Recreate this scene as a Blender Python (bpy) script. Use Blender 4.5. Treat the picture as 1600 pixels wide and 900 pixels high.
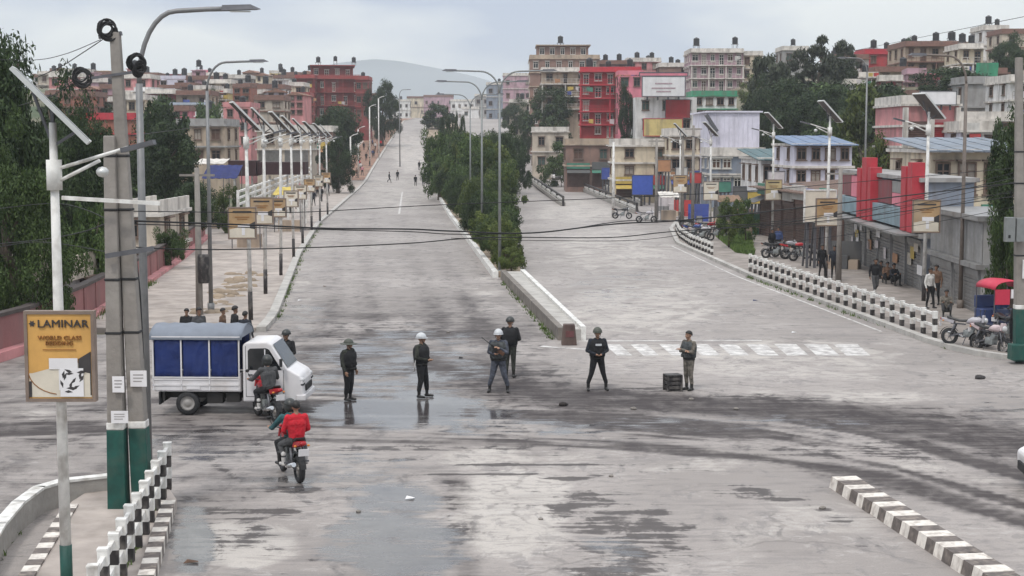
import bpy, bmesh, math, random
import numpy as np
from mathutils import Vector, Matrix, Euler, noise as mnoise
random.seed(7)
R = math.radians
for _o in list(bpy.data.objects): bpy.data.objects.remove(_o)
sc = bpy.context.scene
col = sc.collection
# ------------------------------------------------------------------ camera
CAM_H, FPX, PITCH = 7.1, 2400.0, math.atan(230 / 2400.0)
cd = bpy.data.cameras.new("camera"); cam = bpy.data.objects.new("camera", cd); col.objects.link(cam)
cam.location = (0, 0, CAM_H); cam.rotation_euler = (math.pi / 2 - PITCH, 0, 0)
cd.sensor_width = 36; cd.lens = FPX / 1600 * 36; cd.clip_start = 0.3; cd.clip_end = 20000
sc.camera = cam
# ------------------------------------------------------------------ light
SUN_EL, SUN_ROT = R(58), R(205)
w = bpy.data.worlds.new("World"); sc.world = w; w.use_nodes = True
nt = w.node_tree; nt.nodes.clear()
def nn(t, **k):
    n = nt.nodes.new(t)
    for a, b in k.items(): setattr(n, a, b)
    return n
out = nn('ShaderNodeOutputWorld'); bg = nn('ShaderNodeBackground'); bg.inputs[1].default_value = 0.1
sky = nn('ShaderNodeTexSky', sky_type='NISHITA', sun_disc=False, sun_elevation=SUN_EL, sun_rotation=SUN_ROT)
tc = nn('ShaderNodeTexCoord'); sep = nn('ShaderNodeSeparateXYZ'); nt.links.new(tc.outputs['Generated'], sep.inputs[0])
mx = nn('ShaderNodeMath', operation='MAXIMUM'); nt.links.new(sep.outputs[2], mx.inputs[0]); mx.inputs[1].default_value = 0
# overcast luminance: darker at the horizon, brighter overhead
lum = nn('ShaderNodeMath', operation='MULTIPLY_ADD'); nt.links.new(mx.outputs[0], lum.inputs[0])
lum.inputs[1].default_value = 9.5; lum.inputs[2].default_value = 6.3
mp = nn('ShaderNodeMapping'); nt.links.new(tc.outputs['Generated'], mp.inputs[0]); mp.inputs['Scale'].default_value = (4.5, 4.5, 13)
mp.inputs['Location'].default_value = (1.3, 0.4, 0.2)
ns = nn('ShaderNodeTexNoise'); ns.inputs['Scale'].default_value = 1.0; ns.inputs['Detail'].default_value = 4; ns.inputs['Roughness'].default_value = .45
nt.links.new(mp.outputs[0], ns.inputs['Vector'])
rp = nn('ShaderNodeValToRGB'); nt.links.new(ns.outputs[0], rp.inputs[0])
rp.color_ramp.elements[0].position = .43; rp.color_ramp.elements[0].color = (.68, .80, 1.04, 1)
rp.color_ramp.elements[1].position = .58; rp.color_ramp.elements[1].color = (1.4, 1.45, 1.43, 1)
# cloud base is bluish low over the hills and neutral to warm white overhead
tint = nn('ShaderNodeMix', data_type='RGBA', blend_type='MULTIPLY'); tint.inputs[0].default_value = 1.0; nt.links.new(rp.outputs[0], tint.inputs[6])
tr_ = nn('ShaderNodeValToRGB'); nt.links.new(mx.outputs[0], tr_.inputs[0])
tr_.color_ramp.elements[0].position = .05; tr_.color_ramp.elements[0].color = (1, 1, 1, 1); tr_.color_ramp.elements[1].position = .6; tr_.color_ramp.elements[1].color = (1.04, .995, .95, 1)
nt.links.new(tr_.outputs[0], tint.inputs[7])
sm = nn('ShaderNodeVectorMath', operation='SCALE'); nt.links.new(tint.outputs[2], sm.inputs[0]); nt.links.new(lum.outputs[0], sm.inputs['Scale'])
mixn = nn('ShaderNodeMix', data_type='RGBA'); mixn.inputs[0].default_value = .93
nt.links.new(sky.outputs[0], mixn.inputs[6]); nt.links.new(sm.outputs[0], mixn.inputs[7])
nt.links.new(mixn.outputs[2], bg.inputs[0]); nt.links.new(bg.outputs[0], out.inputs[0])
sd = bpy.data.lights.new("sun", 'SUN'); sd.energy = 1.5; sd.angle = R(10); sd.color = (1, .96, .9)
so = bpy.data.objects.new("sun", sd); col.objects.link(so)
# sky rotation is measured clockwise from +Y seen from above
_d = Vector((math.sin(SUN_ROT) * math.cos(SUN_EL), math.cos(SUN_ROT) * math.cos(SUN_EL), math.sin(SUN_EL)))
so.rotation_euler = _d.to_track_quat('Z', 'Y').to_euler(); so.location = (0, -20, 60)
sc.view_settings.view_transform = 'Standard'; sc.view_settings.look = 'None'
sc.view_settings.exposure = 0.0; sc.view_settings.gamma = 1.0
sc.render.engine = 'CYCLES'; sc.cycles.use_denoising = True
sc.cycles.max_bounces = 6; sc.cycles.volume_bounces = 1; sc.cycles.transparent_max_bounces = 8
# ------------------------------------------------------------------ photo pixel <-> place
_c, _s = math.cos(PITCH), math.sin(PITCH)
def ray(px, py):
    u = (px - 800) / FPX; v = (450 - py) / FPX
    return Vector((u, _c + v * _s, -_s + v * _c))
def gp(px, py, z=0.0):
    d = ray(px, py); t = (z - CAM_H) / d.z
    return Vector((d.x * t, d.y * t, z))
def pt(px, py, Y):
    d = ray(px, py); t = Y / d.y
    return Vector((d.x * t, Y, CAM_H + d.z * t))
def proj(X, Y, Z):
    dz = Z - CAM_H
    f = Y * _c - dz * _s; up = Y * _s + dz * _c
    return 800 + FPX * X / f, 450 - FPX * up / f
# ------------------------------------------------------------------ terrain
def sst(x, a, b):
    t = np.clip((np.asarray(x, float) - a) / (b - a), 0, 1); return t * t * (3 - 2 * t)
PY = [0, 225, 260, 295, 370, 460, 600, 750, 1000, 6000]
PZ = [0, 0, .5, 1.8, 6.3, 12.9, 15.8, 17, 16, 8]
def prof(Y): return np.interp(Y, PY, PZ)
def xc(Y): return np.interp(Y, [0, 54, 213, 300, 370, 460, 600, 1000, 6000], [5.3, 1.5, -9, -15, -21, -26, -30, -45, -45])
def terr(X, Y):
    X = np.asarray(X, float); Y = np.asarray(Y, float)
    dx = X - xc(Y); near = sst(Y, 370, 560)
    hr = 17 * sst(Y, 95, 270) * sst(dx, 22, 75) * (1 - near)
    hl = 13 * sst(Y, 150, 360) * sst(-dx, 22, 85) * (1 - near)
    return prof(Y) + hr + hl
def tz(X, Y): return float(terr(X, Y))
# ------------------------------------------------------------------ object helpers
def tag(o, label=None, cat=None, group=None, kind=None):
    if label: o['label'] = label
    if cat: o['category'] = cat
    if group: o['group'] = group
    if kind: o['kind'] = kind
    return o
def empty(name, loc=(0, 0, 0), rz=0, label=None, cat=None, group=None):
    o = bpy.data.objects.new(name, None); col.objects.link(o); o.empty_display_size = .3
    o.location = loc; o.rotation_euler = (0, 0, rz)
    return tag(o, label, cat, group)
KIDS = {}
def link(name, me, parent=None, loc=None, rz=None):
    o = bpy.data.objects.new(name, me); col.objects.link(o)
    if parent is not None:
        o.parent = parent; KIDS.setdefault(parent.name, []).append(o)
    if loc is not None: o.location = loc
    if rz is not None: o.rotation_euler = (0, 0, rz)
    return o
def copy_tree(o, parent=None):
    c = o.copy(); col.objects.link(c)
    if parent is not None: c.parent = parent; KIDS.setdefault(parent.name, []).append(c)
    for ch in list(KIDS.get(o.name, [])): copy_tree(ch, c)
    return c
class MB:
    def __init__(s): s.v = []; s.f = []; s.m = []; s.sm = []
    def add(s, vs, fs, mi=0, smooth=False):
        b = len(s.v); s.v += [tuple(p) for p in vs]
        for f in fs: s.f.append(tuple(i + b for i in f)); s.m.append(mi); s.sm.append(smooth)
    def box(s, c, d, mi=0, rz=0, M=None):
        hx, hy, hz = d[0] / 2, d[1] / 2, d[2] / 2
        vs = [Vector((x, y, z)) for x in (-hx, hx) for y in (-hy, hy) for z in (-hz, hz)]
        if M is not None: vs = [M @ p for p in vs]
        if rz:
            q = Matrix.Rotation(rz, 3, 'Z'); vs = [q @ p for p in vs]
        c = Vector(c); vs = [p + c for p in vs]
        s.add(vs, [(0, 1, 3, 2), (4, 6, 7, 5), (0, 4, 5, 1), (2, 3, 7, 6), (0, 2, 6, 4), (1, 5, 7, 3)], mi)
    def bx(s, x0, x1, y0, y1, z0, z1, mi=0):
        s.box(((x0 + x1) / 2, (y0 + y1) / 2, (z0 + z1) / 2), (x1 - x0, y1 - y0, z1 - z0), mi)
    def bar(s, a, b, wx, wy=None, mi=0, up=(0, 0, 1)):
        a = Vector(a); b = Vector(b); d = b - a; L = d.length
        if L < 1e-6: return
        z = d / L; u = Vector(up)
        if abs(z.dot(u)) > .98: u = Vector((0, 1, 0))
        x = u.cross(z).normalized(); y = z.cross(x)
        M = Matrix((x, y, z)).transposed()
        s.box((a + b) / 2, (wx, wy or wx, L), mi, M=M)
    def tube(s, pts, rad, n=8, mi=0, cap=True, smooth=True):
        pts = [Vector(p) for p in pts]
        rs = rad if isinstance(rad, (list, tuple)) else [rad] * len(pts)
        vs = []; prev = None
        for i, p in enumerate(pts):
            t = (pts[min(i + 1, len(pts) - 1)] - pts[max(i - 1, 0)]).normalized()
            if prev is None:
                a = Vector((0, 0, 1)) if abs(t.z) < .9 else Vector((1, 0, 0))
                x = a.cross(t).normalized()
            else:
                x = (prev - t * prev.dot(t)).normalized()
            prev = x; y = t.cross(x)
            for k in range(n):
                an = 2 * math.pi * k / n
                vs.append(p + (x * math.cos(an) + y * math.sin(an)) * rs[i])
        fs = [(i * n + k, i * n + (k + 1) % n, (i + 1) * n + (k + 1) % n, (i + 1) * n + k) for i in range(len(pts) - 1) for k in range(n)]
        s.add(vs, fs, mi, smooth)
        if cap:
            b = len(s.v) - len(vs)
            s.f.append(tuple(b + k for k in reversed(range(n)))); s.m.append(mi); s.sm.append(False)
            e = b + (len(pts) - 1) * n
            s.f.append(tuple(e + k for k in range(n))); s.m.append(mi); s.sm.append(False)
    def lathe(s, prof_, n=12, c=(0, 0, 0), axis='Z', mi=0, smooth=True):
        vs = []
        for r, h in prof_:
            for k in range(n):
                a = 2 * math.pi * k / n; x, y = r * math.cos(a), r * math.sin(a)
                p = (x, y, h) if axis == 'Z' else ((h, x, y) if axis == 'X' else (x, h, y))
                vs.append((p[0] + c[0], p[1] + c[1], p[2] + c[2]))
        m = len(prof_)
        s.add(vs, [(i * n + k, i * n + (k + 1) % n, (i + 1) * n + (k + 1) % n, (i + 1) * n + k) for i in range(m - 1) for k in range(n)], mi, smooth)
    def ell(s, c, r, n=10, m=6, mi=0, M=None):
        vs = []
        for i in range(m + 1):
            a = -math.pi / 2 + math.pi * i / m
            for k in range(n):
                b = 2 * math.pi * k / n
                p = Vector((r[0] * math.cos(a) * math.cos(b), r[1] * math.cos(a) * math.sin(b), r[2] * math.sin(a)))
                if M is not None: p = M @ p
                vs.append(p + Vector(c))
        s.add(vs, [(i * n + k, i * n + (k + 1) % n, (i + 1) * n + (k + 1) % n, (i + 1) * n + k) for i in range(m) for k in range(n)], mi, True)
    def prism(s, poly, z0, z1, mi=0):
        n = len(poly); vs = [(p[0], p[1], z0) for p in poly] + [(p[0], p[1], z1) for p in poly]
        s.add(vs, [tuple(reversed(range(n))), tuple(range(n, 2 * n))] + [(i, (i + 1) % n, n + (i + 1) % n, n + i) for i in range(n)], mi)
    def prismY(s, poly, y0, y1, mi=0):      # poly in (x,z)
        n = len(poly); vs = [(p[0], y0, p[1]) for p in poly] + [(p[0], y1, p[1]) for p in poly]
        s.add(vs, [tuple(range(n)), tuple(reversed(range(n, 2 * n)))] + [((i + 1) % n, i, n + i, n + (i + 1) % n) for i in range(n)], mi)
    def mesh(s, name, mats):
        me = bpy.data.meshes.new(name); me.from_pydata(s.v, [], s.f)
        for m in (mats if isinstance(mats, (list, tuple)) else [mats]): me.materials.append(m)
        me.polygons.foreach_set('material_index', s.m); me.polygons.foreach_set('use_smooth', s.sm); me.update()
        return me
    def build(s, name, mats, parent=None, loc=None, rz=None):
        return link(name, s.mesh(name, mats), parent, loc, rz)
def bevel(o, wd=.02, seg=2):
    m = o.modifiers.new('b', 'BEVEL'); m.width = wd; m.segments = seg; m.limit_method = 'ANGLE'; return o
# ------------------------------------------------------------------ materials
def newmat(name):
    m = bpy.data.materials.new(name); m.use_nodes = True
    return m, m.node_tree, m.node_tree.nodes['Principled BSDF']
MATS = {}
def mat(name, c, rough=.7, var=.18, scale=3.0, metal=0.0, bump=0.0, dirt=0.0, dirtc=(.12, .1, .08), spec=.5, bscale=None, rnd=0.0, dscale=1.3):
    if name in MATS: return MATS[name]
    m, t, b = newmat(name)
    L = t.links.new
    co = t.nodes.new('ShaderNodeTexCoord')
    oin = t.nodes.new('ShaderNodeObjectInfo'); ofs = t.nodes.new('ShaderNodeVectorMath'); ofs.operation = 'MULTIPLY_ADD'   # every object its own patch of the pattern
    L(oin.outputs['Random'], ofs.inputs[0]); ofs.inputs[1].default_value = (41, 67, 53); L(co.outputs['Object'], ofs.inputs[2]); VEC = ofs.outputs[0]
    n = t.nodes.new('ShaderNodeTexNoise'); n.inputs['Scale'].default_value = scale; n.inputs['Detail'].default_value = 6
    n.inputs['Roughness'].default_value = .62
    L(VEC, n.inputs['Vector'])
    r = t.nodes.new('ShaderNodeValToRGB'); L(n.outputs[0], r.inputs[0])
    r.color_ramp.elements[0].position = .3; r.color_ramp.elements[1].position = .7
    r.color_ramp.elements[0].color = tuple(max(0, x * (1 - var)) for x in c) + (1,)
    r.color_ramp.elements[1].color = tuple(min(1, x * (1 + var)) for x in c) + (1,)
    last = r.outputs[0]
    if dirt > 0:
        mp_ = t.nodes.new('ShaderNodeMapping'); mp_.inputs['Scale'].default_value = (1.1, 1.1, .18 if dscale < 3 else .8); L(VEC, mp_.inputs[0])
        n2 = t.nodes.new('ShaderNodeTexNoise'); n2.inputs['Scale'].default_value = dscale; n2.inputs['Detail'].default_value = 7; L(mp_.outputs[0], n2.inputs['Vector'])
        r2 = t.nodes.new('ShaderNodeValToRGB'); L(n2.outputs[0], r2.inputs[0])
        r2.color_ramp.elements[0].position = .48; r2.color_ramp.elements[1].position = .72
        r2.color_ramp.elements[0].color = (0, 0, 0, 1); r2.color_ramp.elements[1].color = (dirt, dirt, dirt, 1)
        mxn = t.nodes.new('ShaderNodeMix'); mxn.data_type = 'RGBA'; L(r2.outputs[0], mxn.inputs[0]); L(last, mxn.inputs[6]); mxn.inputs[7].default_value = dirtc + (1,)
        last = mxn.outputs[2]
    if rnd > 0:
        oi = t.nodes.new('ShaderNodeObjectInfo'); hs = t.nodes.new('ShaderNodeHueSaturation')
        mm = t.nodes.new('ShaderNodeMapRange'); L(oi.outputs['Random'], mm.inputs[0]); mm.inputs[3].default_value = 1 - rnd; mm.inputs[4].default_value = 1 + rnd
        L(mm.outputs[0], hs.inputs['Value']); L(last, hs.inputs['Color']); last = hs.outputs[0]
    L(last, b.inputs['Base Color'])
    b.inputs['Roughness'].default_value = rough; b.inputs['Metallic'].default_value = metal; b.inputs['Specular IOR Level'].default_value = spec
    if bump > 0:
        bn = t.nodes.new('ShaderNodeTexNoise'); bn.inputs['Scale'].default_value = bscale or scale * 4; bn.inputs['Detail'].default_value = 4; L(co.outputs['Object'], bn.inputs['Vector'])
        bp = t.nodes.new('ShaderNodeBump'); bp.inputs['Strength'].default_value = bump; bp.inputs['Distance'].default_value = .05
        L(bn.outputs[0], bp.inputs['Height']); L(bp.outputs[0], b.inputs['Normal'])
    MATS[name] = m
    return m
def leafmat(name, a, c, sc_=.6, rnd=.25):
    if name in MATS: return MATS[name]
    m, t, b = newmat(name); L = t.links.new
    g = t.nodes.new('ShaderNodeNewGeometry')
    co = t.nodes.new('ShaderNodeTexCoord')
    n = t.nodes.new('ShaderNodeTexNoise'); n.inputs['Scale'].default_value = sc_; n.inputs['Detail'].default_value = 3; L(co.outputs['Object'], n.inputs['Vector'])
    ad = t.nodes.new('ShaderNodeMath'); ad.operation = 'MULTIPLY_ADD'; L(g.outputs['Random Per Island'], ad.inputs[0]); ad.inputs[1].default_value = .5
    L(n.outputs[0], ad.inputs[2])
    r = t.nodes.new('ShaderNodeValToRGB'); L(ad.outputs[0], r.inputs[0])
    r.color_ramp.elements[0].position = .4; r.color_ramp.elements[1].position = 1.05
    r.color_ramp.elements[0].color = a + (1,); r.color_ramp.elements[1].color = c + (1,)
    oi = t.nodes.new('ShaderNodeObjectInfo'); hs = t.nodes.new('ShaderNodeHueSaturation')
    mm = t.nodes.new('ShaderNodeMapRange'); L(oi.outputs['Random'], mm.inputs[0]); mm.inputs[3].default_value = 1 - rnd; mm.inputs[4].default_value = 1 + rnd
    L(mm.outputs[0], hs.inputs['Value']); L(r.outputs[0], hs.inputs['Color']); L(hs.outputs[0], b.inputs['Base Color'])
    b.inputs['Roughness'].default_value = .6; b.inputs['Specular IOR Level'].default_value = .25
    tr = t.nodes.new('ShaderNodeBsdfTranslucent'); L(hs.outputs[0], tr.inputs[0])
    ms = t.nodes.new('ShaderNodeMixShader'); ms.inputs[0].default_value = .16
    o = t.nodes['Material Output']; L(b.outputs[0], ms.inputs[1]); L(tr.outputs[0], ms.inputs[2]); L(ms.outputs[0], o.inputs[0])
    MATS[name] = m; return m
conc = mat('concrete', (.33, .31, .285), .85, .2, 2.5, bump=.3, dirt=.35)
paving_d = mat('paving_dusty', (.27, .235, .21), .9, .3, .8, bump=.25, dirt=.5)
conc_pole = mat('pole_concrete', (.25, .228, .205), .85, .16, 3, bump=.25, dirt=.35)
paving = mat('paving', (.37, .32, .285), .85, .28, .7, bump=.25, dirt=.45)
white_p = mat('white_paint', (.7, .685, .65), .6, .16, 5, dirt=.75, dirtc=(.27, .235, .2), dscale=3.5)
black_p = mat('black_paint', (.024, .02, .02), .6, .4, 5, dscale=5, dirt=.6, dirtc=(.2, .18, .16))
green_p = mat('green_paint', (.004, .06, .046), .6, .3, 4, dscale=4, dirt=.5, dirtc=(.05, .08, .06))
steel = mat('galvanised_steel', (.22, .23, .225), .5, .12, 4, metal=.35)
dsteel = mat('dark_steel', (.12, .12, .13), .5, .2, 5, metal=.4)
blackr = mat('black_rubber', (.018, .018, .019), .75, .3, 6)
glass = mat('window_glass', (.01, .011, .013), .25, .5, .6, spec=.35)
# ================================================================== SETTING
def vnoise(x, y, seed=0):
    xi = np.floor(x).astype(np.int64); yi = np.floor(y).astype(np.int64); fx = x - xi; fy = y - yi
    fx = fx * fx * (3 - 2 * fx); fy = fy * fy * (3 - 2 * fy)
    def h(a, b):
        n = (a * 374761393 + b * 668265263 + seed * 1442695041) & 0xffffffff
        n = ((n ^ (n >> 13)) * 1274126177) & 0xffffffff
        return ((n ^ (n >> 16)) & 0xffff) / 65535.0
    return (h(xi, yi) * (1 - fx) + h(xi + 1, yi) * fx) * (1 - fy) + (h(xi, yi + 1) * (1 - fx) + h(xi + 1, yi + 1) * fx) * fy
def fbm(x, y, seed=0, o=4):
    a = 0; amp = .5
    for i in range(o): a = a + amp * vnoise(x * 2 ** i, y * 2 ** i, seed + i); amp *= .5
    return a / (1 - .5 ** o)
def grid(name, xs, ys, zf, m, kind='structure', smooth=True, xoff=None):
    ys = np.asarray(ys, float); XX, YY = np.meshgrid(np.asarray(xs, float), ys)
    if xoff is not None: XX = XX + xoff(YY)
    ZZ = zf(XX, YY)
    nx, ny = len(xs), len(ys)
    co = np.stack([XX, YY, ZZ], -1).reshape(-1, 3)
    i = np.arange(nx * ny).reshape(ny, nx)
    f = np.stack([i[:-1, :-1], i[:-1, 1:], i[1:, 1:], i[1:, :-1]], -1).reshape(-1, 4)
    me = bpy.data.meshes.new(name); me.vertices.add(len(co)); me.vertices.foreach_set('co', co.ravel().astype('f4'))
    me.loops.add(f.size); me.loops.foreach_set('vertex_index', f.ravel().astype('i4'))
    me.polygons.add(len(f)); me.polygons.foreach_set('loop_start', np.arange(0, f.size, 4).astype('i4'))
    me.polygons.foreach_set('use_smooth', np.full(len(f), smooth)); me.update(calc_edges=True)
    me.materials.append(m); o = link(name, me); tag(o, kind=kind)
    return o, co
earth, t_, b_ = newmat('earth')
_n = t_.nodes.new('ShaderNodeTexNoise'); _n.inputs['Scale'].default_value = .07; _n.inputs['Detail'].default_value = 8
_c2 = t_.nodes.new('ShaderNodeTexCoord'); t_.links.new(_c2.outputs['Object'], _n.inputs['Vector'])
_r = t_.nodes.new('ShaderNodeValToRGB'); t_.links.new(_n.outputs[0], _r.inputs[0])
for p_, c_ in ((.35, (.05, .075, .03, 1)), (.5, (.13, .12, .075, 1)), (.65, (.22, .18, .135, 1))):
    e_ = _r.color_ramp.elements.new(p_); e_.color = c_
_r.color_ramp.elements.remove(_r.color_ramp.elements[0]); _r.color_ramp.elements.remove(_r.color_ramp.elements[-1])
t_.links.new(_r.outputs[0], b_.inputs['Base Color']); b_.inputs['Roughness'].default_value = .95
xs = np.concatenate([-np.geomspace(5000, 130, 26), np.linspace(-120, 160, 71), np.geomspace(170, 5000, 26)])
ys = np.concatenate([[-30, 0], np.linspace(20, 640, 125), np.geomspace(660, 6000, 40)])
grid('ground', xs, ys, lambda X, Y: terr(X, Y) - .06, earth)
# ---- road edges (X of left kerb, right kerb by Y)
LK = ([40, 57, 61, 95, 131, 221, 295, 370, 460, 600, 1000], [-9, -9.2, -9.4, -13.1, -16.4, -22.1, -26.5, -29.5, -32, -36, -52])
RK = ([40, 49, 54, 65, 80, 106, 123, 136, 152, 180, 262, 300, 370, 460, 600, 1000], [16, 15.2, 14.6, 13.7, 12.4, 11.3, 12.6, 14.5, 15.5, 14.9, 11.5, 8.5, 2, -6, -14, -38])
lk = lambda Y: np.interp(Y, *LK)
rk = lambda Y: np.interp(Y, *RK)
ML = ([53.6, 79, 110, 142, 213, 300, 370, 460, 600], [1.55, -.66, -3.0, -5.5, -10.4, -16.2, -20.5, -25, -29])
MR = ([53.6, 79, 110, 155, 213, 262, 300, 370, 460, 600], [2.35, .55, -.5, -.9, -.4, .2, -1.5, -9, -17.5, -26])
ml = lambda Y: np.interp(Y, *ML)
mr = lambda Y: np.interp(Y, *MR)
# ---- road material: asphalt whose stains (wet, burnt, dusty) come from a mask attribute broken up by noise
def roadmat():
    m, t, b = newmat('worn_asphalt'); L = t.links.new; N = t.nodes.new
    at = N('ShaderNodeAttribute'); at.attribute_name = 'stain'; sp = N('ShaderNodeSeparateColor'); L(at.outputs['Color'], sp.inputs[0])
    co = N('ShaderNodeTexCoord')
    def noi(scale, det=6, rough=.6, st=(1, 1, 1), dist=0.0):
        mp = N('ShaderNodeMapping'); mp.inputs['Scale'].default_value = st; L(co.outputs['Object'], mp.inputs[0])
        n = N('ShaderNodeTexNoise'); n.inputs['Scale'].default_value = scale; n.inputs['Detail'].default_value = det; n.inputs['Roughness'].default_value = rough
        n.inputs['Distortion'].default_value = dist
        L(mp.outputs[0], n.inputs['Vector']); return n.outputs[0]
    def mth(op, a, bb, cc=None):
        n = N('ShaderNodeMath'); n.operation = op
        for i, x in enumerate((a, bb, cc)):
            if x is None: continue
            if isinstance(x, (int, float)): n.inputs[i].default_value = x
            else: L(x, n.inputs[i])
        return n.outputs[0]
    def step(x, a, bb):
        n = N('ShaderNodeMapRange'); n.interpolation_type = 'SMOOTHSTEP'; L(x, n.inputs[0]); n.inputs[1].default_value = a; n.inputs[2].default_value = bb; return n.outputs[0]
    def mix(f, a, bb):
        n = N('ShaderNodeMix'); n.data_type = 'RGBA'
        if isinstance(f, float): n.inputs[0].default_value = f
        else: L(f, n.inputs[0])
        for i, x in ((6, a), (7, bb)):
            if isinstance(x, tuple): n.inputs[i].default_value = x + (1,)
            else: L(x, n.inputs[i])
        return n.outputs[2]
    n1 = noi(.55, 8, .66, (1, .8, 1), .6); n2 = noi(1.6, 7, .7, (1, .6, 1), .4); n3 = noi(.12, 4); n4 = noi(30, 3); n5 = noi(.8, 6, .65, (.25, 1.6, 1), .3); n6 = noi(2.2, 6, .68, (.22, 1.5, 1), .4); n7 = noi(.33, 5, .6, (1, 1, 1), .8)
    wet = step(mth('MULTIPLY_ADD', mth('SUBTRACT', n1, .5), 1.5, mth('MULTIPLY_ADD', mth('SUBTRACT', n6, .5), 1.3, sp.outputs[0])), .36, .68)
    dark = step(mth('MULTIPLY_ADD', mth('SUBTRACT', n2, .5), 2.0, mth('MULTIPLY_ADD', mth('SUBTRACT', n6, .5), 2.6, sp.outputs[1])), .4, .66)
    pale = step(mth('MULTIPLY_ADD', mth('SUBTRACT', n1, .5), 1.5, sp.outputs[2]), .35, .68)
    base = mix(step(n3, .35, .65), (.25, .222, .204), (.342, .306, .283))
    base = mix(mth('MULTIPLY', pale, .8), base, (.47, .43, .39))
    # random broken patches everywhere
    pat = mth('MULTIPLY', mth('MULTIPLY', step(n2, .53, .6), step(n7, .4, .55)), .55)
    base = mix(pat, base, (.17, .155, .15))
    base = mix(mth('MULTIPLY', mth('MULTIPLY', step(n5, .54, .64), step(n3, .6, .42)), .4), base, (.16, .145, .14))
    base = mix(mth('MULTIPLY', mth('MULTIPLY', step(n6, .52, .62), step(n7, .56, .42)), .42), base, (.14, .125, .12))
    n8 = noi(3.4, 7, .72, (.6, 1, 1), .9)
    base = mix(mth('MULTIPLY', mth('MULTIPLY', step(n8, .5, .6), step(n3, .38, .55)), .5), base, (.17, .155, .148))
    base = mix(mth('MULTIPLY', mth('MULTIPLY', step(n8, .46, .38), step(n7, .45, .6)), .4), base, (.47, .44, .415))
    base = mix(mth('MULTIPLY', dark, .86), base, (.045, .036, .034))
    base = mix(mth('MULTIPLY', wet, .8), base, (.075, .073, .075))
    soot = step(mth('MULTIPLY_ADD', mth('SUBTRACT', n2, .5), 1.1, mth('MULTIPLY_ADD', mth('SUBTRACT', n6, .5), 1.1, at.outputs['Alpha'])), .08, 1.12)
    base = mix(mth('MULTIPLY', soot, .93), base, (.05, .042, .042))
    vo = N('ShaderNodeTexVoronoi'); vo.feature = 'DISTANCE_TO_EDGE'; vo.inputs['Scale'].default_value = .22
    wp = N('ShaderNodeMix'); wp.data_type = 'VECTOR'; wp.inputs[0].default_value = .12; L(co.outputs['Object'], wp.inputs[4])
    nw = N('ShaderNodeTexNoise'); nw.inputs['Scale'].default_value = .6; nw.inputs['Detail'].default_value = 5; L(co.outputs['Object'], nw.inputs['Vector'])
    sc_n = N('ShaderNodeVectorMath'); sc_n.operation = 'SCALE'; sc_n.inputs['Scale'].default_value = 14; L(nw.outputs['Color'], sc_n.inputs[0]); L(sc_n.outputs[0], wp.inputs[5]); L(wp.outputs[1], vo.inputs['Vector'])
    crack = mth('MULTIPLY', step(vo.outputs['Distance'], .012, .004), step(n7, .44, .58))
    base = mix(mth('MULTIPLY', crack, .3), base, (.07, .06, .056))
    gr = N('ShaderNodeMix'); gr.data_type = 'RGBA'; gr.blend_type = 'MULTIPLY'; gr.inputs[0].default_value = .5; L(base, gr.inputs[6])
    rr = N('ShaderNodeMapRange'); L(n4, rr.inputs[0]); rr.inputs[3].default_value = .45; rr.inputs[4].default_value = 1.55
    L(rr.outputs[0], gr.inputs[7])
    L(gr.outputs[2], b.inputs['Base Color'])
    ro = N('ShaderNodeMapRange'); L(wet, ro.inputs[0]); ro.inputs[3].default_value = .7; ro.inputs[4].default_value = .13
    L(ro.outputs[0], b.inputs['Roughness']); L(mth('MULTIPLY_ADD', mth('MULTIPLY', soot, mth('SUBTRACT', 1.0, wet)), -.38, .5), b.inputs['Specular IOR Level'])
    bp = N('ShaderNodeBump'); bp.inputs['Distance'].default_value = .02
    L(mth('MULTIPLY', mth('SUBTRACT', 1.0, wet), .35), bp.inputs['Strength'])
    L(mth('MULTIPLY_ADD', n4, .4, n2), bp.inputs['Height']); L(bp.outputs[0], b.inputs['Normal'])
    return m
road_m = roadmat()
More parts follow.
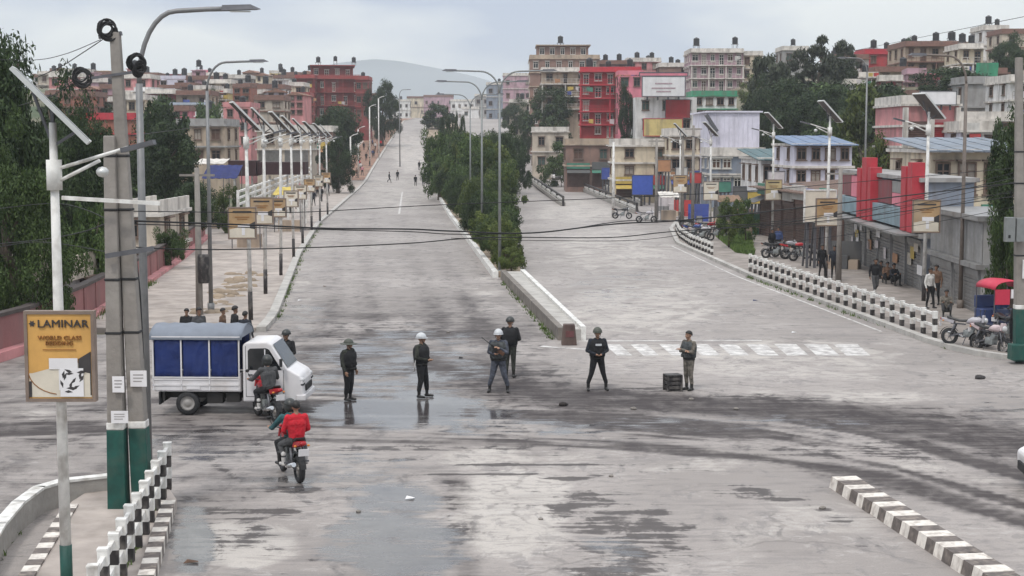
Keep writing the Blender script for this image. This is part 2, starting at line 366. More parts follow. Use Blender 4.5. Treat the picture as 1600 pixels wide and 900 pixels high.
# stains: ellipses (photo x, y, rx, ry, strength) laid on the ground at the place they stand
WET = [(612, 795, 90, 60, .62), (640, 865, 110, 70, .72), (560, 850, 90, 40, .55), (520, 745, 170, 45, .5), (640, 645, 190, 34, .78), (600, 600, 170, 45, .55), (300, 850, 40, 70, .75), (560, 560, 140, 40, .5), (700, 590, 80, 50, .45), (330, 690, 170, 40, .48),
       (470, 500, 60, 40, .42), (960, 850, 80, 60, .35), (850, 668, 260, 18, .5), (960, 450, 90, 40, .36), (1150, 660, 320, 18, .4), (1560, 640, 70, 40, .38), (640, 540, 160, 40, .42)]
DARK = [(1000, 618, 130, 15, .5), (1130, 632, 230, 20, .45), (1350, 652, 260, 22, .4), (800, 590, 110, 30, .5), (760, 620, 130, 25, .48), (1500, 690, 190, 34, .4), (760, 600, 90, 45, .45), (690, 640, 300, 18, .4), (970, 850, 115, 75, .58), (915, 790, 70, 34, .5), (1160, 770, 60, 12, .5),
        (460, 765, 55, 9, .7), (440, 800, 30, 10, .6), (560, 808, 30, 4, .6), (350, 800, 90, 6, .6), (400, 835, 70, 5, .6), (330, 862, 80, 5, .6), (690, 700, 200, 6, .5), (600, 655, 280, 16, .35), (330, 830, 110, 60, .45), (560, 520, 150, 16, .42), (710, 830, 24, 70, .5), (640, 510, 110, 14, .4), (850, 670, 260, 14, .42), (200, 690, 220, 25, .3), (830, 726, 150, 2.2, .9), (755, 741, 100, 2, .9), (880, 748, 40, 4, .8), (940, 742, 30, 3, .8), (1180, 765, 40, 4, .9), (1220, 780, 45, 4, .85), (1290, 796, 18, 3, .9), (1315, 815, 22, 3, .7), (1340, 705, 200, 14, .45), (800, 540, 60, 40, .3)]
PALE = [(800, 800, 110, 90, .8), (760, 720, 110, 25, .6), (1000, 720, 240, 25, .45), (1250, 830, 220, 90, .38), (380, 850, 100, 50, .7), (1000, 480, 150, 60, .55), (1250, 560, 220, 50, .5), (950, 390, 130, 50, .5), (1050, 550, 150, 20, .55), (620, 300, 80, 40, .5), (640, 240, 40, 40, .6),
        (1300, 620, 200, 20, .5), (80, 640, 120, 50, .35), (740, 470, 60, 70, .4), (470, 470, 30, 60, .4), (1450, 760, 160, 60, .35), (900, 330, 80, 25, .6)]
def stain(co):
    PX, PYY = proj(co[:, 0], co[:, 1], co[:, 2])
    o = np.zeros((len(co), 4), 'f4'); o[:, 3] = 1
    for k, lst in enumerate((WET, DARK, PALE)):
        f = np.zeros(len(co))
        for (a, b2, rx, ry, s_) in lst:
            d = np.sqrt(((PX - a) / rx) ** 2 + ((PYY - b2) / ry) ** 2)
            f = np.maximum(f, s_ * (1 - sst(d, .45, 1.35)))
        o[:, k] = f
    X, Y = co[:, 0], co[:, 1]
    # long curved tyre tracks crossing the junction
    tr = np.zeros(len(co))
    for (cx_, cy_, r_, wd, st_) in ((3, 75, 41.5, .16, .5), (3, 75, 39.9, .16, .5), (8, 90, 53.5, .2, .4), (8, 90, 55.0, .2, .4), (-30, 20, 27, .15, .4), (-30, 20, 28.6, .15, .4), (-2, 88, 50.3, .12, .45)):
        d = np.abs(np.hypot(X - cx_, Y - cy_) - r_)
        tr = np.maximum(tr, st_ * (1 - sst(d, wd * .5, wd * 1.8)) * sst(fbm(X * .15, Y * .15, 5), .35, .6))
    o[:, 1] = np.maximum(o[:, 1], tr)
    # soot and damp dragged round the junction by turning traffic: soft band and curved streaks
    def curve(pts): return np.interp(PX, [p[0] for p in pts], [p[1] for p in pts])
    D = curve([(0, 600), (560, 575), (700, 592), (800, 606), (900, 622), (1050, 632), (1250, 642), (1450, 664), (1600, 694), (1900, 760)])
    hwid = np.interp(PX, [500, 700, 900, 1100, 1400, 1600], [14, 34, 25, 18, 27, 40]); st = np.interp(PX, [480, 700, 880, 1150, 1600], [0, .6, 1.0, .95, .85])
    off = PYY - D; so_ = st * (1 - sst(np.abs(off) / hwid, .15, 1.7)) * (.8 + .55 * fbm(off / 12, PX / 130, 21) + .5 * (fbm(off / 4.5, PX / 240, 27) - .35))
    C = curve([(-200, 690), (240, 668), (500, 672), (800, 680), (1000, 690), (1200, 708), (1400, 742), (1600, 800), (1800, 880)])
    o2 = PYY - C; win = sst(o2, -95, -50) * (1 - sst(o2, 8, 40))
    n_ = fbm(o2 / 11, PX / 520, 33, 3); n_2 = fbm(o2 / 5, PX / 260, 41, 2)
    so2 = win * (.28 + 1.0 * sst(n_, .42, .64) + .75 * sst(n_2, .5, .75)) * np.interp(PX, [0, 250, 600, 1300, 1600], [.6, .8, .95, .85, .8])
    for kk, oo in enumerate((-78, -69, -57, -50, -41, -33, -24, -15, -7, 1, 9, 17)):
        sh_ = oo * (1 + .25 * np.sin(PX / 420 + kk)); so2 = np.maximum(so2, .62 * np.exp(-((o2 - sh_) / 1.7) ** 2) * sst(fbm(PX / 230, PX * 0 + kk * 3.1, 51), .38, .62) * sst(PX, 330, 520) * (1 - sst(PX, 1500, 1900)))
    # wheel worn lanes of the two carriageways and the damp lane in front
    u = (X - lk(Y)) / np.maximum(1, ml(np.maximum(Y, 54)) - lk(Y)); v_ = (X - mr(np.maximum(Y, 54))) / np.maximum(1, rk(Y) - mr(np.maximum(Y, 54)))
    lane = sum(np.exp(-((u - c) / .05) ** 2) for c in (.2, .36, .62, .78)) * .2 + .12 * (u > 0) * (u < 1) * (Y < 70)
    lane2 = sum(np.exp(-((v_ - c) / .05) ** 2) for c in (.16, .3, .52, .66)) * .13
    so3 = np.where(Y > 46, lane * (.5 + fbm(X * .5, Y * .05, 8)) * np.interp(Y, [46, 60, 110, 260], [.6, 1.2, .8, .3]) + lane2 * (.5 + fbm(X * .5, Y * .06, 9)) + .17 * (u > .02) * (u < .98) * np.interp(Y, [46, 120, 220], [1, 1, .2]) * (.6 + .8 * fbm(X * .12, Y * .03, 14)), 0)
    left = .85 * sst(-PX, -560, -330) * (1 - sst(PYY, 770, 850)) * (Y < 52)
    near = .42 * np.exp(-((PX - 610) / 95) ** 2) * sst(PYY, 690, 760) + .9 * np.exp(-((PX - 722 - (PYY - 800) * .12) / 26) ** 2) * sst(PYY, 690, 740) * fbm(X * 2, Y * .8, 12)
    mid = 1.0 * np.exp(-((PX - 640) / 210) ** 2) * np.exp(-((PYY - 555) / 62) ** 2) * sst(fbm(X * .35, Y * .5, 17), .25, .75)
    o[:, 3] = np.clip(np.maximum.reduce([so_, so2, near, mid, left * fbm(X, Y, 4)]) + so3, 0, 1)
    return o
def paint(o, co):
    a = o.data.color_attributes.new('stain', 'FLOAT_COLOR', 'POINT'); a.data.foreach_set('color', stain(co).ravel())
ry = [14.0]
while ry[-1] < 56: ry.append(ry[-1] * 1.0027)
xs = np.concatenate([np.linspace(-90, -15, 60), np.arange(-14.8, 18, .16), np.linspace(18.2, 90, 60)])
o_, co_ = grid('junction', xs, ry, lambda X, Y: 0 * X, road_m); paint(o_, co_)
ys = [ry[-1]]
while ys[-1] < 900: ys.append(ys[-1] * 1.006)
ts = np.linspace(0, 1, 170)
YY = np.array(ys); A = lk(YY) - .4; B = rk(YY) + np.where(YY > 112, 9, .4)
XX = A[:, None] + (B - A)[:, None] * ts[None]
def strip(name, XX, YY, zf, m, kind='structure'):
    ny, nx = XX.shape; Yg = np.repeat(YY[:, None], nx, 1); ZZ = zf(XX, Yg)
    co = np.stack([XX, Yg, ZZ], -1).reshape(-1, 3); i = np.arange(nx * ny).reshape(ny, nx)
    f = np.stack([i[:-1, :-1], i[:-1, 1:], i[1:, 1:], i[1:, :-1]], -1).reshape(-1, 4)
    me = bpy.data.meshes.new(name); me.from_pydata(co.tolist(), [], f.tolist()); me.materials.append(m); me.update()
    o = link(name, me); tag(o, kind=kind); return o, co
o_, co_ = strip('road', XX, YY, lambda X, Y: prof(Y), road_m); paint(o_, co_)
# ---- raised pavements (top sheet + kerb face)
def slab_strip(name, ys, xa, xb, h, m, z=None):
    mb = MB(); ys = list(ys); z = z or (lambda X, Y: float(prof(Y)))
    vs = []
    for Y in ys:
        for X in (xa(Y), xb(Y)):
            zz = z(X, Y); vs += [(X, Y, zz - .3), (X, Y, zz + h)]
    fs = []
    for i in range(len(ys) - 1):
        a = i * 4; b = a + 4
        fs += [(a + 1, a + 3, b + 3, b + 1), (a, a + 1, b + 1, b), (a + 3, a + 2, b + 2, b + 3)]
    e = (len(ys) - 1) * 4
    fs += [(0, 2, 3, 1), (e, e + 1, e + 3, e + 2)]
    mb.add(vs, fs); o = mb.build(name, m); tag(o, kind='structure'); return o
fl = lambda a: (lambda Y: float(np.interp(Y, a[0], a[1])))
yl = list(np.linspace(57, 225, 60)) + list(np.linspace(230, 600, 60))
kerb_m = mat('kerb_stone', (.42, .4, .37), .8, .2, 2, dirt=.4)
dirtm = mat('dusty_verge', (.3, .235, .17), .95, .35, .5, bump=.4, dirt=.3)
slab_strip('sidewalk', yl, lambda Y: fl(LK)(Y) - 9.5 - .0 * Y, lambda Y: fl(LK)(Y) - .38, .14, paving)
slab_strip('kerb', yl, lambda Y: fl(LK)(Y) - .36, lambda Y: fl(LK)(Y), .18, kerb_m)
yr = [49, 49.6, 50.5, 52] + list(np.linspace(54, 123, 36)) + [126, 130, 136]
RS = ([49, 49.6, 50.5, 52, 54], [17.5, 16.2, 15.6, 15.1, 14.9])
rka = lambda Y: fl(RK)(Y) if Y > 54 else fl(([49, 49.6, 50.5, 52, 54], [17.2, 16, 15.4, 14.9, 14.6]))(Y)
slab_strip('kerb', yr, rka, lambda Y: rka(Y) + .3, .17, kerb_m)
slab_strip('sidewalk', yr, lambda Y: rka(Y) + .31, lambda Y: rka(Y) + 26, .13, paving_d)
# brown dirt verge along the upper left road
slab_strip('dirt_verge', list(np.linspace(255, 560, 40)), lambda Y: fl(LK)(Y) - 6.5, lambda Y: fl(LK)(Y) - .5, .2, mat('red_earth', (.22, .12, .08), .95, .5, .35, bump=.6, dirt=.4, dirtc=(.3, .26, .2)))
# ---- median
yn = list(np.linspace(80, 225, 50)) + list(np.linspace(230, 600, 40))
slab_strip('median', yn, fl(ML), fl(MR), .3, dirtm)
slab_strip('median_kerb', list(np.linspace(79.5, 300, 60)), lambda Y: fl(ML)(Y) - .3, lambda Y: fl(ML)(Y) - .01, .34, white_p)
# ---- painted markings
line_m, t_, b_ = newmat('road_paint')
_n = t_.nodes.new('ShaderNodeTexNoise'); _n.inputs['Scale'].default_value = 2.2; _n.inputs['Detail'].default_value = 8; _n.inputs['Roughness'].default_value = .7
_c2 = t_.nodes.new('ShaderNodeTexCoord'); t_.links.new(_c2.outputs['Object'], _n.inputs['Vector'])
_r = t_.nodes.new('ShaderNodeValToRGB'); t_.links.new(_n.outputs[0], _r.inputs[0])
_r.color_ramp.elements[0].position = .4; _r.color_ramp.elements[0].color = (.3, .275, .26, 1); _r.color_ramp.elements[1].position = .62; _r.color_ramp.elements[1].color = (.68, .66, .63, 1)
t_.links.new(_r.outputs[0], b_.inputs['Base Color']); b_.inputs['Roughness'].default_value = .6
cw = empty('zebra_crossing', (0, 0, 0), label='worn white zebra crossing stripes painted across the right carriageway', cat='road marking'); cw['kind'] = 'structure'
for k, (xa, xb) in enumerate(((944, 974), (985, 1016), (1030, 1066), (1076, 1112), (1122, 1157), (1166, 1203), (1210, 1250), (1256, 1298), (1302, 1346))):
    a = gp(xa, 538); b = gp(xb - 6, 538); c = gp(xb + 14, 555.5); d = gp(xa + 20, 555.5)
    mb = MB(); mb.add([(p.x, p.y, .004) for p in (d, c, b, a)], [(0, 1, 2, 3)]); mb.build('stripe', line_m, cw)
def linemark(name, pts, wd):
    mb = MB(); pts = [Vector((p[0], p[1], 0)) for p in pts]; vs = []
    for i, p in enumerate(pts):
        t = (pts[min(i + 1, len(pts) - 1)] - pts[max(i - 1, 0)]).normalized(); n = Vector((-t.y, t.x, 0)) * wd / 2
        for q in (p + n, p - n): vs.append((q.x, q.y, float(prof(q.y)) + .006))
    mb.add(vs, [(2 * i, 2 * i + 1, 2 * i + 3, 2 * i + 2) for i in range(len(pts) - 1)]); o = mb.build(name, line_m); tag(o, kind='structure'); return o
linemark('stop_line', [gp(905, 533), gp(1190, 532)], .22)
linemark('stop_line', [gp(845, 541), gp(915, 546)], .3)
linemark('edge_line', [(x + .35 if y < 400 else x, y) for x, y in [(fl(RK)(Y) - .9, Y) for Y in np.linspace(57, 104, 20)]], .12)
linemark('lane_line', [((fl(ML)(Y) + fl(LK)(Y)) / 2 + .8, Y) for Y in np.linspace(150, 215, 12)], .2)
# ---- distant mountain
mm_, t_, b_ = newmat('forested_mountain')
b_.inputs['Base Color'].default_value = (.07, .1, .1, 1); b_.inputs['Roughness'].default_value = .95
_n = t_.nodes.new('ShaderNodeTexNoise'); _n.inputs['Scale'].default_value = .006; _n.inputs['Detail'].default_value = 8
_c2 = t_.nodes.new('ShaderNodeTexCoord'); t_.links.new(_c2.outputs['Object'], _n.inputs['Vector'])
_r = t_.nodes.new('ShaderNodeValToRGB'); t_.links.new(_n.outputs[0], _r.inputs[0]); _r.color_ramp.elements[0].color = (.035, .06, .075, 1); _r.color_ramp.elements[1].color = (.06, .085, .095, 1)
t_.links.new(_r.outputs[0], b_.inputs['Base Color'])
def mtn(name, Y, prof_px, dep, seed):
    us = np.linspace(prof_px[0][0], prof_px[-1][0], 90); hp = np.interp(us, [p[0] for p in prof_px], [p[1] for p in prof_px])
    X = (us - 800) / FPX * Y; H = CAM_H + (220 - hp) / FPX * Y
    vs = np.linspace(-1, 1, 31); P = []
    for v in vs:
        nz = fbm(X / 260., np.full_like(X, v * 5), seed)
        fall = 1 - abs(v) ** 1.4
        P.append(np.stack([X, np.full_like(X, Y + v * dep), -20 + (H + 20) * fall * (1 - .22 * (1 - fall) * nz * 2)], -1))
    P = np.array(P).reshape(-1, 3); i = np.arange(len(P)).reshape(31, 90)
    f = np.stack([i[:-1, :-1], i[:-1, 1:], i[1:, 1:], i[1:, :-1]], -1).reshape(-1, 4)
    me = bpy.data.meshes.new(name); me.from_pydata(P.tolist(), [], f.tolist()); me.materials.append(mm_)
    me.polygons.foreach_set('use_smooth', [True] * len(f)); o = link(name, me); tag(o, kind='structure'); return o
mtn('mountain', 6000, [(150, 185), (330, 150), (440, 122), (530, 100), (585, 94), (625, 97), (690, 109), (740, 120), (800, 138), (900, 160), (1060, 180)], 600, 3)
# ================================================================== BUILDINGS
CACHE = {}
def cached(key, fn):
    if key not in CACHE: CACHE[key] = fn()
    return CACHE[key]
frame_m = mat('window_frame', (.15, .1, .075), .6, .2, 5)
wframe_m = mat('pale_window_frame', (.6, .57, .52), .6, .15, 5)
tank_m = mat('tank_plastic', (.02, .02, .022), .45, .3, 3)
def win_mesh(wd, h, fm):
    def f():
        mb = MB(); t = .09
        mb.bx(-wd / 2, -wd / 2 + t, -.1, .05, 0, h); mb.bx(wd / 2 - t, wd / 2, -.1, .05, 0, h)
        mb.bx(-wd / 2 + t, wd / 2 - t, -.1, .05, 0, t); mb.bx(-wd / 2 + t, wd / 2 - t, -.1, .05, h - t, h)
        mb.bx(-.04, .04, -.07, .04, t, h - t); mb.bx(-wd / 2 + t, -.04, -.06, .035, h * .7, h * .7 + .07); mb.bx(.04, wd / 2 - t, -.06, .035, h * .7, h * .7 + .07)
        mb.bx(-wd / 2 - .12, wd / 2 + .12, -.38, .02, h + .06, h + .15)
        mb.bx(-wd / 2 - .08, wd / 2 + .08, -.18, .02, -.1, -.012)
        return mb.mesh('window', fm)
    return cached(('w', wd, h, fm.name), f)
def pane_mesh(wd, h, m):
    def f():
        mb = MB(); mb.bx(-wd / 2 + .09, wd / 2 - .09, -.025, .02, .09, h - .09); return mb.mesh('pane', m)
    return cached(('p', wd, h, m.name), f)
PANES = [glass, glass, glass, glass, mat('curtain_brown', (.1, .055, .04), .8, .3, 3), mat('curtain_pale', (.3, .26, .22), .8, .25, 3), mat('curtain_green', (.05, .08, .07), .8, .3, 3)]
def add_window(root, loc, rz, wd, h, fm, pane=True):
    wd = round(wd * random.choice((.85, 1, 1, 1.15)), 1)
    o = link('window', win_mesh(wd, h, fm), root, loc, rz)
    link('pane', pane_mesh(wd, h, random.choice(PANES)), o)
    return o
def shutter_mesh(wd, h, m):
    def f():
        mb = MB(); n = max(4, int(h / .16)); s = h / n
        for i in range(n):
            mb.box((0, -.03, (i + .5) * s), (wd, .05, s * .86), 0, M=Matrix.Rotation(.22, 3, 'X'))
        mb.bx(-wd / 2 - .06, -wd / 2, -.1, .03, 0, h + .1); mb.bx(wd / 2, wd / 2 + .06, -.1, .03, 0, h + .1); mb.bx(-wd / 2, wd / 2, -.12, .03, h, h + .25)
        return mb.mesh('shutter', m)
    return cached(('s', wd, h, m.name), f)
def clad_mesh(wd, h, m):
    def f():
        mb = MB(); n = max(4, int(wd / .16)); s = wd / n
        for i in range(n): mb.prism([(-wd / 2 + i * s, -.02), (-wd / 2 + (i + .5) * s, -.075), (-wd / 2 + (i + 1) * s - .003, -.02)], 0, h)
        return mb.mesh('corrugated_panel', m)
    return cached(('c', wd, h, m.name), f)
def tank_mesh():
    def f():
        mb = MB(); p = [(.0, 0), (.56, 0), (.6, .06)]
        for i in range(5): p += [(.6, .1 + i * .22), (.575, .16 + i * .22), (.575, .24 + i * .22), (.6, .3 + i * .22)]
        p += [(.6, 1.25), (.5, 1.38), (.22, 1.46), (.22, 1.55), (0, 1.57)]
        mb.lathe(p, 14); return mb.mesh('tank_body', tank_m)
    return cached('tank', f)
def stand_mesh(h):
    def f():
        mb = MB()
        for x in (-.45, .45):
            for y in (-.45, .45): mb.bar((x, y, 0), (x, y, h - .06), .07)
        mb.bx(-.62, .62, -.62, .62, h - .06, h)
        mb.bar((-.45, -.48, .1), (.45, -.48, h - .1), .04)
        return mb.mesh('stand', dsteel)
    return cached(('st', h), f)
def tank(loc, h, label, s=1.0):
    o = empty('water_tank', loc, random.random(), label, 'water tank', 'black water tanks on the rooftops')
    o.scale = (s, s, s)
    link('stand', stand_mesh(h), o); link('tank_body', tank_mesh(), o, (0, 0, h)); return o
SIGN_MATS = []
def shell0(o): m = o.modifiers.new('t', 'SOLIDIFY'); m.thickness = .02
def house(name, label, x0, x1, yt, yb, Y, fl=3, wall=None, trim=None, dep=9, rz=0.0, cols=None, short=None, tanks=(), fm=None, slab=True, balc=False,
          setback=0, winh=1.35, winw=1.15, shop=None, tower=None, roof=None, side=True, skip=.08, pane=None, cat='house', foot=9, roofm=None, clad=None, line=None, signs=True):
    a = pt(x0, yb, Y); b = pt(x1, yb, Y); top = pt((x0 + x1) / 2, yt, Y).z
    W = b.x - a.x; zb = a.z; H = top - zb; mid = ((a.x + b.x) / 2, Y)
    if line:        # front runs from point A to point B on the ground, height given
        (xa_, ya_), (xb_, yb_), H = line; W = math.hypot(xb_ - xa_, yb_ - ya_); rz = math.atan2(yb_ - ya_, xb_ - xa_); mid = ((xa_ + xb_) / 2, (ya_ + yb_) / 2); zb = tz(*mid) + .1
    fh = H / fl
    fm = fm or frame_m; trim = trim or wall
    rnd = random.Random(label)
    o = empty(name, (mid[0], mid[1], zb), rz, label, cat)
    if pane is None: pane = Y < 330
    hw = W / 2
    mb = MB()
    Hm = H - setback * fh
    mb.bx(-hw, hw, 0, dep, -foot, Hm)
    if setback:
        sx = hw * .8; mb.bx(-sx, sx * .86, 1.6, dep - .6, Hm - .01, H)
    mb.build('wall', wall, o)
    for i in range(1, fl + 1):
        z = i * fh
        if setback and z > Hm + .1: xx, y0, y1, X1 = hw * .8, 1.1, dep - .3, hw * .86 * .8 + .3
        else: xx, y0, y1, X1 = hw, 0, dep, hw
        if slab:
            s = MB(); e = .55 if balc else .3
            s.bx(-xx - .22, X1 + .22, y0 - e - (.5 if balc else 0), y1 + .2, z - .1, z + .1); s.build('floor_slab', trim, o)
        if balc and i < fl:
            r = MB(); yy = -.9
            r.bar((-hw, yy, z + .98), (hw, yy, z + .98), .07); r.bar((-hw, yy, z + .55), (hw, yy, z + .55), .05)
            n = max(3, int(W / .8))
            for k in range(n + 1): r.bar((-hw + W * k / n, yy, z + .1), (-hw + W * k / n, yy, z + .96), .06)
            r.build('balcony_railing', trim, o)
            if Y < 400:
                for _k in range(rnd.randint(0, 3)):
                    xk = rnd.uniform(-hw * .85, hw * .75); lw = rnd.uniform(.5, 1.3); g = MB(); zc = z + rnd.choice((1.0, 1.9)); g.add([(xk, -.95, zc), (xk + lw, -.95, zc), (xk + lw * .98, -.98, zc - rnd.uniform(.5, .9)), (xk + .03, -.93, zc - rnd.uniform(.5, .9))], [(0, 3, 2, 1)]); shell0(g.build('laundry', SIGN_MATS[rnd.randrange(8)], o))
            p = MB()
            for k in range(max(2, int(W / 3.6)) + 1):
                xk = -hw + .15 + (W - .3) * k / max(2, int(W / 3.6)); p.bx(xk - .12, xk + .12, -.92, -.68, z - fh + .1, z - .1)
            p.build('balcony_column', trim, o)
    # parapet
    if roof is None:
        p = MB(); xx, y0, y1 = (hw, 0, dep)
        zt = Hm + .1
        p.bx(-xx, xx, y0 - .1, y0 + .06, zt, zt + .75); p.bx(-xx - .1, -xx + .06, y0 + .07, y1, zt, zt + .75); p.bx(xx - .06, xx + .1, y0 + .07, y1, zt, zt + .75)
        p.build('parapet', trim, o)
    elif roof == 'gable':
        p = MB(); p.prismY([(-hw - .5, H - .1), (hw + .5, H - .1), (0, H + W * .17)], -.6, dep + .5); p.build('roof', mat('rust_roof', (.25, .13, .09), .8, .35, 2, dirt=.5), o)
    elif roof == 'sheet':
        p = MB(); n = max(6, int(W / .5))
        for k in range(n):
            xk = -hw - .4 + (W + .8) * k / n; q = MB
            p.box((xk + (W + .8) / n / 2, dep / 2 - .3, H + .35), ((W + .8) / n - .03, dep + 1.2, .06 + .05 * (k % 2)), 0, M=Matrix.Rotation(.07, 3, 'X'))
        p.build('roof', roofm or mat('sheet_roof', (.17, .2, .24), .6, .25, 1.2, dirt=.5), o)
    if tower:
        tx, tw, th = tower; p = MB(); p.bx(-hw + W * tx - tw / 2, -hw + W * tx + tw / 2, 2.2, 2.2 + tw, H - .02, H + th); p.bx(-hw + W * tx - tw / 2 - .25, -hw + W * tx + tw / 2 + .25, 1.9, 2.5 + tw, H + th, H + th + .14)
        t_o = p.build('stair_tower', wall, o); add_window(t_o, (-hw + W * tx, 2.2, H + th * .3), 0, .9, 1.0, fm, False)
    # windows
    n = cols or max(2, int(W / 2.5))
    for i in range(fl):
        z = i * fh
        if i == 0 and shop:
            m = max(2, int(W / 3.2))
            for k in range(m):
                link('shutter', shutter_mesh(round(W / m - .5, 1), round(min(2.5, fh - .45), 1), shop), o, (-hw + W * (k + .5) / m, 0, .02))
            for k in range(m if signs else 0):
                xk = -hw + W * (k + .5) / m; wd_ = W / m - .25; g = MB(); g.bx(xk - wd_ / 2, xk + wd_ / 2, -.28 - .05 * (k % 2), -.11, fh - .42 - .1 * (k % 3), fh + .38 + .15 * (k % 2)); g.build('sign_board', SIGN_MATS[rnd.randrange(len(SIGN_MATS))], o)
                if rnd.random() < .6:
                    g = MB(); g.add([(xk - wd_ / 2, -.12, fh - .55), (xk + wd_ / 2, -.12, fh - .55), (xk + wd_ / 2, -1.25, fh - .95), (xk - wd_ / 2, -1.25, fh - .95), (xk - wd_ / 2, -.12, fh - .59), (xk + wd_ / 2, -.12, fh - .59), (xk + wd_ / 2, -1.25, fh - .99), (xk - wd_ / 2, -1.25, fh - .99)], [(3, 2, 1, 0), (4, 5, 6, 7), (0, 4, 7, 3), (1, 2, 6, 5), (3, 7, 6, 2)]); g.build('awning', SIGN_MATS[rnd.randrange(len(SIGN_MATS))], o)
            continue
        up = setback and z > Hm - .1
        nn_ = max(2, n - 1) if up else n
        xa, xb, yy = (-hw * .8, hw * .69, 1.6) if up else (-hw, hw, 0)
        for k in range(nn_):
            if rnd.random() < skip: continue
            x = xa + (xb - xa) * (k + .5) / nn_
            if balc and (k + i) % 2 == 0: add_window(o, (x, yy, z + .16), 0, 1.0, round(min(2.1, fh - .6), 1), fm, pane)
            else: add_window(o, (x, yy, z + fh * .32), 0, round(min(winw, (xb - xa) / nn_ * .7), 1), round(min(winh, fh * .52), 1), fm, pane)
        if side and not up:
            sgn = 1 if a.x < -2 else -1
            for k in range(max(1, int(dep / 3.4))):
                add_window(o, (sgn * hw, dep * (k + .5) / max(1, int(dep / 3.4)), z + fh * .32), sgn * math.pi / 2, 1.1, round(min(winh, fh * .52), 1), fm, False)
    if clad:
        m = max(2, int(W / 1.5))
        for k in range(m):
            link('corrugated_panel', clad_mesh(round(W / m - .04, 2), round(fh - .3, 1), clad), o, (-hw + W * (k + .5) / m, 0, fh + .12))
    base_roof = Hm if setback else H
    for k, (fx, sh) in enumerate(tanks):
        zt = H + (.1 if slab else 0)
        lx = -hw * (.8 if setback else 1) * .9 + W * (.76 if setback else .9) * fx
        ly = 3.2
        if tower and abs(-hw + W * tower[0] - lx) < tower[1] / 2 + .5: zt = H + tower[2] + .14; lx = -hw + W * tower[0]; ly = 2.2 + tower[1] / 2
        p = o.location + Vector((math.cos(rz) * lx - math.sin(rz) * ly, math.sin(rz) * lx + math.cos(rz) * ly, zt))
        pos = '' if len(tanks) == 1 else (('left ', 'right ') if len(tanks) == 2 else ('left ', 'middle ', 'right '))[k]
        tank(p, sh, pos + 'black water tank on the roof of the ' + (short or name.replace('_', ' ')), rnd.uniform(.75, 1.1))
    return o
def wallm(n, c, dirt=.62): return mat('wall_' + n, c, .88, .2, .5, dirt=dirt, dirtc=(.15, .125, .11), bump=.15, bscale=6)
W_redbrick = wallm('red_brick', (.22, .04, .038), .4); T_redbrick = mat('trim_red_brick', (.3, .06, .055), .8, .2, 2, dirt=.4)
W_red = wallm('red', (.33, .035, .04), .3); W_pink = wallm('pink', (.55, .24, .24)); W_dpink = wallm('deep_pink', (.62, .2, .25), .2)
W_white = wallm('white', (.7, .68, .66)); W_cream = wallm('cream', (.62, .53, .4)); W_beige = wallm('beige', (.5, .43, .35))
W_grey = wallm('grey', (.32, .31, .3)); W_brick = wallm('brick', (.3, .11, .075)); W_brown = wallm('brown', (.25, .155, .125))
W_mauve = wallm('mauve', (.42, .27, .31)); W_lav = wallm('lavender', (.62, .6, .68), .2); W_yel = wallm('yellow', (.6, .47, .2)); W_green = wallm('green', (.06, .28, .16))
W_maroon = wallm('maroon', (.2, .04, .05)); W_slate = wallm('slate', (.22, .25, .3)); W_blue = wallm('blue', (.06, .1, .3)); W_tan = wallm('tan', (.42, .33, .25))
T_white = mat('trim_white', (.6, .56, .51), .8, .16, 1.5, dirt=.65); T_red = mat('trim_red', (.42, .03, .045), .7, .15, 2, dirt=.25); T_brown = mat('trim_brown', (.2, .11, .085), .8, .2, 2, dirt=.3)
S_grey = mat('shutter_grey', (.27, .265, .26), .5, .2, 2, metal=.3, dirt=.5); S_brown = mat('shutter_brown', (.1, .06, .05), .6, .3, 2, dirt=.3); S_blue = mat('shutter_blue', (.1, .16, .3), .5, .2, 2, dirt=.4)
S_red = mat('shutter_red', (.34, .03, .04), .55, .2, 2, dirt=.2)
SIGN_MATS[:] = [mat('board_%d' % i, c, .6, .15, 2, dirt=.35) for i, c in enumerate(((.5, .48, .45), (.05, .08, .3), (.4, .04, .04), (.5, .36, .08), (.06, .2, .14), (.1, .1, .1), (.4, .2, .1), (.55, .5, .5)))]
R_teal = mat('roof_teal', (.05, .11, .12), .6, .3, 1.2, dirt=.5); R_blue = mat('roof_blue', (.13, .19, .3), .6, .25, 1.2, dirt=.5); R_rust = mat('roof_rust', (.2, .13, .1), .7, .35, 1.2, dirt=.4)
# ---- left hillside
house('hill_house', 'pink house at the far left of the left hillside behind the sloping solar panel', 78, 132, 120, 178, 345, 3, W_pink, T_white, short='far left pink hillside house', tanks=[(.7, .9)])
house('hill_house', 'dusty mauve house beside the far left pink house on the hillside', 128, 172, 128, 185, 335, 3, W_mauve, T_white, short='dusty mauve hillside house', tanks=[(.3, .8)], tower=(.3, 2.4, 2))
house('hill_house', 'brick red low house seen behind the twin concrete utility poles', 128, 212, 186, 232, 210, 2, W_brick, T_red, dep=8, short='brick red low house')
house('hill_house', 'tan house with long pale eaves behind the twin poles', 140, 212, 158, 190, 290, 2, W_tan, T_white, short='tan house behind the twin poles')
house('hill_house', 'orange pink house with white ground floor right of the twin poles', 190, 236, 122, 182, 320, 3, W_pink, T_white, short='orange pink house', tanks=[(.3, .7)], tower=(.35, 2.6, 1.9))
house('hill_house', 'cream house with dark windows just right of the nearest street lamp', 186, 228, 155, 205, 270, 2, W_cream, T_white, cols=3, short='cream house by the nearest street lamp')
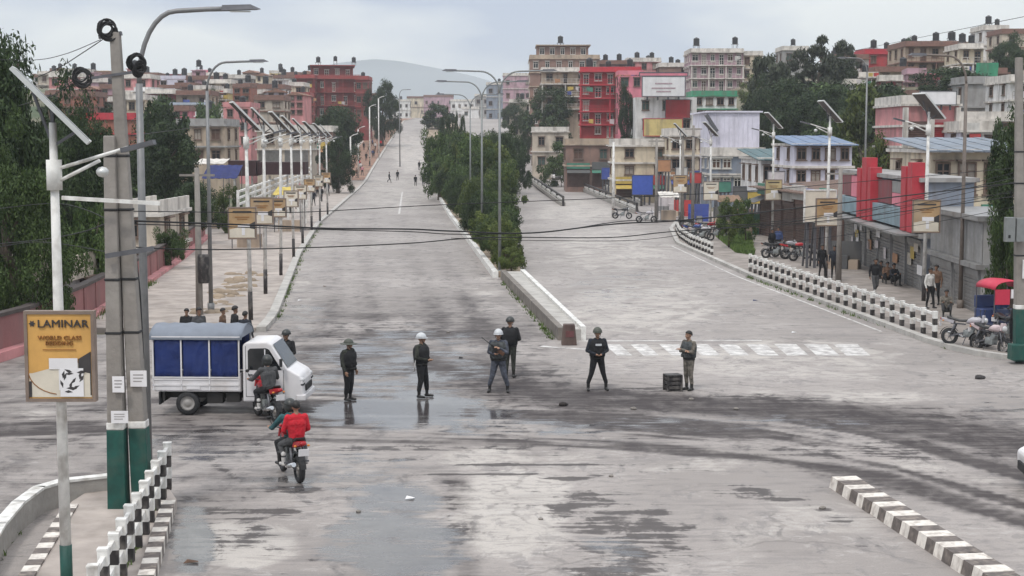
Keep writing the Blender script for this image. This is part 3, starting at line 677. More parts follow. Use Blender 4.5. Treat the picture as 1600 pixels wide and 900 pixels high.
house('hill_house', 'bright lavender white house on the crest of the left hillside', 243, 297, 124, 172, 350, 3, W_lav, W_lav, dep=9, cols=2, short='bright white crest house', tanks=[(.25, .6), (.5, 1.1), (.8, 1.0)], slab=False, skip=.4)
house('hill_house', 'mauve house with brown slabs right of the bright white crest house', 292, 330, 124, 180, 345, 3, W_mauve, T_brown, short='mauve house by the crest house', tanks=[(.4, .9)], tower=(.4, 2.6, 2))
house('hill_house', 'long low house under a wide pale roof below the white crest house', 215, 320, 164, 192, 290, 1, W_beige, T_white, roof='sheet', short='long low pale roofed house')
house('hill_house', 'beige terrace house with balconies behind the second street lamp', 322, 362, 130, 190, 330, 3, W_beige, T_white, balc=True, short='beige house behind the second lamp', tanks=[(.3, .8), (.7, .8)])
house('hill_house', 'white house with slatted dark top floor between two roof tanks', 360, 402, 136, 190, 335, 3, W_white, T_brown, balc=True, short='white house with slatted top floor', tanks=[(.6, 1.0)])
house('hill_house', 'white block house with a large square tank left of the red stepped building', 398, 446, 138, 195, 330, 3, W_white, T_brown, short='white block house', tanks=[(.28, 1.0), (.8, 2.2)], tower=(.8, 2.8, 1.8))
house('hill_house', 'narrow cream house squeezed against the red stepped building', 440, 476, 134, 190, 350, 3, W_cream, T_white, short='narrow cream house', tanks=[(.5, .7)])
house('stepped_building', 'tall red stepped apartment building on the crest of the left hillside', 478, 566, 102, 186, 385, 4, W_redbrick, T_redbrick, dep=14, cols=5, balc=True, setback=1, short='red stepped building', tanks=[(.12, .8), (.52, 1.4), (.95, .9)], rz=.12, fm=wframe_m)
house('hill_house', 'small red annex house left below the red stepped building', 443, 484, 150, 192, 340, 3, W_redbrick, T_redbrick, balc=True, dep=7, short='small red annex')
house('stepped_wing', 'lower brick red wing attached to the left of the red stepped building', 462, 492, 122, 188, 380, 3, W_redbrick, T_redbrick, dep=10, cols=2, balc=True, short='brick red wing', tanks=[(.4, .6)])
house('stepped_wing', 'brick red wing attached to the right of the red stepped building', 556, 576, 124, 188, 380, 3, W_redbrick, T_redbrick, dep=10, cols=2, short='right brick red wing', tanks=[(.5, .6)])
house('roadside_house', 'pink three storey house with dark windows behind the row of solar panels', 350, 392, 168, 232, 240, 3, W_pink, W_pink, dep=9, cols=2, slab=False, short='pink three storey house', tanks=[(.6, .6)])
house('roadside_building', 'long pale low building behind the row of solar street lamps', 402, 484, 205, 262, 205, 2, W_beige, T_white, dep=8, shop=S_grey, signs=False, short='long pale low building')
house('roadside_building', 'grey concrete shed with tan boards left of the pink three storey house', 268, 352, 196, 262, 190, 2, W_tan, W_grey, dep=10, cols=3, short='grey concrete shed')
house('roadside_shop', 'brown stone shop front under the green trees beside the left road', 478, 520, 205, 250, 235, 2, W_brown, T_white, dep=7, shop=S_brown, short='brown stone shop')
# ---- far centre
for k, (x0, x1, yt, yb, Y, wm, tm, ds) in enumerate((
    (612, 640, 158, 186, 760, W_white, T_white, 'tiny white far house left of the road crest'),
    (636, 664, 153, 182, 800, W_cream, T_brown, 'tiny cream far house on the road crest'),
    (662, 708, 151, 184, 780, W_mauve, T_brown, 'mauve flat roofed far building under the mountain'),
    (704, 742, 158, 188, 720, W_white, T_white, 'small white far house left of the median lamps'),
    (722, 748, 170, 200, 600, W_white, T_white, 'white far shop seen between the lamp posts'),
    (742, 788, 150, 200, 620, W_grey, T_white, 'grey far house behind the double arm lamps'),
    (760, 800, 132, 190, 560, W_slate, T_white, 'blue grey terraced house right of the double arm lamps'),
    (786, 832, 118, 180, 520, W_mauve, T_white, 'mauve and white terraced house left of the brown tower block'),
    (796, 836, 160, 215, 400, W_beige, T_white, 'beige lower house at the foot of the mauve terrace'))):
    house('far_house', ds, x0, x1, yt, yb, Y, 3 if yb - yt > 33 else 2, wm, tm, dep=8, short=' '.join(ds.split(' far ')[-1].split()[:6]), pane=False, tanks=[(.5, .8)] if k % 2 == 0 else ())
# ---- right side
house('tower_block', 'tall brown brick apartment block with white top floor right of the median', 828, 936, 70, 200, 335, 6, W_brown, W_tan, dep=13, cols=6, setback=1, short='tall brown block', fm=wframe_m, tanks=[(.4, .5)])
house('hill_house', 'cream balcony house in front of the tall brown block', 846, 920, 112, 190, 300, 4, W_tan, T_white, dep=8, balc=True, short='cream balcony house')
house('apartment_building', 'bright red apartment building with white window frames', 906, 1000, 112, 216, 270, 5, W_red, T_red, dep=12, cols=5, balc=True, rz=-.1, short='bright red apartments', fm=wframe_m, tanks=[(.1, .8), (.45, .9), (.85, 1.0)])
house('hill_house', 'deep pink house wall right of the bright red apartments', 966, 1004, 118, 216, 262, 4, W_dpink, W_dpink, dep=9, slab=False, cols=2, short='deep pink house')
bb = house('billboard_building', 'white and pink commercial building carrying a large white roof billboard', 992, 1088, 152, 240, 235, 3, W_white, W_dpink, dep=12, cols=3, short='billboard building', slab=False, roof='none', side=False)
house('apartment_building', 'mauve apartment building with cream right bay and twin roof tanks', 1078, 1160, 82, 205, 320, 6, W_mauve, T_white, dep=12, cols=6, balc=True, short='mauve apartments', fm=wframe_m, tanks=[(.1, 1.4), (.92, 1.8)])
house('hill_house', 'cream bay house attached to the right of the mauve apartments', 1158, 1190, 86, 190, 322, 5, W_cream, T_white, dep=10, cols=2, short='cream bay house')
house('hill_house', 'white house with green painted parapet below the mauve apartments', 1082, 1150, 150, 232, 245, 4, W_white, W_green, dep=9, cols=4, short='white house with green parapet')
house('shop_house', 'cream shop house with wide eaves below the white roof billboard', 960, 1052, 228, 308, 178, 3, W_cream, T_white, dep=9, shop=S_brown, short='cream shop house')
house('shop_house', 'pale shop house with stepped eaves left of the lavender metal shed', 1046, 1110, 212, 305, 172, 3, W_cream, T_white, dep=9, cols=3, shop=S_grey, short='pale shop house')
house('low_house', 'low beige house behind the roadside bush right of the median', 832, 888, 206, 268, 262, 2, W_beige, T_white, dep=8, short='low beige house')
house('low_house', 'dark brown low shop beside the guard rails of the service road', 884, 962, 226, 292, 215, 2, W_brown, W_tan, dep=8, shop=S_brown, short='dark brown low shop')
shed = house('metal_shed', 'large plain lavender metal shed above a dark glazed ground floor', 1106, 1186, 176, 242, 165, 1, W_lav, W_lav, dep=14, slab=False, roof='none', skip=1, side=False, cat='shed')
house('glazed_shop', 'dark blue glazed shop front under the lavender metal shed', 1110, 1194, 243, 302, 162, 2, W_slate, T_white, dep=8, cols=5, winw=1.9, winh=1.6, short='glazed shop', foot=5, fm=wframe_m)
house('hill_house', 'white terraced house with dark veranda among the right hillside trees', 1296, 1356, 92, 165, 280, 3, W_white, T_brown, dep=9, balc=True, short='white veranda house', tanks=[(.2, .9)])
house('hill_house', 'house with a steep dark red upper storey on the right skyline', 1350, 1402, 84, 170, 290, 4, W_red, T_red, dep=9, short='dark red skyline house', tanks=[(.35, 1.2)])
house('hill_house', 'cream and brown terraced house below the dark red skyline house', 1366, 1432, 112, 178, 255, 3, W_cream, T_brown, dep=9, balc=True, short='cream and brown terraced house', tanks=[(.8, .9)])
house('hill_house', 'wide brown house under a long grey flat roof with a row of tanks', 1412, 1506, 72, 172, 262, 4, W_tan, T_brown, dep=12, cols=5, balc=True, short='wide brown house', tanks=[(.2, .9), (.6, 1.1), (.9, 1.1)])
house('hill_house', 'cream house with tall columns right of the wide brown house', 1498, 1534, 76, 170, 250, 4, W_cream, T_white, dep=9, cols=2, balc=True, short='cream column house', tanks=[(.3, 1.2), (.75, 1.2)])
house('hill_house', 'white rooftop house at the top right carrying twin tanks', 1536, 1574, 46, 120, 300, 3, W_white, T_white, dep=9, cols=2, short='white top right house', tanks=[(.35, 1.2), (.75, 1.2)])
house('hill_house', 'grey roofed house at the upper right corner', 1564, 1625, 52, 120, 285, 3, W_beige, T_brown, dep=9, short='upper right corner house')
house('hill_house', 'olive house on the skyline behind the eucalyptus trees', 1222, 1262, 78, 150, 330, 3, W_grey, T_white, dep=9, short='olive skyline house', tanks=[(.5, 1.3)])
house('concrete_house', 'bare grey concrete building at the upper right beside the green netting', 1506, 1584, 130, 205, 190, 2, W_grey, W_grey, dep=12, cols=3, skip=.6, short='bare grey concrete building')
house('white_house', 'white framed house at the right edge above the leafy street tree', 1576, 1640, 128, 215, 175, 3, W_white, T_white, dep=9, balc=True, short='white framed house')
house('slate_house', 'blue grey house under the bare concrete building', 1498, 1620, 188, 260, 150, 2, W_slate, T_white, dep=10, cols=4, short='blue grey house')
# ---- right roadside, nearer
sf = house('showroom', 'pale pink framed showroom with red shutters and a white sign band', 1408, 1496, 164, 262, 135, 3, W_pink, T_white, dep=10, cols=2, short='pink framed showroom', shop=S_red, skip=1, side=False, cat='shop')
house('cream_building', 'cream two storey building with tall dark windows right of the red facade', 1450, 1600, 236, 432, 83, 2, W_cream, T_white, dep=9, cols=4, winw=1.1, winh=1.7, short='cream two storey building', roof='sheet', cat='shop house', shop=S_grey)
fac = house('red_fascia_shop', 'shop building with red upper facade and blue grey fascia band', 1312, 1432, 262, 405, 92, 2, W_slate, W_grey, dep=2.2, skip=1, short='red facade shop', side=False, shop=S_grey, cat='shop', roof='none', line=((20.2, 93), (19.1, 71), 5.2), signs=False)
house('grey_sheet_house', 'corrugated grey shed behind the leafy street tree', 1462, 1640, 338, 482, 68, 2, W_grey, S_grey, dep=5, cols=4, skip=1, roof='none', line=((19.3, 70.5), (18.9, 61.5), 3.9), clad=S_grey, short='corrugated grey shed', shop=S_grey, signs=False, cat='shed')
house('shop_row', 'row of dark brown shuttered shops behind the parked motorcycles', 1186, 1322, 296, 372, 112, 1, W_brown, W_grey, dep=6, line=((18.6, 115), (20.0, 94), 3.5), shop=S_brown, short='dark shuttered shops', roof='sheet', roofm=R_rust, cat='shop')
house('blue_roof_shed', 'low shed with teal sheet roof behind the shuttered shops', 1188, 1290, 248, 300, 140, 1, W_white, T_white, dep=12, roof='sheet', roofm=R_teal, cols=4, short='teal roofed shed', cat='shed')
house('blue_roof_shed', 'pale blue market shed with white wall left of the red facade', 1240, 1330, 226, 296, 128, 2, W_lav, T_white, dep=10, roof='sheet', roofm=R_blue, cols=4, short='pale blue market shed', cat='shed')

# more of the dense hillside: rows behind and between
for (x0, x1, yt, yb, Y, n, wm, tm, ds, sh, tk) in (
    (60, 100, 116, 150, 420, 2, W_beige, T_white, 'small beige house on the skyline at the far left', 'far left skyline house', ((.5, .8),)),
    (100, 140, 112, 150, 425, 2, W_lav, T_white, 'pale lavender skyline house left of the black cable coil', 'pale lavender skyline house', ((.3, .8),)),
    (148, 196, 116, 155, 415, 2, W_mauve, T_brown, 'mauve skyline house directly behind the taller concrete pole', 'mauve skyline house', ((.7, .8),)),
    (92, 150, 150, 200, 280, 3, W_brick, T_brown, 'brown brick house half hidden by the dark left tree', 'half hidden brick house', ()),
    (212, 248, 118, 150, 430, 2, W_cream, T_brown, 'cream skyline house right of the nearest street lamp', 'cream skyline house', ((.4, .9),)),
    (228, 276, 146, 192, 305, 2, W_maroon, T_white, 'maroon house with white slabs below the bright white crest house', 'maroon slab house', ()),
    (276, 330, 148, 195, 300, 2, W_tan, T_brown, 'tan house with brown slabs in the middle of the left hillside', 'tan slab house', ((.3, .7),)),
    (300, 350, 118, 160, 410, 3, W_mauve, T_white, 'mauve skyline house above the second street lamp', 'mauve skyline house by the second lamp', ((.5, .8),)),
    (350, 392, 122, 160, 415, 3, W_grey, T_white, 'grey skyline house left of the slatted top floor', 'grey skyline house', ((.5, 1.0),)),
    (398, 444, 156, 210, 270, 3, W_beige, T_brown, 'beige house with brown slabs above the long pale low building', 'beige slab house', ()),
    (428, 470, 122, 160, 420, 3, W_white, T_brown, 'white skyline house with a dark roof edge left of the red building', 'white skyline house', ((.3, .8), (.8, .8))),
    (560, 588, 150, 185, 480, 2, W_white, T_brown, 'small white house behind the dark crest tree', 'small white crest house', ()),
    (936, 984, 100, 150, 345, 3, W_mauve, T_brown, 'mauve skyline house right behind the bright red apartments', 'mauve house behind the red apartments', ((.2, .8), (.7, .9))),
    (980, 1032, 96, 150, 350, 3, W_pink, T_white, 'pink skyline house with roof plants above the billboard', 'pink house above the billboard', ((.3, .7), (.8, .8))),
    (1030, 1080, 104, 150, 340, 3, W_brown, T_white, 'brown skyline house left of the mauve apartments', 'brown skyline house', ((.4, .9),)),
    (1395, 1440, 80, 130, 310, 3, W_white, T_brown, 'white skyline house right of the dark red upper storey', 'white skyline house', ((.5, 1.0),)),
    (1420, 1480, 150, 190, 215, 2, W_tan, T_brown, 'tan house half hidden behind the pink framed showroom', 'tan half hidden house', ()),
    (1500, 1560, 205, 250, 130, 2, W_lav, T_white, 'pale house with blue roof edge left of the leafy street tree', 'pale blue roofed house', ())):
    house('hill_house' if Y > 200 else 'roadside_house', ds, x0, x1, yt, yb, Y, n, wm, tm, dep=8, short=sh, tanks=tk, pane=False, balc=(x0 % 3 == 0))

rgh = random.Random(21)
def landmark(x):
    for lim, t in ((90, 'behind the nearest solar panel'), (150, 'left of the twin poles'), (205, 'behind the twin poles'), (245, 'beside the nearest street lamp'), (300, 'below the white crest house'), (352, 'by the second street lamp'), (410, 'above the solar panels'), (480, 'left of the red stepped building'),
                   (1000, 'behind the red apartments'), (1085, 'above the billboard'), (1300, 'behind the dark grove'), (1360, 'by the white veranda house'), (1420, 'near the dark red skyline house'), (1500, 'near the wide brown house'), (1640, 'at the upper right edge')):
        if x < lim: return t
CO = [('white', W_white), ('rust brown', W_brick), ('mauve', W_mauve), ('cream', W_cream), ('pink', W_pink), ('grey', W_grey), ('tan', W_tan), ('deep pink', W_dpink), ('yellow', W_yel), ('maroon', W_maroon), ('brown', W_brown), ('lavender', W_lav)]
used_l = set(); ci = 0
def small(x, yt, Y, wd, hh, side, tier):
    global ci
    for _ in range(12):
        cn, cm = CO[(ci * 5) % 12]; ci += 1; lb = 'small ' + cn + ' house, ' + tier + ' row of the ' + side + ' hillside, ' + landmark(x)
        if lb not in used_l: break
    used_l.add(lb); n = 2 if hh < 34 else 3
    house('hill_house', lb, x, x + wd, yt, yt + hh, Y, n, cm, rgh.choice((T_white, T_brown, T_white, cm)), dep=rgh.uniform(6, 9), rz=rgh.uniform(-.25, .25), balc=rgh.random() < .35, slab=rgh.random() < .8, side=False,
          short=cn + ' house ' + landmark(x).replace('the ', ''), tanks=[(rgh.uniform(.2, .8), rgh.choice((.5, .9, 1.3)))] if rgh.random() < .6 else (), roof=None if rgh.random() < .75 else 'gable', cols=2 if wd < 32 else 3)
for x in range(55, 470, 23): small(x + rgh.uniform(-5, 5), rgh.uniform(110, 124), rgh.uniform(440, 470), rgh.uniform(20, 32), 36, 'left', 'top')
for x in range(70, 460, 29): small(x + rgh.uniform(-6, 6), rgh.uniform(134, 150), rgh.uniform(312, 328), rgh.uniform(24, 34), 34, 'left', 'middle')
for x in range(205, 350, 33): small(x + rgh.uniform(-6, 6), rgh.uniform(165, 182), rgh.uniform(262, 282), rgh.uniform(26, 38), 30, 'left', 'lower')
for x in range(940, 1075, 27): small(x + rgh.uniform(-5, 5), rgh.uniform(98, 108), rgh.uniform(360, 380), rgh.uniform(20, 30), 34, 'right', 'top')
for x in range(1300, 1600, 27): small(x + rgh.uniform(-5, 5), np.interp(x, [1300, 1450, 1600], [96, 72, 60]) + rgh.uniform(-6, 8), rgh.uniform(330, 350), rgh.uniform(22, 32), 36, 'right', 'top')
for x in range(1310, 1560, 34): small(x + rgh.uniform(-6, 6), np.interp(x, [1300, 1600], [128, 108]) + rgh.uniform(-6, 6), rgh.uniform(232, 248), rgh.uniform(26, 36), 38, 'right', 'middle')
# ---- billboard on the billboard building, its lettering blurred grey in the photo, red panel, metal shed ribs
def text(s, size, m, parent, loc, rot=(math.pi / 2, 0, 0), ext=.012, name='lettering', align='CENTER', sx=1.0):
    cu = bpy.data.curves.new('t', 'FONT'); cu.body = s; cu.size = size; cu.extrude = ext; cu.align_x = align; cu.align_y = 'CENTER'
    cu.resolution_u = 3
    o = bpy.data.objects.new('t', cu); col.objects.link(o)
    dg = bpy.context.evaluated_depsgraph_get(); me = bpy.data.meshes.new_from_object(o.evaluated_get(dg)); me.name = name
    bpy.data.objects.remove(o); me.materials.clear(); me.materials.append(m)
    q = link(name, me, parent, loc); q.rotation_euler = rot; q.scale = (sx, 1, 1); return q
ink = mat('sign_ink', (.04, .035, .035), .6, .2, 5); redink = mat('sign_red', (.5, .02, .03), .5, .1, 3); goldink = mat('sign_brown', (.25, .1, .02), .6, .2, 4)
sign_cream0 = mat('poster_cream', (.5, .45, .38), .7, .25, 6, dirt=.3)
board_w = mat('sign_white', (.72, .7, .7), .5, .06, 2, dirt=.15)
def board(name, label, x0, x1, yt, yb, Y, m, cat, frame=dsteel, thick=.25, legs=0, rz=0, lines=()):
    a = pt(x0, yb, Y); b = pt(x1, yt, Y); W = b.x - a.x; H = b.z - a.z
    o = empty(name, ((a.x + b.x) / 2, Y, a.z), rz, label, cat)
    mb = MB(); mb.bx(-W / 2, W / 2, 0, thick, 0, H); mb.build('panel', m, o)
    f = MB(); t = max(.06, W * .02)
    f.bx(-W / 2 - t, W / 2 + t, -.04, thick + .03, -t, -.002); f.bx(-W / 2 - t, W / 2 + t, -.04, thick + .03, H + .002, H + t); f.bx(-W / 2 - t, -W / 2 - .002, -.04, thick + .03, 0, H); f.bx(W / 2 + .002, W / 2 + t, -.04, thick + .03, 0, H)
    f.build('frame', frame, o)
    if legs:
        for k in range(4):
            g = MB(); x = -W / 2 + W * (k + .5) / 4; g.bar((x, thick + .1, -legs), (x, thick + .1, H), .14); g.bar((x, thick + .1, H * .7), (x, thick + 1.8, -legs), .1); g.build('support', dsteel, o)
    for (s, sz, zz, m2) in lines: text(s, sz, m2, o, (0, -.012, H * zz))
    return o, W, H
board('roof_billboard', 'large white roof billboard with a pink upper edge above the commercial building', 1004, 1070, 120, 150, 233, board_w, 'billboard', legs=.6, lines=())
board('roof_billboard', 'narrow pink board strip above the large white roof billboard', 1000, 1074, 114, 118, 233.5, W_dpink, 'billboard')
bo_ = [o_ for o_ in col.objects if o_.name == 'roof_billboard'][0]
for zz_, ww_ in ((1.75, 2.6), (1.05, 3.6), (.55, 2.2)):
    q = MB(); q.bx(-ww_ / 2, ww_ / 2, -.03, -.001, zz_, zz_ + .22); q.build('print', mat('faded_print', (.4, .3, .32), .7, .3, 6), bo_)
board('wall_panel', 'dark red cladding panel on the front of the billboard building', 1040, 1078, 156, 184, 234.6, W_red, 'wall panel', thick=.2)
board('wall_panel', 'yellow and pink painted shop sign under the roof billboard', 1006, 1066, 186, 212, 234, W_yel, 'shop sign', frame=T_red, thick=.2)
board('shop_sign', 'blue shop sign beside the service road guard rails', 988, 1020, 274, 304, 170, mat('sign_blue', (.05, .1, .42), .5, .1, 3), 'shop sign', legs=3)
board('shop_sign', 'white sign band along the top of the pink framed showroom', 1438, 1494, 143, 163, 134, board_w, 'shop sign', legs=.5)
# showroom frame columns and shutters
a = pt(1408, 262, 134); 
o = sf; Wd = (pt(1496, 262, 135) - pt(1408, 262, 135)).x; Hh = pt(1408, 164, 135).z - pt(1408, 262, 135).z
for x in (-Wd / 2, -.2, Wd / 2 - .4):
    mb = MB(); mb.bx(x, x + .4, -.6, -.05, -4, Hh * .96); mb.build('column', T_white, o)
link('shutter', shutter_mesh(round(Wd / 2 - .7, 1), 1.5, S_red), o, (Wd / 4, 0, Hh * .4)); link('shutter', shutter_mesh(round(Wd / 2 - .7, 1), 1.6, S_brown), o, (-Wd / 4, 0, Hh * .4))
# red facade shop: red hanging columns, dark panels, blue grey fascia along the street front
o = fac; Wd = math.hypot(1.1, 22); Hh = 5.6
F = lambda t: -Wd / 2 + Wd * t
for t0, t1, top in ((.33, .38, 5.5), (.4, .46, 6.1), (.48, .52, 5.6), (.88, .93, 5.8), (.95, .995, 6.0)):
    mb = MB(); mb.bx(F(t0), F(t1), -.62, -.03, 2.75, top); mb.build('red_column', T_red, o)
mb = MB(); mb.bx(F(-.005), F(1.005), -.5, -.03, 2.85, 3.75); mb.build('fascia', mat('fascia_blue', (.2, .28, .32), .65, .2, 1, dirt=.5), o)
for t0, t1, z0, z1, m in ((.01, .14, 3.8, 5.0, W_maroon), (.15, .32, 3.8, 5.0, W_dpink), (.53, .69, 3.8, 5.0, W_maroon), (.7, .87, 3.8, 4.4, W_dpink), (.7, .87, 4.42, 5.0, S_grey)):
    mb = MB(); mb.bx(F(t0), F(t1), -.25, -.03, z0, z1); mb.build('facade_panel', m, o)
mb = MB(); mb.bx(F(0), F(1), -1.3, -.02, 2.62, 2.72); mb.build('awning', S_grey, o)
rgq = random.Random(8)
for k in range(16):
    t = rgq.uniform(.05, .97); z = rgq.uniform(.7, 2.0); mb = MB(); mb.bx(F(t), F(t) + rgq.uniform(.6, 1.3), -.14, -.125, z, z + rgq.uniform(.35, .6)); mb.build('poster', rgq.choice((board_w, sign_cream0, SIGN_MATS[3], SIGN_MATS[7], SIGN_MATS[6])), o)
# dark maroon canopy with posts on the left pavement
a = pt(357, 275, 128); b = pt(476, 251, 128)
o = empty('bus_stop_canopy', ((a.x + b.x) / 2, 128, tz((a.x + b.x) / 2, 128)), .0, 'long dark maroon canopy on posts beside the left pavement', 'canopy')
Wd = b.x - a.x; z0 = a.z - o.location.z; z1 = b.z - o.location.z
mb = MB(); mb.bx(-Wd / 2, -Wd * .14, 0, 2.5, z0, z1); mb.bx(-Wd * .13, Wd / 2, .25, 2.4, z0 + .1, z1 - .12); mb.build('fascia', mat('canopy_maroon', (.035, .012, .014), .6, .3, 2), o)
for k in range(5):
    mb = MB(); x = -Wd / 2 + .2 + (Wd - .4) * k / 4; mb.bar((x, 1.6, 0), (x, 1.6, z0), .14); mb.build('post', white_p, o)
# white pedestrian ramp railing left
p0 = pt(372, 322, 108); p1 = pt(486, 276, 165)
o = empty('ramp_railing', (p0.x, p0.y, p0.z), 0, 'white railing of the sloping ramp below the maroon canopy', 'railing')
d = p1 - p0
for h in (.1, .55, 1.0):
    mb = MB(); mb.bar((0, 0, h), d + Vector((0, 0, h)), .14); mb.build('rail', white_p, o)
pm = None
for k in range(13):
    q = d * (k / 12)
    if pm is None:
        mb = MB(); mb.bx(-.09, .09, -.09, .09, -3.2, 1.12); pm = mb.mesh('post', white_p)
    link('post', pm, o, q)
# yellow awning stall and blue tarpaulin stall
def stall(label, x0, x1, yt, yb, Y, m, hgt):
    a = pt(x0, yb, Y); b = pt(x1, yt, Y); zg = tz(a.x, Y) + .14
    o = empty('market_stall', ((a.x + b.x) / 2, Y, zg), 0, label, 'stall'); Wd = b.x - a.x; zt = b.z - zg
    mb = MB(); n = 10
    for i in range(n):
        x = -Wd / 2 + Wd * i / n; s = .05 * (i % 2)
        mb.add([(x, -.6, zt - hgt - s), (x + Wd / n, -.6, zt - hgt - .05 + s), (x + Wd / n, 2.2, zt - .05 + s), (x, 2.2, zt - s), (x, -.6, zt - hgt - s - .03), (x + Wd / n, -.6, zt - hgt - .08 + s), (x + Wd / n, 2.2, zt - .08 + s), (x, 2.2, zt - s - .03)], [(0, 1, 2, 3), (7, 6, 5, 4), (0, 4, 5, 1), (3, 2, 6, 7), (0, 3, 7, 4), (1, 5, 6, 2)])
    mb.build('awning', m, o)
    for x in (-Wd / 2 + .1, Wd / 2 - .1):
        for (y, z) in ((-.5, zt - hgt - .1), (2.1, zt - .12)):
            mb = MB(); mb.bar((x, y, 0), (x, y, z), .06); mb.build('pole', dsteel, o)
    mb = MB(); mb.bx(-Wd / 2 + .25, Wd / 2 - .25, .4, 1.3, 0, .85); mb.build('counter', W_tan, o)
    return o
stall('stall under a faded yellow awning on the left pavement', 428, 472, 293, 318, 118, mat('awning_yellow', (.5, .38, .08), .8, .2, 2, dirt=.3), .5)
stall('stall under a blue tarpaulin near the maroon canopy', 318, 372, 258, 292, 122, mat('tarp_blue', (.014, .022, .11), .85, .3, 2), 1.0)
stall('stall under a white sheet roof left of the blue tarpaulin', 300, 352, 248, 270, 132, T_white, .4)
stall('stall under an orange awning behind the row of pavement signs', 362, 410, 326, 350, 100, mat('awning_orange', (.6, .26, .05), .8, .2, 2, dirt=.2), .4)
# shed ribs on the lavender metal shed and its dark sloping gable roof edge
Wd = (pt(1186, 242, 165) - pt(1106, 242, 165)).x; Hh = pt(1106, 176, 165).z - pt(1106, 242, 165).z
rm = None
for k in range(11):
    if rm is None:
        mb = MB(); mb.bx(-.03, .03, -.06, 0, .05, Hh - .05); rm = mb.mesh('rib', W_lav)
    link('rib', rm, shed, (-Wd / 2 + Wd * (k + .5) / 11, 0, 0))
mb = MB(); mb.bar((-Wd / 2 - .3, -.4, Hh - .2), (-Wd / 2 + .9, -.4, Hh - 2.0), 1.0, .3); mb.build('roof_edge', dsteel, shed)
mb = MB(); mb.bx(-Wd / 2 - .3, Wd / 2 + .3, -.25, 14.3, Hh + .01, Hh + .18); mb.build('roof', W_lav, shed)
# green netting on scaffold
a = pt(1524, 128, 205); b = pt(1560, 98, 205)
o = empty('scaffold_net', ((a.x + b.x) / 2, 205, a.z), 0, 'bright green safety netting on a scaffold above the bare concrete building', 'netting'); Wd = b.x - a.x; Hh = b.z - a.z
mb = MB(); n = 9; vs = []
for i in range(n + 1):
    for j in range(6): vs.append((-Wd / 2 + Wd * i / n, .18 * math.sin(i * 2.1 + j), Hh * j / 5))
mb.add(vs, [(i * 6 + j, (i + 1) * 6 + j, (i + 1) * 6 + j + 1, i * 6 + j + 1) for i in range(n) for j in range(5)], 0, True); mb.build('net', W_green, o)
for x in (-Wd / 2, 0, Wd / 2):
    mb = MB(); mb.bar((x, .5, -6), (x, .5, Hh + .3), .08); mb.build('scaffold_pole', dsteel, o)
# ---- pink boundary wall on the left, pilasters and coping
wall_pts = [(-17.5, 44), (-16.6, 52), (-16.9, 60), (-18.2, 75), (-20, 92), (-22.5, 112)]
o = empty('boundary_wall', (-17, 55, 0), 0, 'long low brick pink boundary wall with dark coping along the left pavement', 'wall')
W_bw = wallm('boundary_pink', (.27, .12, .115), .5)
for i in range(len(wall_pts) - 1):
    a = Vector(wall_pts[i] + (0,)) - o.location; b = Vector(wall_pts[i + 1] + (0,)) - o.location
    mb = MB(); mb.bar(a + Vector((0, 0, .72)), b + Vector((0, 0, .72)), .22, 1.3, up=(0, 0, 1)); mb.build('wall_panel', W_bw, o)
    mb = MB(); mb.bar(a + Vector((0, 0, 1.44)), b + Vector((0, 0, 1.44)), .36, .12); mb.build('coping', mat('coping_dark', (.07, .055, .05), .8, .3, 2), o)
    mb = MB(); mb.bar(a + Vector((.25, 0, .1)), b + Vector((.25, 0, .1)), .5, .42); mb.build('plinth', W_pink, o)
    n = int((b - a).length / 2.5)
    for k in range(n):
        q = a + (b - a) * (k / n); mb = MB(); mb.bx(-.16, .16, -.16, .16, 0, 1.36); mb.build('pilaster', W_bw, o, q)
# building behind the wall
house('compound_house', 'white plastered house hidden among the trees behind the pink wall', 196, 250, 336, 440, 88, 2, W_beige, T_white, dep=8, cols=2, short='white compound house')
house('compound_house', 'low white outbuilding behind the pink wall at the left edge', 20, 105, 436, 500, 62, 1, W_white, W_beige, dep=5, cols=2, slab=True, short='low white outbuilding', foot=3)

stall('stall under a faded brown awning left of the second right solar lamp', 1120, 1160, 306, 330, 118, mat('awning_brown', (.2, .12, .07), .8, .2, 2, dirt=.3), .4)
stall('stall under a pale sheet awning by the two concrete poles', 1030, 1062, 300, 326, 135, T_white, .4)
stall('stall under a grey sheet awning in front of the glazed shop', 1150, 1190, 292, 318, 130, S_grey, .3)
# heap of earth and rubble on the left pavement
o = bpy.data.objects.new('x', None); bpy.data.objects.remove(o)
mb = MB(); rgk = random.Random(3)
for k in range(70):
    u = rgk.random(); a = gp(325 + 70 * u, 492 - 70 * u, .14); r = rgk.uniform(.1, .4)
    mb.ell((a.x + rgk.gauss(0, .45), a.y + rgk.gauss(0, .8), .12), (r, r * rgk.uniform(.7, 1.2), r * rgk.uniform(.3, .6)), 7, 4)
o = mb.build('earth_heap', dirtm); tag(o, 'long heap of brown earth and rubble on the left pavement', 'earth heap', kind='stuff')

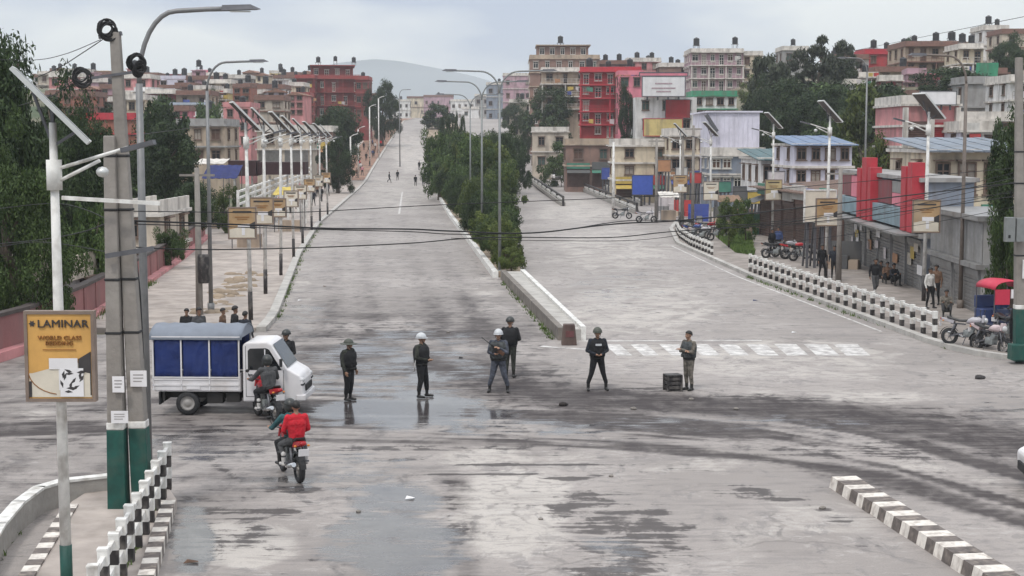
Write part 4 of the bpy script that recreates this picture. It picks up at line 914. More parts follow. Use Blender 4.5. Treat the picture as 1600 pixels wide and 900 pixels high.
# clutter of small shop signs and boxes along the right frontage
for (x0, x1, yt, yb, Y, ci_, d, lg) in (
    (1056, 1074, 262, 282, 150, 0, 'pale shop sign on posts left of the farthest right solar lamp', 3), (1078, 1096, 270, 286, 148, 2, 'red shop sign on posts behind the two concrete poles', 3), (1118, 1142, 284, 300, 140, 4, 'green shop sign on posts in front of the glazed shop', 3),
    (1146, 1166, 292, 312, 125, 5, 'black shop sign on posts beside the dark shrub', 3), (1168, 1190, 300, 318, 122, 3, 'yellow shop sign on posts left of the shuttered shops', 3), (940, 958, 262, 280, 205, 1, 'small blue sign on posts beside the dark brown low shop', 3),
    (962, 984, 248, 262, 190, 7, 'pale sign on posts above the slip lane guard rail', 4), (1028, 1048, 250, 268, 165, 6, 'orange sign on posts right of the blue shop sign', 4), (1200, 1226, 268, 288, 118, 7, 'pale sign on posts in front of the teal roofed shed', 4), (1234, 1256, 288, 304, 112, 1, 'blue sign on posts left of the white framed hoarding', 4)):
    board('shop_sign', d, x0, x1, yt, yb, Y, SIGN_MATS[ci_], 'shop sign', legs=lg, thick=.12)
rgz = random.Random(31)
def goods(label, px, py, m):
    q = gp(px, py, .13); o = empty('goods_stand', q, rgz.uniform(-.4, .4), label, 'goods stand')
    for k in range(3):
        mb = MB(); mb.bx(-.8 + .55 * k, -.3 + .55 * k, -.3, .3, 0, rgz.uniform(.4, .9)); mb.build('box', rgz.choice((m, W_tan, S_grey)), o)
    mb = MB(); mb.bx(-.9, .9, .32, .38, 0, 1.5); mb.build('backboard', m, o)
for px, py, ci_, d in ((1066, 338, 2, 'red goods stand beside the two concrete poles'), (1092, 346, 1, 'blue goods stand behind the bikes at the bend'), (1130, 352, 5, 'black goods stand behind the low bush'), (1160, 356, 6, 'orange goods stand behind the dark shrub'), (1040, 330, 7, 'pale goods stand left of the two concrete poles'), (1178, 366, 4, 'green goods stand left of the shuttered shops'), (1318, 420, 5, 'black goods stand at the foot of the red facade shop')):
    goods(d, px, py, SIGN_MATS[ci_])
# ================================================================== VEGETATION
L_dark = leafmat('leaf_dark', (.008, .019, .009), (.055, .085, .03))
L_mid = leafmat('leaf_mid', (.02, .042, .012), (.085, .13, .035))
L_euc = leafmat('leaf_grey', (.02, .028, .018), (.065, .075, .045))
L_bush = leafmat('leaf_bush', (.018, .04, .012), (.095, .125, .03))
L_lime = leafmat('leaf_lime', (.035, .06, .012), (.13, .16, .04))
bark = mat('bark', (.085, .065, .05), .9, .35, 6, bump=.5)
def crown_mesh(name, seed, m, n_clump, n_leaf, rx, rz_, leaf, droop=.2, hollow=.45, flat=1.0):
    rg = np.random.default_rng(seed); P = []
    while len(P) < n_clump:
        d = rg.normal(size=3); d /= np.linalg.norm(d); r = rg.uniform(hollow, 1) ** .6
        wob = .55 + .85 * vnoise(np.array([d[0] * 2 + 9 + seed]), np.array([d[2] * 2 + d[1] * 1.7 + 5]), seed)[0]
        p = d * r * wob; P.append((p[0] * rx, p[1] * rx, p[2] * rz_))
    P = np.array(P); per = n_leaf // n_clump; V = []; 
    cr = rg.uniform(.55, 1.25, n_clump) * rx * .27
    for i in range(n_clump):
        d = rg.normal(size=(per, 3)); d /= np.linalg.norm(d, axis=1)[:, None]; rr = rg.uniform(.45, 1.1, per)[:, None] * cr[i]
        c = P[i] + d * rr * np.array([1, 1, .8 * flat]); 
        nrm = d + rg.normal(size=(per, 3)) * .7 + np.array([0, 0, .5]); nrm /= np.linalg.norm(nrm, axis=1)[:, None]
        u = np.cross(nrm, rg.normal(size=(per, 3))); u /= np.linalg.norm(u, axis=1)[:, None]; v = np.cross(nrm, u)
        L = leaf * rg.uniform(.6, 1.4, per)[:, None]
        u[:, 2] -= droop; 
        V.append(np.stack([c - u * L, c + v * L * .42, c + u * L, c - v * L * .42], 1))
    V = np.concatenate(V).reshape(-1, 3); F = np.arange(len(V)).reshape(-1, 4)
    me = bpy.data.meshes.new(name); me.vertices.add(len(V)); me.vertices.foreach_set('co', V.ravel().astype('f4'))
    me.loops.add(F.size); me.loops.foreach_set('vertex_index', F.ravel().astype('i4')); me.polygons.add(len(F)); me.polygons.foreach_set('loop_start', np.arange(0, F.size, 4).astype('i4'))
    me.update(calc_edges=True); me.materials.append(m); return me
def trunk_mesh(seed, h, r, spread, limbs=6):
    rg = random.Random(seed); mb = MB(); pts = [Vector((0, 0, -.6))]; 
    for i in range(1, 6): pts.append(Vector((rg.uniform(-.12, .12) * h * .12 * i, rg.uniform(-.1, .1) * h * .1 * i, h * i / 5)))
    mb.tube(pts, [r * (1.15 - .75 * i / 5) for i in range(6)], 8)
    for k in range(limbs):
        s = pts[2 + k % 4]; a = 2 * math.pi * k / limbs + rg.uniform(-.4, .4)
        e = s + Vector((math.cos(a) * spread, math.sin(a) * spread, h * rg.uniform(.2, .5))); mid = (s + e) / 2 + Vector((0, 0, -.05 * h))
        mb.tube([s, mid, e], [r * .45, r * .3, r * .1], 6)
    return mb.mesh('trunk', bark)
CR = {}
def crown(kind, var):
    k = (kind, var)
    if k not in CR:
        if kind == 'broad': CR[k] = crown_mesh('crown', 10 + var, L_mid if var % 2 else L_dark, 46, 6400, 1, .8, .085)
        elif kind == 'dense': CR[k] = crown_mesh('crown', 30 + var, L_dark, 70, 26000, 1, .95, .036)
        elif kind == 'huge': CR[k] = crown_mesh('crown', 40 + var, L_dark if var != 1 else L_mid, 110, 46000, 1, .95, .026)
        elif kind == 'euc': CR[k] = crown_mesh('crown', 50 + var, L_euc, 60, 12000, .85, 1.25, .055, droop=.8)
        elif kind == 'bush': CR[k] = crown_mesh('crown', 70 + var, L_bush if var % 2 else L_mid, 50, 11000, 1, .85, .048)
        elif kind == 'lime': CR[k] = crown_mesh('crown', 90 + var, L_lime, 44, 9000, 1, .85, .055)
    return CR[k]
TR = {}
NT = [0]
def tree(name, label, x, y, r, h, kind='broad', cat='tree', trunk=.55, z=None, group=None, var=None, turn=None):
    NT[0] += 1; v = NT[0] % 3 if var is None else var
    zz = tz(x, y) if z is None else z
    o = empty(name, (x, y, zz), random.uniform(0, 6.28), label, cat, group)
    th = h * trunk
    t = trunk_mesh(NT[0], h * .62, max(.04, .035 * h), r * .5) if name != 'shrub' else trunk_mesh(NT[0], h * .6, .05, r * .5, 5)
    link('trunk' if name != 'shrub' else 'stem', t, o)
    cz = (h - th) / 2 + th if name != 'shrub' else h * .52
    ch = (h - th) / 2 * 1.15 if name != 'shrub' else h * .55
    c = link('crown' if name != 'shrub' else 'foliage', crown(kind, v), o, (0, 0, cz)); base = {'euc': 1.25, 'dense': .95, 'huge': .95}.get(kind, .82)
    c.scale = (r * 1.05, r * 1.05, ch / base); c.rotation_euler = (0, 0, random.uniform(0, 6.28) if turn is None else turn); return o
def tree_px(name, label, x0, x1, yt, Y, kind='broad', yb=None, **k):
    a = pt(x0, 300, Y); b = pt(x1, 300, Y); x = (a.x + b.x) / 2; r = (b.x - a.x) / 2; zt = pt(x0, yt, Y).z
    z = tz(x, Y) if yb is None else pt(x0, yb, Y).z
    return tree(name, label, x, Y, r, max(1, zt - z), kind, z=z, **k)
# left edge
tree_px('broadleaf_tree', 'very large dark tree filling the left edge above the pink wall', -140, 70, 62, 58, 'huge', trunk=.06, var=2, turn=.6)
tree_px('broadleaf_tree', 'dark bushy treetop at the upper left corner beside the solar panel', -60, 58, 78, 66, 'dense', trunk=.3, var=0, turn=1.0)
tree_px('broadleaf_tree', 'grey green tree behind the solar panel at the left', 40, 150, 148, 92, 'dense', trunk=.12)
tree_px('broadleaf_tree', 'dark tree hanging over the pink wall behind the advertising sign pole', -70, 95, 240, 54, 'huge', trunk=.05)
tree_px('broadleaf_tree', 'mid green tree left of the twin concrete poles', 70, 190, 196, 74, 'huge', trunk=.1)
tree_px('broadleaf_tree', 'bushy green tree right behind the nearest street lamp', 200, 312, 188, 118, 'dense', trunk=.2)
tree_px('broadleaf_tree', 'small dark tree between the twin poles and the white compound house', 110, 165, 335, 66, 'broad', trunk=.1)
tree_px('broadleaf_tree', 'low dark tree behind the second street lamp', 255, 330, 290, 104, 'dense', trunk=.15)
tree_px('shrub', 'low bush at the foot of the pink wall top behind the poles', 240, 290, 362, 84, 'bush', cat='shrub')
tree_px('shrub', 'scrubby bush beside the second street lamp base', 330, 372, 300, 116, 'bush', cat='shrub')
tree_px('broadleaf_tree', 'green tree below the red stepped building', 482, 562, 172, 250, 'dense', trunk=.2)
tree_px('broadleaf_tree', 'dark green tree between the solar lamps and the left road', 500, 556, 214, 205, 'dense', trunk=.15)
tree_px('broadleaf_tree', 'dark rounded tree on the crest right of the red stepped building', 572, 622, 140, 360, 'dense', trunk=.2)
tree_px('broadleaf_tree', 'pale green tree left of the grey concrete shed', 215, 300, 178, 165, 'broad', trunk=.2)
tree_px('broadleaf_tree', 'small tree between the left hillside roofs', 320, 352, 150, 310, 'dense', trunk=.2)
tree_px('broadleaf_tree', 'olive tree beside the pink three storey house', 300, 356, 172, 260, 'broad', trunk=.2)
tree_px('broadleaf_tree', 'bushy tree under the bright white crest house', 235, 300, 165, 300, 'broad', trunk=.15)
# right hillside
tree_px('eucalyptus_tree', 'tall dark grey green tree left in the right hillside grove', 1162, 1248, 92, 225, 'euc', trunk=.12)
tree_px('eucalyptus_tree', 'tallest dark tree in the middle of the right hillside grove', 1225, 1325, 62, 232, 'euc', trunk=.12)
tree_px('eucalyptus_tree', 'dark tree in front of the tallest tree of the grove', 1195, 1290, 130, 205, 'dense', trunk=.05)
tree_px('eucalyptus_tree', 'dark leaning tree at the left foot of the right hillside grove', 1150, 1215, 140, 200, 'dense', trunk=.05)
tree_px('eucalyptus_tree', 'broad dark tree at the centre foot of the right hillside grove', 1215, 1320, 150, 190, 'dense', trunk=.05)
tree_px('eucalyptus_tree', 'dark tree between the tallest tree and the slim tree of the grove', 1275, 1330, 95, 240, 'dense', trunk=.05)
tree_px('eucalyptus_tree', 'slim dark tree right of the tallest tree of the grove', 1300, 1338, 66, 245, 'euc', trunk=.2)
tree_px('broadleaf_tree', 'dark green tree below the white veranda house', 1272, 1370, 150, 195, 'dense', trunk=.08)
tree_px('broadleaf_tree', 'green tree in front of the cream and brown terraced house', 1330, 1432, 150, 185, 'broad', trunk=.08)
tree_px('broadleaf_tree', 'bright green creeper clad tree behind the red facade shop', 1296, 1422, 172, 150, 'lime', trunk=.05)
tree_px('broadleaf_tree', 'light green tree left of the creeper clad tree', 1255, 1320, 196, 185, 'broad', trunk=.1)
tree_px('shrub', 'lime green bush above the red facade columns', 1352, 1420, 222, 140, 'lime', cat='shrub')
tree_px('broadleaf_tree', 'dark tree at the upper right corner beside the green netting', 1540, 1602, 62, 250, 'dense', trunk=.1)
tree_px('broadleaf_tree', 'dark tree on the skyline beside the tall rooftop tank', 1402, 1428, 66, 300, 'dense', trunk=.2)
tree_px('broadleaf_tree', 'leafy street tree at the right edge above the red tricycle canopy', 1542, 1640, 212, 59, 'dense', trunk=.3, var=1)
tree_px('shrub', 'leafy lower bush under the right edge street tree', 1548, 1610, 340, 57, 'bush', cat='shrub')
tree_px('broadleaf_tree', 'palm green treetop beside the blue grey house', 1545, 1600, 205, 120, 'broad', trunk=.1)
tree_px('broadleaf_tree', 'dark tree in front of the tall brown block', 836, 900, 140, 300, 'dense', trunk=.5)
tree_px('broadleaf_tree', 'grey green tree below the dark tree by the tall brown block', 828, 886, 172, 288, 'broad', trunk=.45)
tree_px('broadleaf_tree', 'dark slim tree between the red apartments and the billboard building', 968, 994, 148, 240, 'dense', trunk=.15)
tree_px('shrub', 'rounded bush beside the service road left of the dark brown low shop', 848, 906, 232, 235, 'bush', cat='shrub')
tree_px('broadleaf_tree', 'yellow green tree under the cream bay house', 1150, 1196, 128, 270, 'lime', trunk=.1)
tree_px('shrub', 'low bush on the grass patch by the right railing', 1120, 1160, 318, 100, 'bush', cat='shrub', yb=372)
tree_px('shrub', 'dark shrub beside the pavement signs right of the grass patch', 1150, 1182, 320, 104, 'bush', cat='shrub', yb=372)
# bushes along the median: a hedge of separate shrubs
rg = random.Random(5)
seen_l = {}
def hedge(x, y, h, r, kind, side):
    third = 'front' if y < 105 else ('middle' if y < 145 else 'rear')
    tone = {'bush': 'mid green', 'lime': 'yellowish green', 'dense': 'dark green', 'broad': 'olive green'}[kind]
    size = 'low' if h < 2.2 else ('waist high' if h < 3 else ('tall' if h < 5 else 'high'))
    lb = size + ' ' + tone + ' shrub, ' + side + ', ' + third + ' part of median hedge'
    n_ = seen_l.get(lb, 0); seen_l[lb] = n_ + 1
    if n_: lb += ', ' + ('set back', 'half hidden', 'deep inside')[min(2, n_ - 1)]
    tree('shrub', lb, x, y, r, h, kind, cat='shrub', group='shrubs of the long median hedge', z=.3 + float(prof(y)))
for k, Y in enumerate((80.5, 82.2, 84.5, 87)):
    hedge((fl(ML)(Y) + fl(MR)(Y)) / 2 + (.1, -.15, .1, -.1)[k], Y, (1.0, 1.7, 2.3, 2.0)[k], (.6, .8, .95, .9)[k], ('lime', 'lime', 'lime', 'bush')[k], ('centre', 'right side', 'left side', 'right side')[k])
for k in range(15):
    Y = 90 + k * 2.3; c_ = (fl(ML)(Y) + fl(MR)(Y)) / 2; hw_ = (fl(MR)(Y) - fl(ML)(Y)) / 2
    sd_ = k % 3 - 1; hedge(c_ + sd_ * hw_ * .55, Y, rg.uniform(1.9, 2.6) + (Y - 90) * .035, rg.uniform(.85, 1.15), ('bush', 'dense', 'bush', 'lime', 'dense')[k % 5], ('left side', 'centre', 'right side')[sd_ + 1])
for k in range(52):
    Y = 126 + k * 2.7; a_, b_2 = fl(ML)(Y), fl(MR)(Y); sd_ = k % 4; u = (.16, .38, .62, .8)[sd_]
    hgt = np.interp(Y, [126, 140, 165, 220], [2.9, 4.4, 5.6, 6.4]) * rg.uniform(.7, 1.15)
    hedge(a_ + (b_2 - a_) * u + rg.uniform(-.4, .4), Y, hgt, min(2.3, hgt * rg.uniform(.38, .46)), ('bush', 'lime', 'dense', 'bush', 'dense')[k % 5], ('left flank', 'left centre', 'right centre', 'right flank')[sd_])
# cypress like columns at the back of the median
for k, (x, yt) in enumerate(((690, 186), (701, 180), (712, 188), (722, 184))):
    tree_px('cypress_tree', ('leftmost', 'second from left', 'third from left', 'rightmost')[k] + ' of four thin columnar trees at the far end of the median', x - 5, x + 5, yt, 262, 'dense', trunk=.05, yb=262, group='columnar trees at the end of the median')
# bushes on the slopes so that houses stand in green
k = 0
for (x, y, r, h, d) in ((-62, 260, 5, 6, 'round green bush tree below the tan hillside house'), (-80, 285, 5, 6, 'dark bush tree at the far left of the hillside'), (-48, 255, 4, 5, 'bush tree above the grey concrete shed'), (-38, 290, 4, 5, 'bush tree between the pink house and the cream house'),
                        (44, 215, 5, 6, 'bush tree behind the white house with green parapet'), (58, 200, 5, 6, 'bush tree under the white veranda house'), (75, 190, 5, 5, 'bush tree below the showroom hillside'), (20, 320, 4, 6, 'bush tree beside the tall brown block'), (-20, 420, 4, 6, 'bush tree beside the road crest'),
                        (-58, 170, 5, 6, 'bush tree behind the white roofed stall'), (-40, 160, 4, 5, 'bush tree behind the maroon canopy'), (-52, 140, 5, 7, 'broad tree left of the blue tarpaulin')):
    tree('broadleaf_tree', d, x, y, r, h, 'dense' if k % 2 else 'broad', trunk=.15); k += 1
# grass patch by the right pavement
gm = leafmat('grass_blades', (.05, .09, .02), (.13, .19, .05), 1.5)
rgn = np.random.default_rng(4); n = 9000
q = np.array([[*gp(1118, 372)[:2]], [*gp(1172, 368)[:2]], [*gp(1178, 402)[:2]], [*gp(1150, 398)[:2]]])
uv = rgn.uniform(0, 1, (n, 2)); P = (q[0] * (1 - uv[:, :1]) + q[1] * uv[:, :1]) * (1 - uv[:, 1:]) + (q[3] * (1 - uv[:, :1]) + q[2] * uv[:, :1]) * uv[:, 1:]
an = rgn.uniform(0, 6.28, n); h = rgn.uniform(.15, .4, n); wv = .05
V = np.zeros((n, 3, 3)); V[:, 0, :2] = P + wv * np.stack([np.cos(an), np.sin(an)], 1); V[:, 1, :2] = P - wv * np.stack([np.cos(an), np.sin(an)], 1); V[:, 2, :2] = P + rgn.normal(size=(n, 2)) * .08
V[:, :2, 2] = .13; V[:, 2, 2] = .13 + h
me = bpy.data.meshes.new('grass'); me.from_pydata(V.reshape(-1, 3).tolist(), [], np.arange(n * 3).reshape(-1, 3).tolist()); me.materials.append(gm)
tag(link('grass', me), 'bright green grass patch beside the right railing', 'grass', kind='stuff')

for k, (x0, x1, yt, Y, d) in enumerate(((784, 826, 160, 400, 'dark tree in front of the mauve terrace house'), (812, 838, 182, 330, 'small tree left of the low beige house'), (600, 622, 160, 520, 'small dark tree at the left of the road crest'))):
    tree_px('broadleaf_tree', d, x0, x1, yt, Y, 'dense', trunk=.2)

# weeds along the kerbs, the island and the foot of the walls
rgw = np.random.default_rng(9); V = []
def weedline(a, b, n, sp, z=0.0, hh=.16):
    for _ in range(n):
        t = rgw.random(); c = np.array([a[0] + (b[0] - a[0]) * t, a[1] + (b[1] - a[1]) * t]) + rgw.normal(size=2) * .03
        for _k in range(9):
            p = c + rgw.normal(size=2) * sp; q = rgw.uniform(0, 6.28); h_ = hh * rgw.uniform(.4, 1.2); zz = z + float(prof(p[1]))
            V.append([(p[0] + .02 * math.cos(q), p[1] + .02 * math.sin(q), zz), (p[0] - .02 * math.cos(q), p[1] - .02 * math.sin(q), zz), (p[0] + rgw.normal() * .07, p[1] + rgw.normal() * .07, zz + h_)])
weedline((fl(LK)(60) + .06, 60), (fl(LK)(95) + .06, 95), 55, .08); weedline((fl(LK)(95) + .06, 95), (fl(LK)(131) + .06, 131), 40, .1)
weedline((15.0, 52), (13.6, 65), 30, .07); weedline((13.6, 65), (12.3, 80), 30, .08); weedline((1.5, 54.5), (-.6, 78), 45, .07)
weedline((-6.9, 29.5), (-6.1, 22.5), 22, .05, .2, .1); weedline((-9.2, 28.0), (-8.2, 23), 12, .06, .0, .12); weedline((-15.9, 50), (-16.3, 60), 30, .1, .14, .3); weedline((-16.3, 60), (-17.6, 75), 40, .12, .14, .3)
V = np.array(V).reshape(-1, 3); me = bpy.data.meshes.new('weeds'); me.from_pydata(V.tolist(), [], np.arange(len(V)).reshape(-1, 3).tolist()); me.materials.append(gm)
tag(link('weeds', me), 'small green weeds growing along the kerbs and walls', 'weeds', kind='stuff')

for k, (x0, x1, yt, Y, d, kd) in enumerate(((660, 714, 212, 185, 'leafy tree on the left flank of the median hedge', 'bush'), (704, 752, 217, 172, 'yellow green tree in the middle of the median hedge', 'lime'), (752, 802, 212, 178, 'dark tree right of the middle of the median hedge', 'dense'), (782, 828, 210, 205, 'low dark tree at the right rear of the median hedge', 'dense'))):
    tree_px('broadleaf_tree', d, x0, x1, yt, Y, kd, trunk=.1)
# ================================================================== STREET FURNITURE
# ---- black and white concrete railing
def post_mesh(hh=.92, wd=.145):
    def f():
        mb = MB(); n = 4; b = hh / n
        for i in range(n):
            e = .004 * (i % 2)
            mb.bx(-wd / 2 - e, wd / 2 + e, -wd / 2 - e, wd / 2 + e, i * b, (i + 1) * b - .001, 1 if i % 2 == 0 else 0)
        mb.prism([(-wd / 2 - .01, -wd / 2 - .01), (wd / 2 + .01, -wd / 2 - .01), (wd / 2 + .01, wd / 2 + .01), (-wd / 2 - .01, wd / 2 + .01)], hh, hh + .03, 0)
        return mb.mesh('post', [white_p, black_p])
    return cached(('post', hh, wd), f)
def railing(label, pts, step=1.1, z=.14, hh=.92, rails=(.84, .42), rw=.07, name='roadside_railing'):
    pts = [Vector((p[0], p[1], z + float(prof(p[1])))) for p in pts]
    o = empty(name, pts[0], 0, label, 'railing'); base = pts[0]
    for i in range(len(pts) - 1):
        a, b = pts[i] - base, pts[i + 1] - base; d = b - a; n = max(1, round(d.length / step)); an = math.atan2(d.y, d.x)
        for k in range(n + (i == len(pts) - 2)):
            pj = link('post', post_mesh(hh), o, a + d * (k / n) + Vector((random.uniform(-.012, .012), random.uniform(-.012, .012), random.uniform(-.015, .006)))); pj.rotation_euler = (random.uniform(-.015, .015), random.uniform(-.02, .02), an + random.uniform(-.05, .05))
        for h in rails:
            mb = MB(); mb.bar(a + Vector((0, 0, h)), b + Vector((0, 0, h)), rw, .09); mb.build('rail', white_p, o)
    return o
railing('long black and white concrete railing along the right pavement kerb', [(rka(Y) + .45, Y) for Y in (54.2, 60, 66, 73, 82)])
railing('short black and white railing at the bend of the right pavement', [(rka(Y) + .45, Y) for Y in (94, 102, 110, 119)], hh=.75, rails=(.66, .33))
railing('black and white bollard railing along the foreground traffic island on the left', [(-6.86, 30.1), (-5.9, 21.2)], step=.92, z=.2, rails=(.8, .4), rw=.07)
def guard(label, a, b, n=8):
    a = Vector((a.x, a.y, float(prof(a.y)))); b = Vector((b.x, b.y, float(prof(b.y)))); o = empty('guard_rail', a, 0, label, 'guard rail'); d = b - a
    mb = MB(); mb.bar((0, 0, .2), d + Vector((0, 0, .2)), .5, .4); mb.build('base', conc, o)
    for h, m in ((.6, white_p), (1.0, black_p)):
        mb = MB(); mb.bar((0, 0, h), d + Vector((0, 0, h)), .16, .2); mb.build('rail', m, o)
    mb = MB(); mb.bx(-.12, .12, -.12, .12, 0, 1.08); pm = mb.mesh('post', black_p)
    for k in range(n + 1): link('post', pm, o, d * (k / n))
guard('black guard rail dividing the right carriageway from the service road', gp(880, 322), gp(826, 286))
guard('black and white guard rail at the far side of the service road', gp(1002, 322), gp(906, 284), 10)
guard('inner white guard rail of the service road slip lane', gp(995, 334), gp(900, 294), 10)
# ---- median nose: low walls with a dark end block
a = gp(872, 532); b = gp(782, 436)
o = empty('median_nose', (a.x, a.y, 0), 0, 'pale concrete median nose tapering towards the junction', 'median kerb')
L0 = Vector((0, 0, 0)); L1 = Vector((b.x - a.x, b.y - a.y, 0)); W0, W1 = 1.0, 1.25
def lerp(u, w_): return L0.lerp(L1, u) + Vector((w_, 0, 0))
for nm, wa, wb, hh, m in (('left_wall', 0, .22, .46, mat('shadowed_concrete', (.17, .15, .13), .9, .35, 2, dirt=.5)), ('right_wall', .82, 1.0, .5, white_p)):  # left wall: shadow along its face painted in as a darker concrete colour
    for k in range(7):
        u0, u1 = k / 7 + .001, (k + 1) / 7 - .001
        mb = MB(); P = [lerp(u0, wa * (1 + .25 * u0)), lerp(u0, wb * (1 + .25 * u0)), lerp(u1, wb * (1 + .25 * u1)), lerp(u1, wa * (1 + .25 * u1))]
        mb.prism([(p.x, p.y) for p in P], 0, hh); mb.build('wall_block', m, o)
mb = MB(); P = [lerp(0, .221), lerp(0, .819), lerp(1, .82 * 1.25 - .001), lerp(1, .222 * 1.25)]; mb.prism([(p.x, p.y) for p in P], 0, .4); mb.build('fill', mat('median_fill', (.4, .38, .35), .9, .2, 2, dirt=.3), o)
e = gp(888, 538)
o = empty('end_block', (e.x + .02, e.y - .05, 0), 0, 'dark tapered concrete block closing the tip of the median nose', 'concrete block')
mb = MB(); mb.add([(-.27, -.25, 0), (.27, -.25, 0), (.27, .3, 0), (-.27, .3, 0), (-.2, -.2, .72), (.2, -.2, .72), (.2, .22, .72), (-.2, .22, .72)], [(3, 2, 1, 0), (4, 5, 6, 7), (0, 1, 5, 4), (1, 2, 6, 5), (2, 3, 7, 6), (3, 0, 4, 7)])
bevel(mb.build('block', mat('block_dark', (.06, .035, .03), .8, .3, 4, dirt=.5, dirtc=(.2, .15, .12)), o), .025)
mb = MB(); mb.box((.02, -.252 + .03, .4), (.28, .03, .22), M=Matrix.Rotation(-.07, 3, 'X')); mb.build('painted_plate', mat('plate_red', (.1, .03, .03), .6, .3, 4), o)
# ---- foreground striped barrier on the right
P0 = gp(1296, 762); P1 = gp(1560, 935); P1 = P0 + (P1 - P0) * 1.25
o = empty('striped_barrier', P0, 0, 'low concrete divider painted in black and white blocks at lower right', 'road divider'); d = P1 - P0; n = int(d.length / .36); an = math.atan2(d.y, d.x)
nrm = Vector((-d.y, d.x, 0)).normalized() * -1
if nrm.x < 0: nrm = -nrm
stp = d.length / n
grime_w = mat('barrier_white', (.66, .61, .55), .7, .16, 5, dirt=.75, dscale=6, dirtc=(.26, .21, .18)); grime_b = mat('barrier_black', (.115, .095, .085), .75, .4, 5, dirt=.75, dscale=6, dirtc=(.3, .25, .21))
for nm, m in (('w', grime_w), ('b', grime_b)):
    mb = MB(); mb.add([(-stp / 2 + .002, 0, 0), (stp / 2 - .002, 0, 0), (stp / 2 - .002, .62, 0), (-stp / 2 + .002, .62, 0), (-stp / 2 + .002, .05, .23), (stp / 2 - .002, .05, .23), (stp / 2 - .002, .57, .23), (-stp / 2 + .002, .57, .23)], [(3, 2, 1, 0), (4, 5, 6, 7), (0, 1, 5, 4), (1, 2, 6, 5), (2, 3, 7, 6), (3, 0, 4, 7)])
    if nm == 'w': mw_ = mb.mesh('barrier_block', m)
    else: mbk = mb.mesh('barrier_block', m)
flip = 1 if (Matrix.Rotation(an, 3, 'Z') @ Vector((0, 1, 0))).dot(nrm) > 0 else -1
for k in range(n):
    q = d * ((k + .5) / n) + Vector((random.uniform(-.012, .012), random.uniform(-.012, .012), random.uniform(-.01, .008)))
    link('barrier_block', mw_ if k % 2 == 0 else mbk, o, q, an if flip > 0 else an + math.pi)
# ---- traffic island lower left
isl = [gp(276, 796), gp(262, 775), gp(240, 762), gp(200, 760), gp(150, 775), gp(112, 800), gp(85, 840), gp(45, 905), gp(-10, 985), gp(218, 985), gp(240, 905), gp(262, 840)]
mb = MB(); mb.prism([(p.x, p.y) for p in reversed(isl)], -.1, .2)
o = mb.build('traffic_island', paving); tag(o, kind='structure')
# striped kerb stones of the island: right edge and left edge
def kerbrow(label, p0, p1, wd=.26, hh=.235, st=.34, gap=.004):
    d = p1 - p0; n = int(d.length / st); an = math.atan2(d.y, d.x); o = empty('island_kerb', p0, 0, label, 'kerb')
    ms = []
    for m in (grime_w, grime_b):
        q = MB(); q.bx(-d.length / n / 2 + gap, d.length / n / 2 - gap, -wd / 2, wd / 2, -.05, hh); ms.append(q.mesh('kerb_stone', m))
    for k in range(n): link('kerb_stone', ms[k % 2], o, d * ((k + .5) / n), an)
kerbrow('black and white striped kerb stones along the right edge of the foreground island', gp(272, 800) + Vector((-.1, 0, 0)), gp(220, 985) + Vector((-.1, 0, 0)))
kerbrow('faded striped kerb stones along the left edge of the foreground island', gp(104, 806) + Vector((.1, 0, 0)), gp(-5, 980) + Vector((.1, 0, 0)))
# curved low wall beside the island
cp = [gp(-30, 915), gp(0, 862), gp(30, 825), gp(62, 800), gp(100, 788), gp(168, 780)]
o = empty('low_wall', cp[0], 0, 'low curved concrete wall at the left edge beside the foreground island', 'wall')
for i in range(len(cp) - 1):
    a, b = cp[i] - cp[0], cp[i + 1] - cp[0]; mb = MB(); mb.bar(a + Vector((0, 0, .2)), b + Vector((0, 0, .2)) + (b - a).normalized() * .04, .2, .5 - .04 * (i % 2) * .2); mb.build('wall_segment', conc, o)
    mb = MB(); mb.bar(a + Vector((0, 0, .475)), b + Vector((0, 0, .475)) + (b - a).normalized() * .05, .24, .05); mb.build('coping', white_p, o)
# ---- twin concrete utility poles
def cpole(label, base, top, r0, r1, box=True, green=1.55):
    o = empty('utility_pole', base, 0, label, 'utility pole'); d = top - base
    def seg(h0, h1, m, ex=0, nm='shaft'):
        u0, u1 = h0 / d.z, h1 / d.z; mb = MB(); a, b = d * u0, d * u1; ra, rb = r0 + (r1 - r0) * u0 + ex, r0 + (r1 - r0) * u1 + ex
        V = [(p.x + sx * rr, p.y + sy * rr, p.z) for p, rr in ((a, ra), (b, rb)) for sx, sy in ((-1, -1), (1, -1), (1, 1), (-1, 1))]
        mb.add(V, [(3, 2, 1, 0), (4, 5, 6, 7), (0, 1, 5, 4), (1, 2, 6, 5), (2, 3, 7, 6), (3, 0, 4, 7)]); return bevel(mb.build(nm, m, o), .02)
    seg(0, d.z, conc_pole); seg(-.1, green, green_p, .012, 'painted_base'); seg(green + .002, green + .14, white_p, .013, 'white_band')
    for h in (3.3, 4.3, 5.6, 6.6): 
        if h < d.z: seg(h, h + .05, blackr, .018, 'strap')
    return o
zb = .2
lp0 = gp(186, 792, .2); lp1 = pt(172, 212, lp0.y + .05)
pole_l = cpole('shorter left pole of the twin concrete utility poles with green painted base', lp0, lp1, .165, .105, green=1.5)
rp0 = gp(224, 789, .2); rp1 = pt(180, 50, rp0.y)
pole_r = cpole('taller right pole of the twin concrete utility poles with green painted base', rp0, rp1, .165, .09, green=1.5)
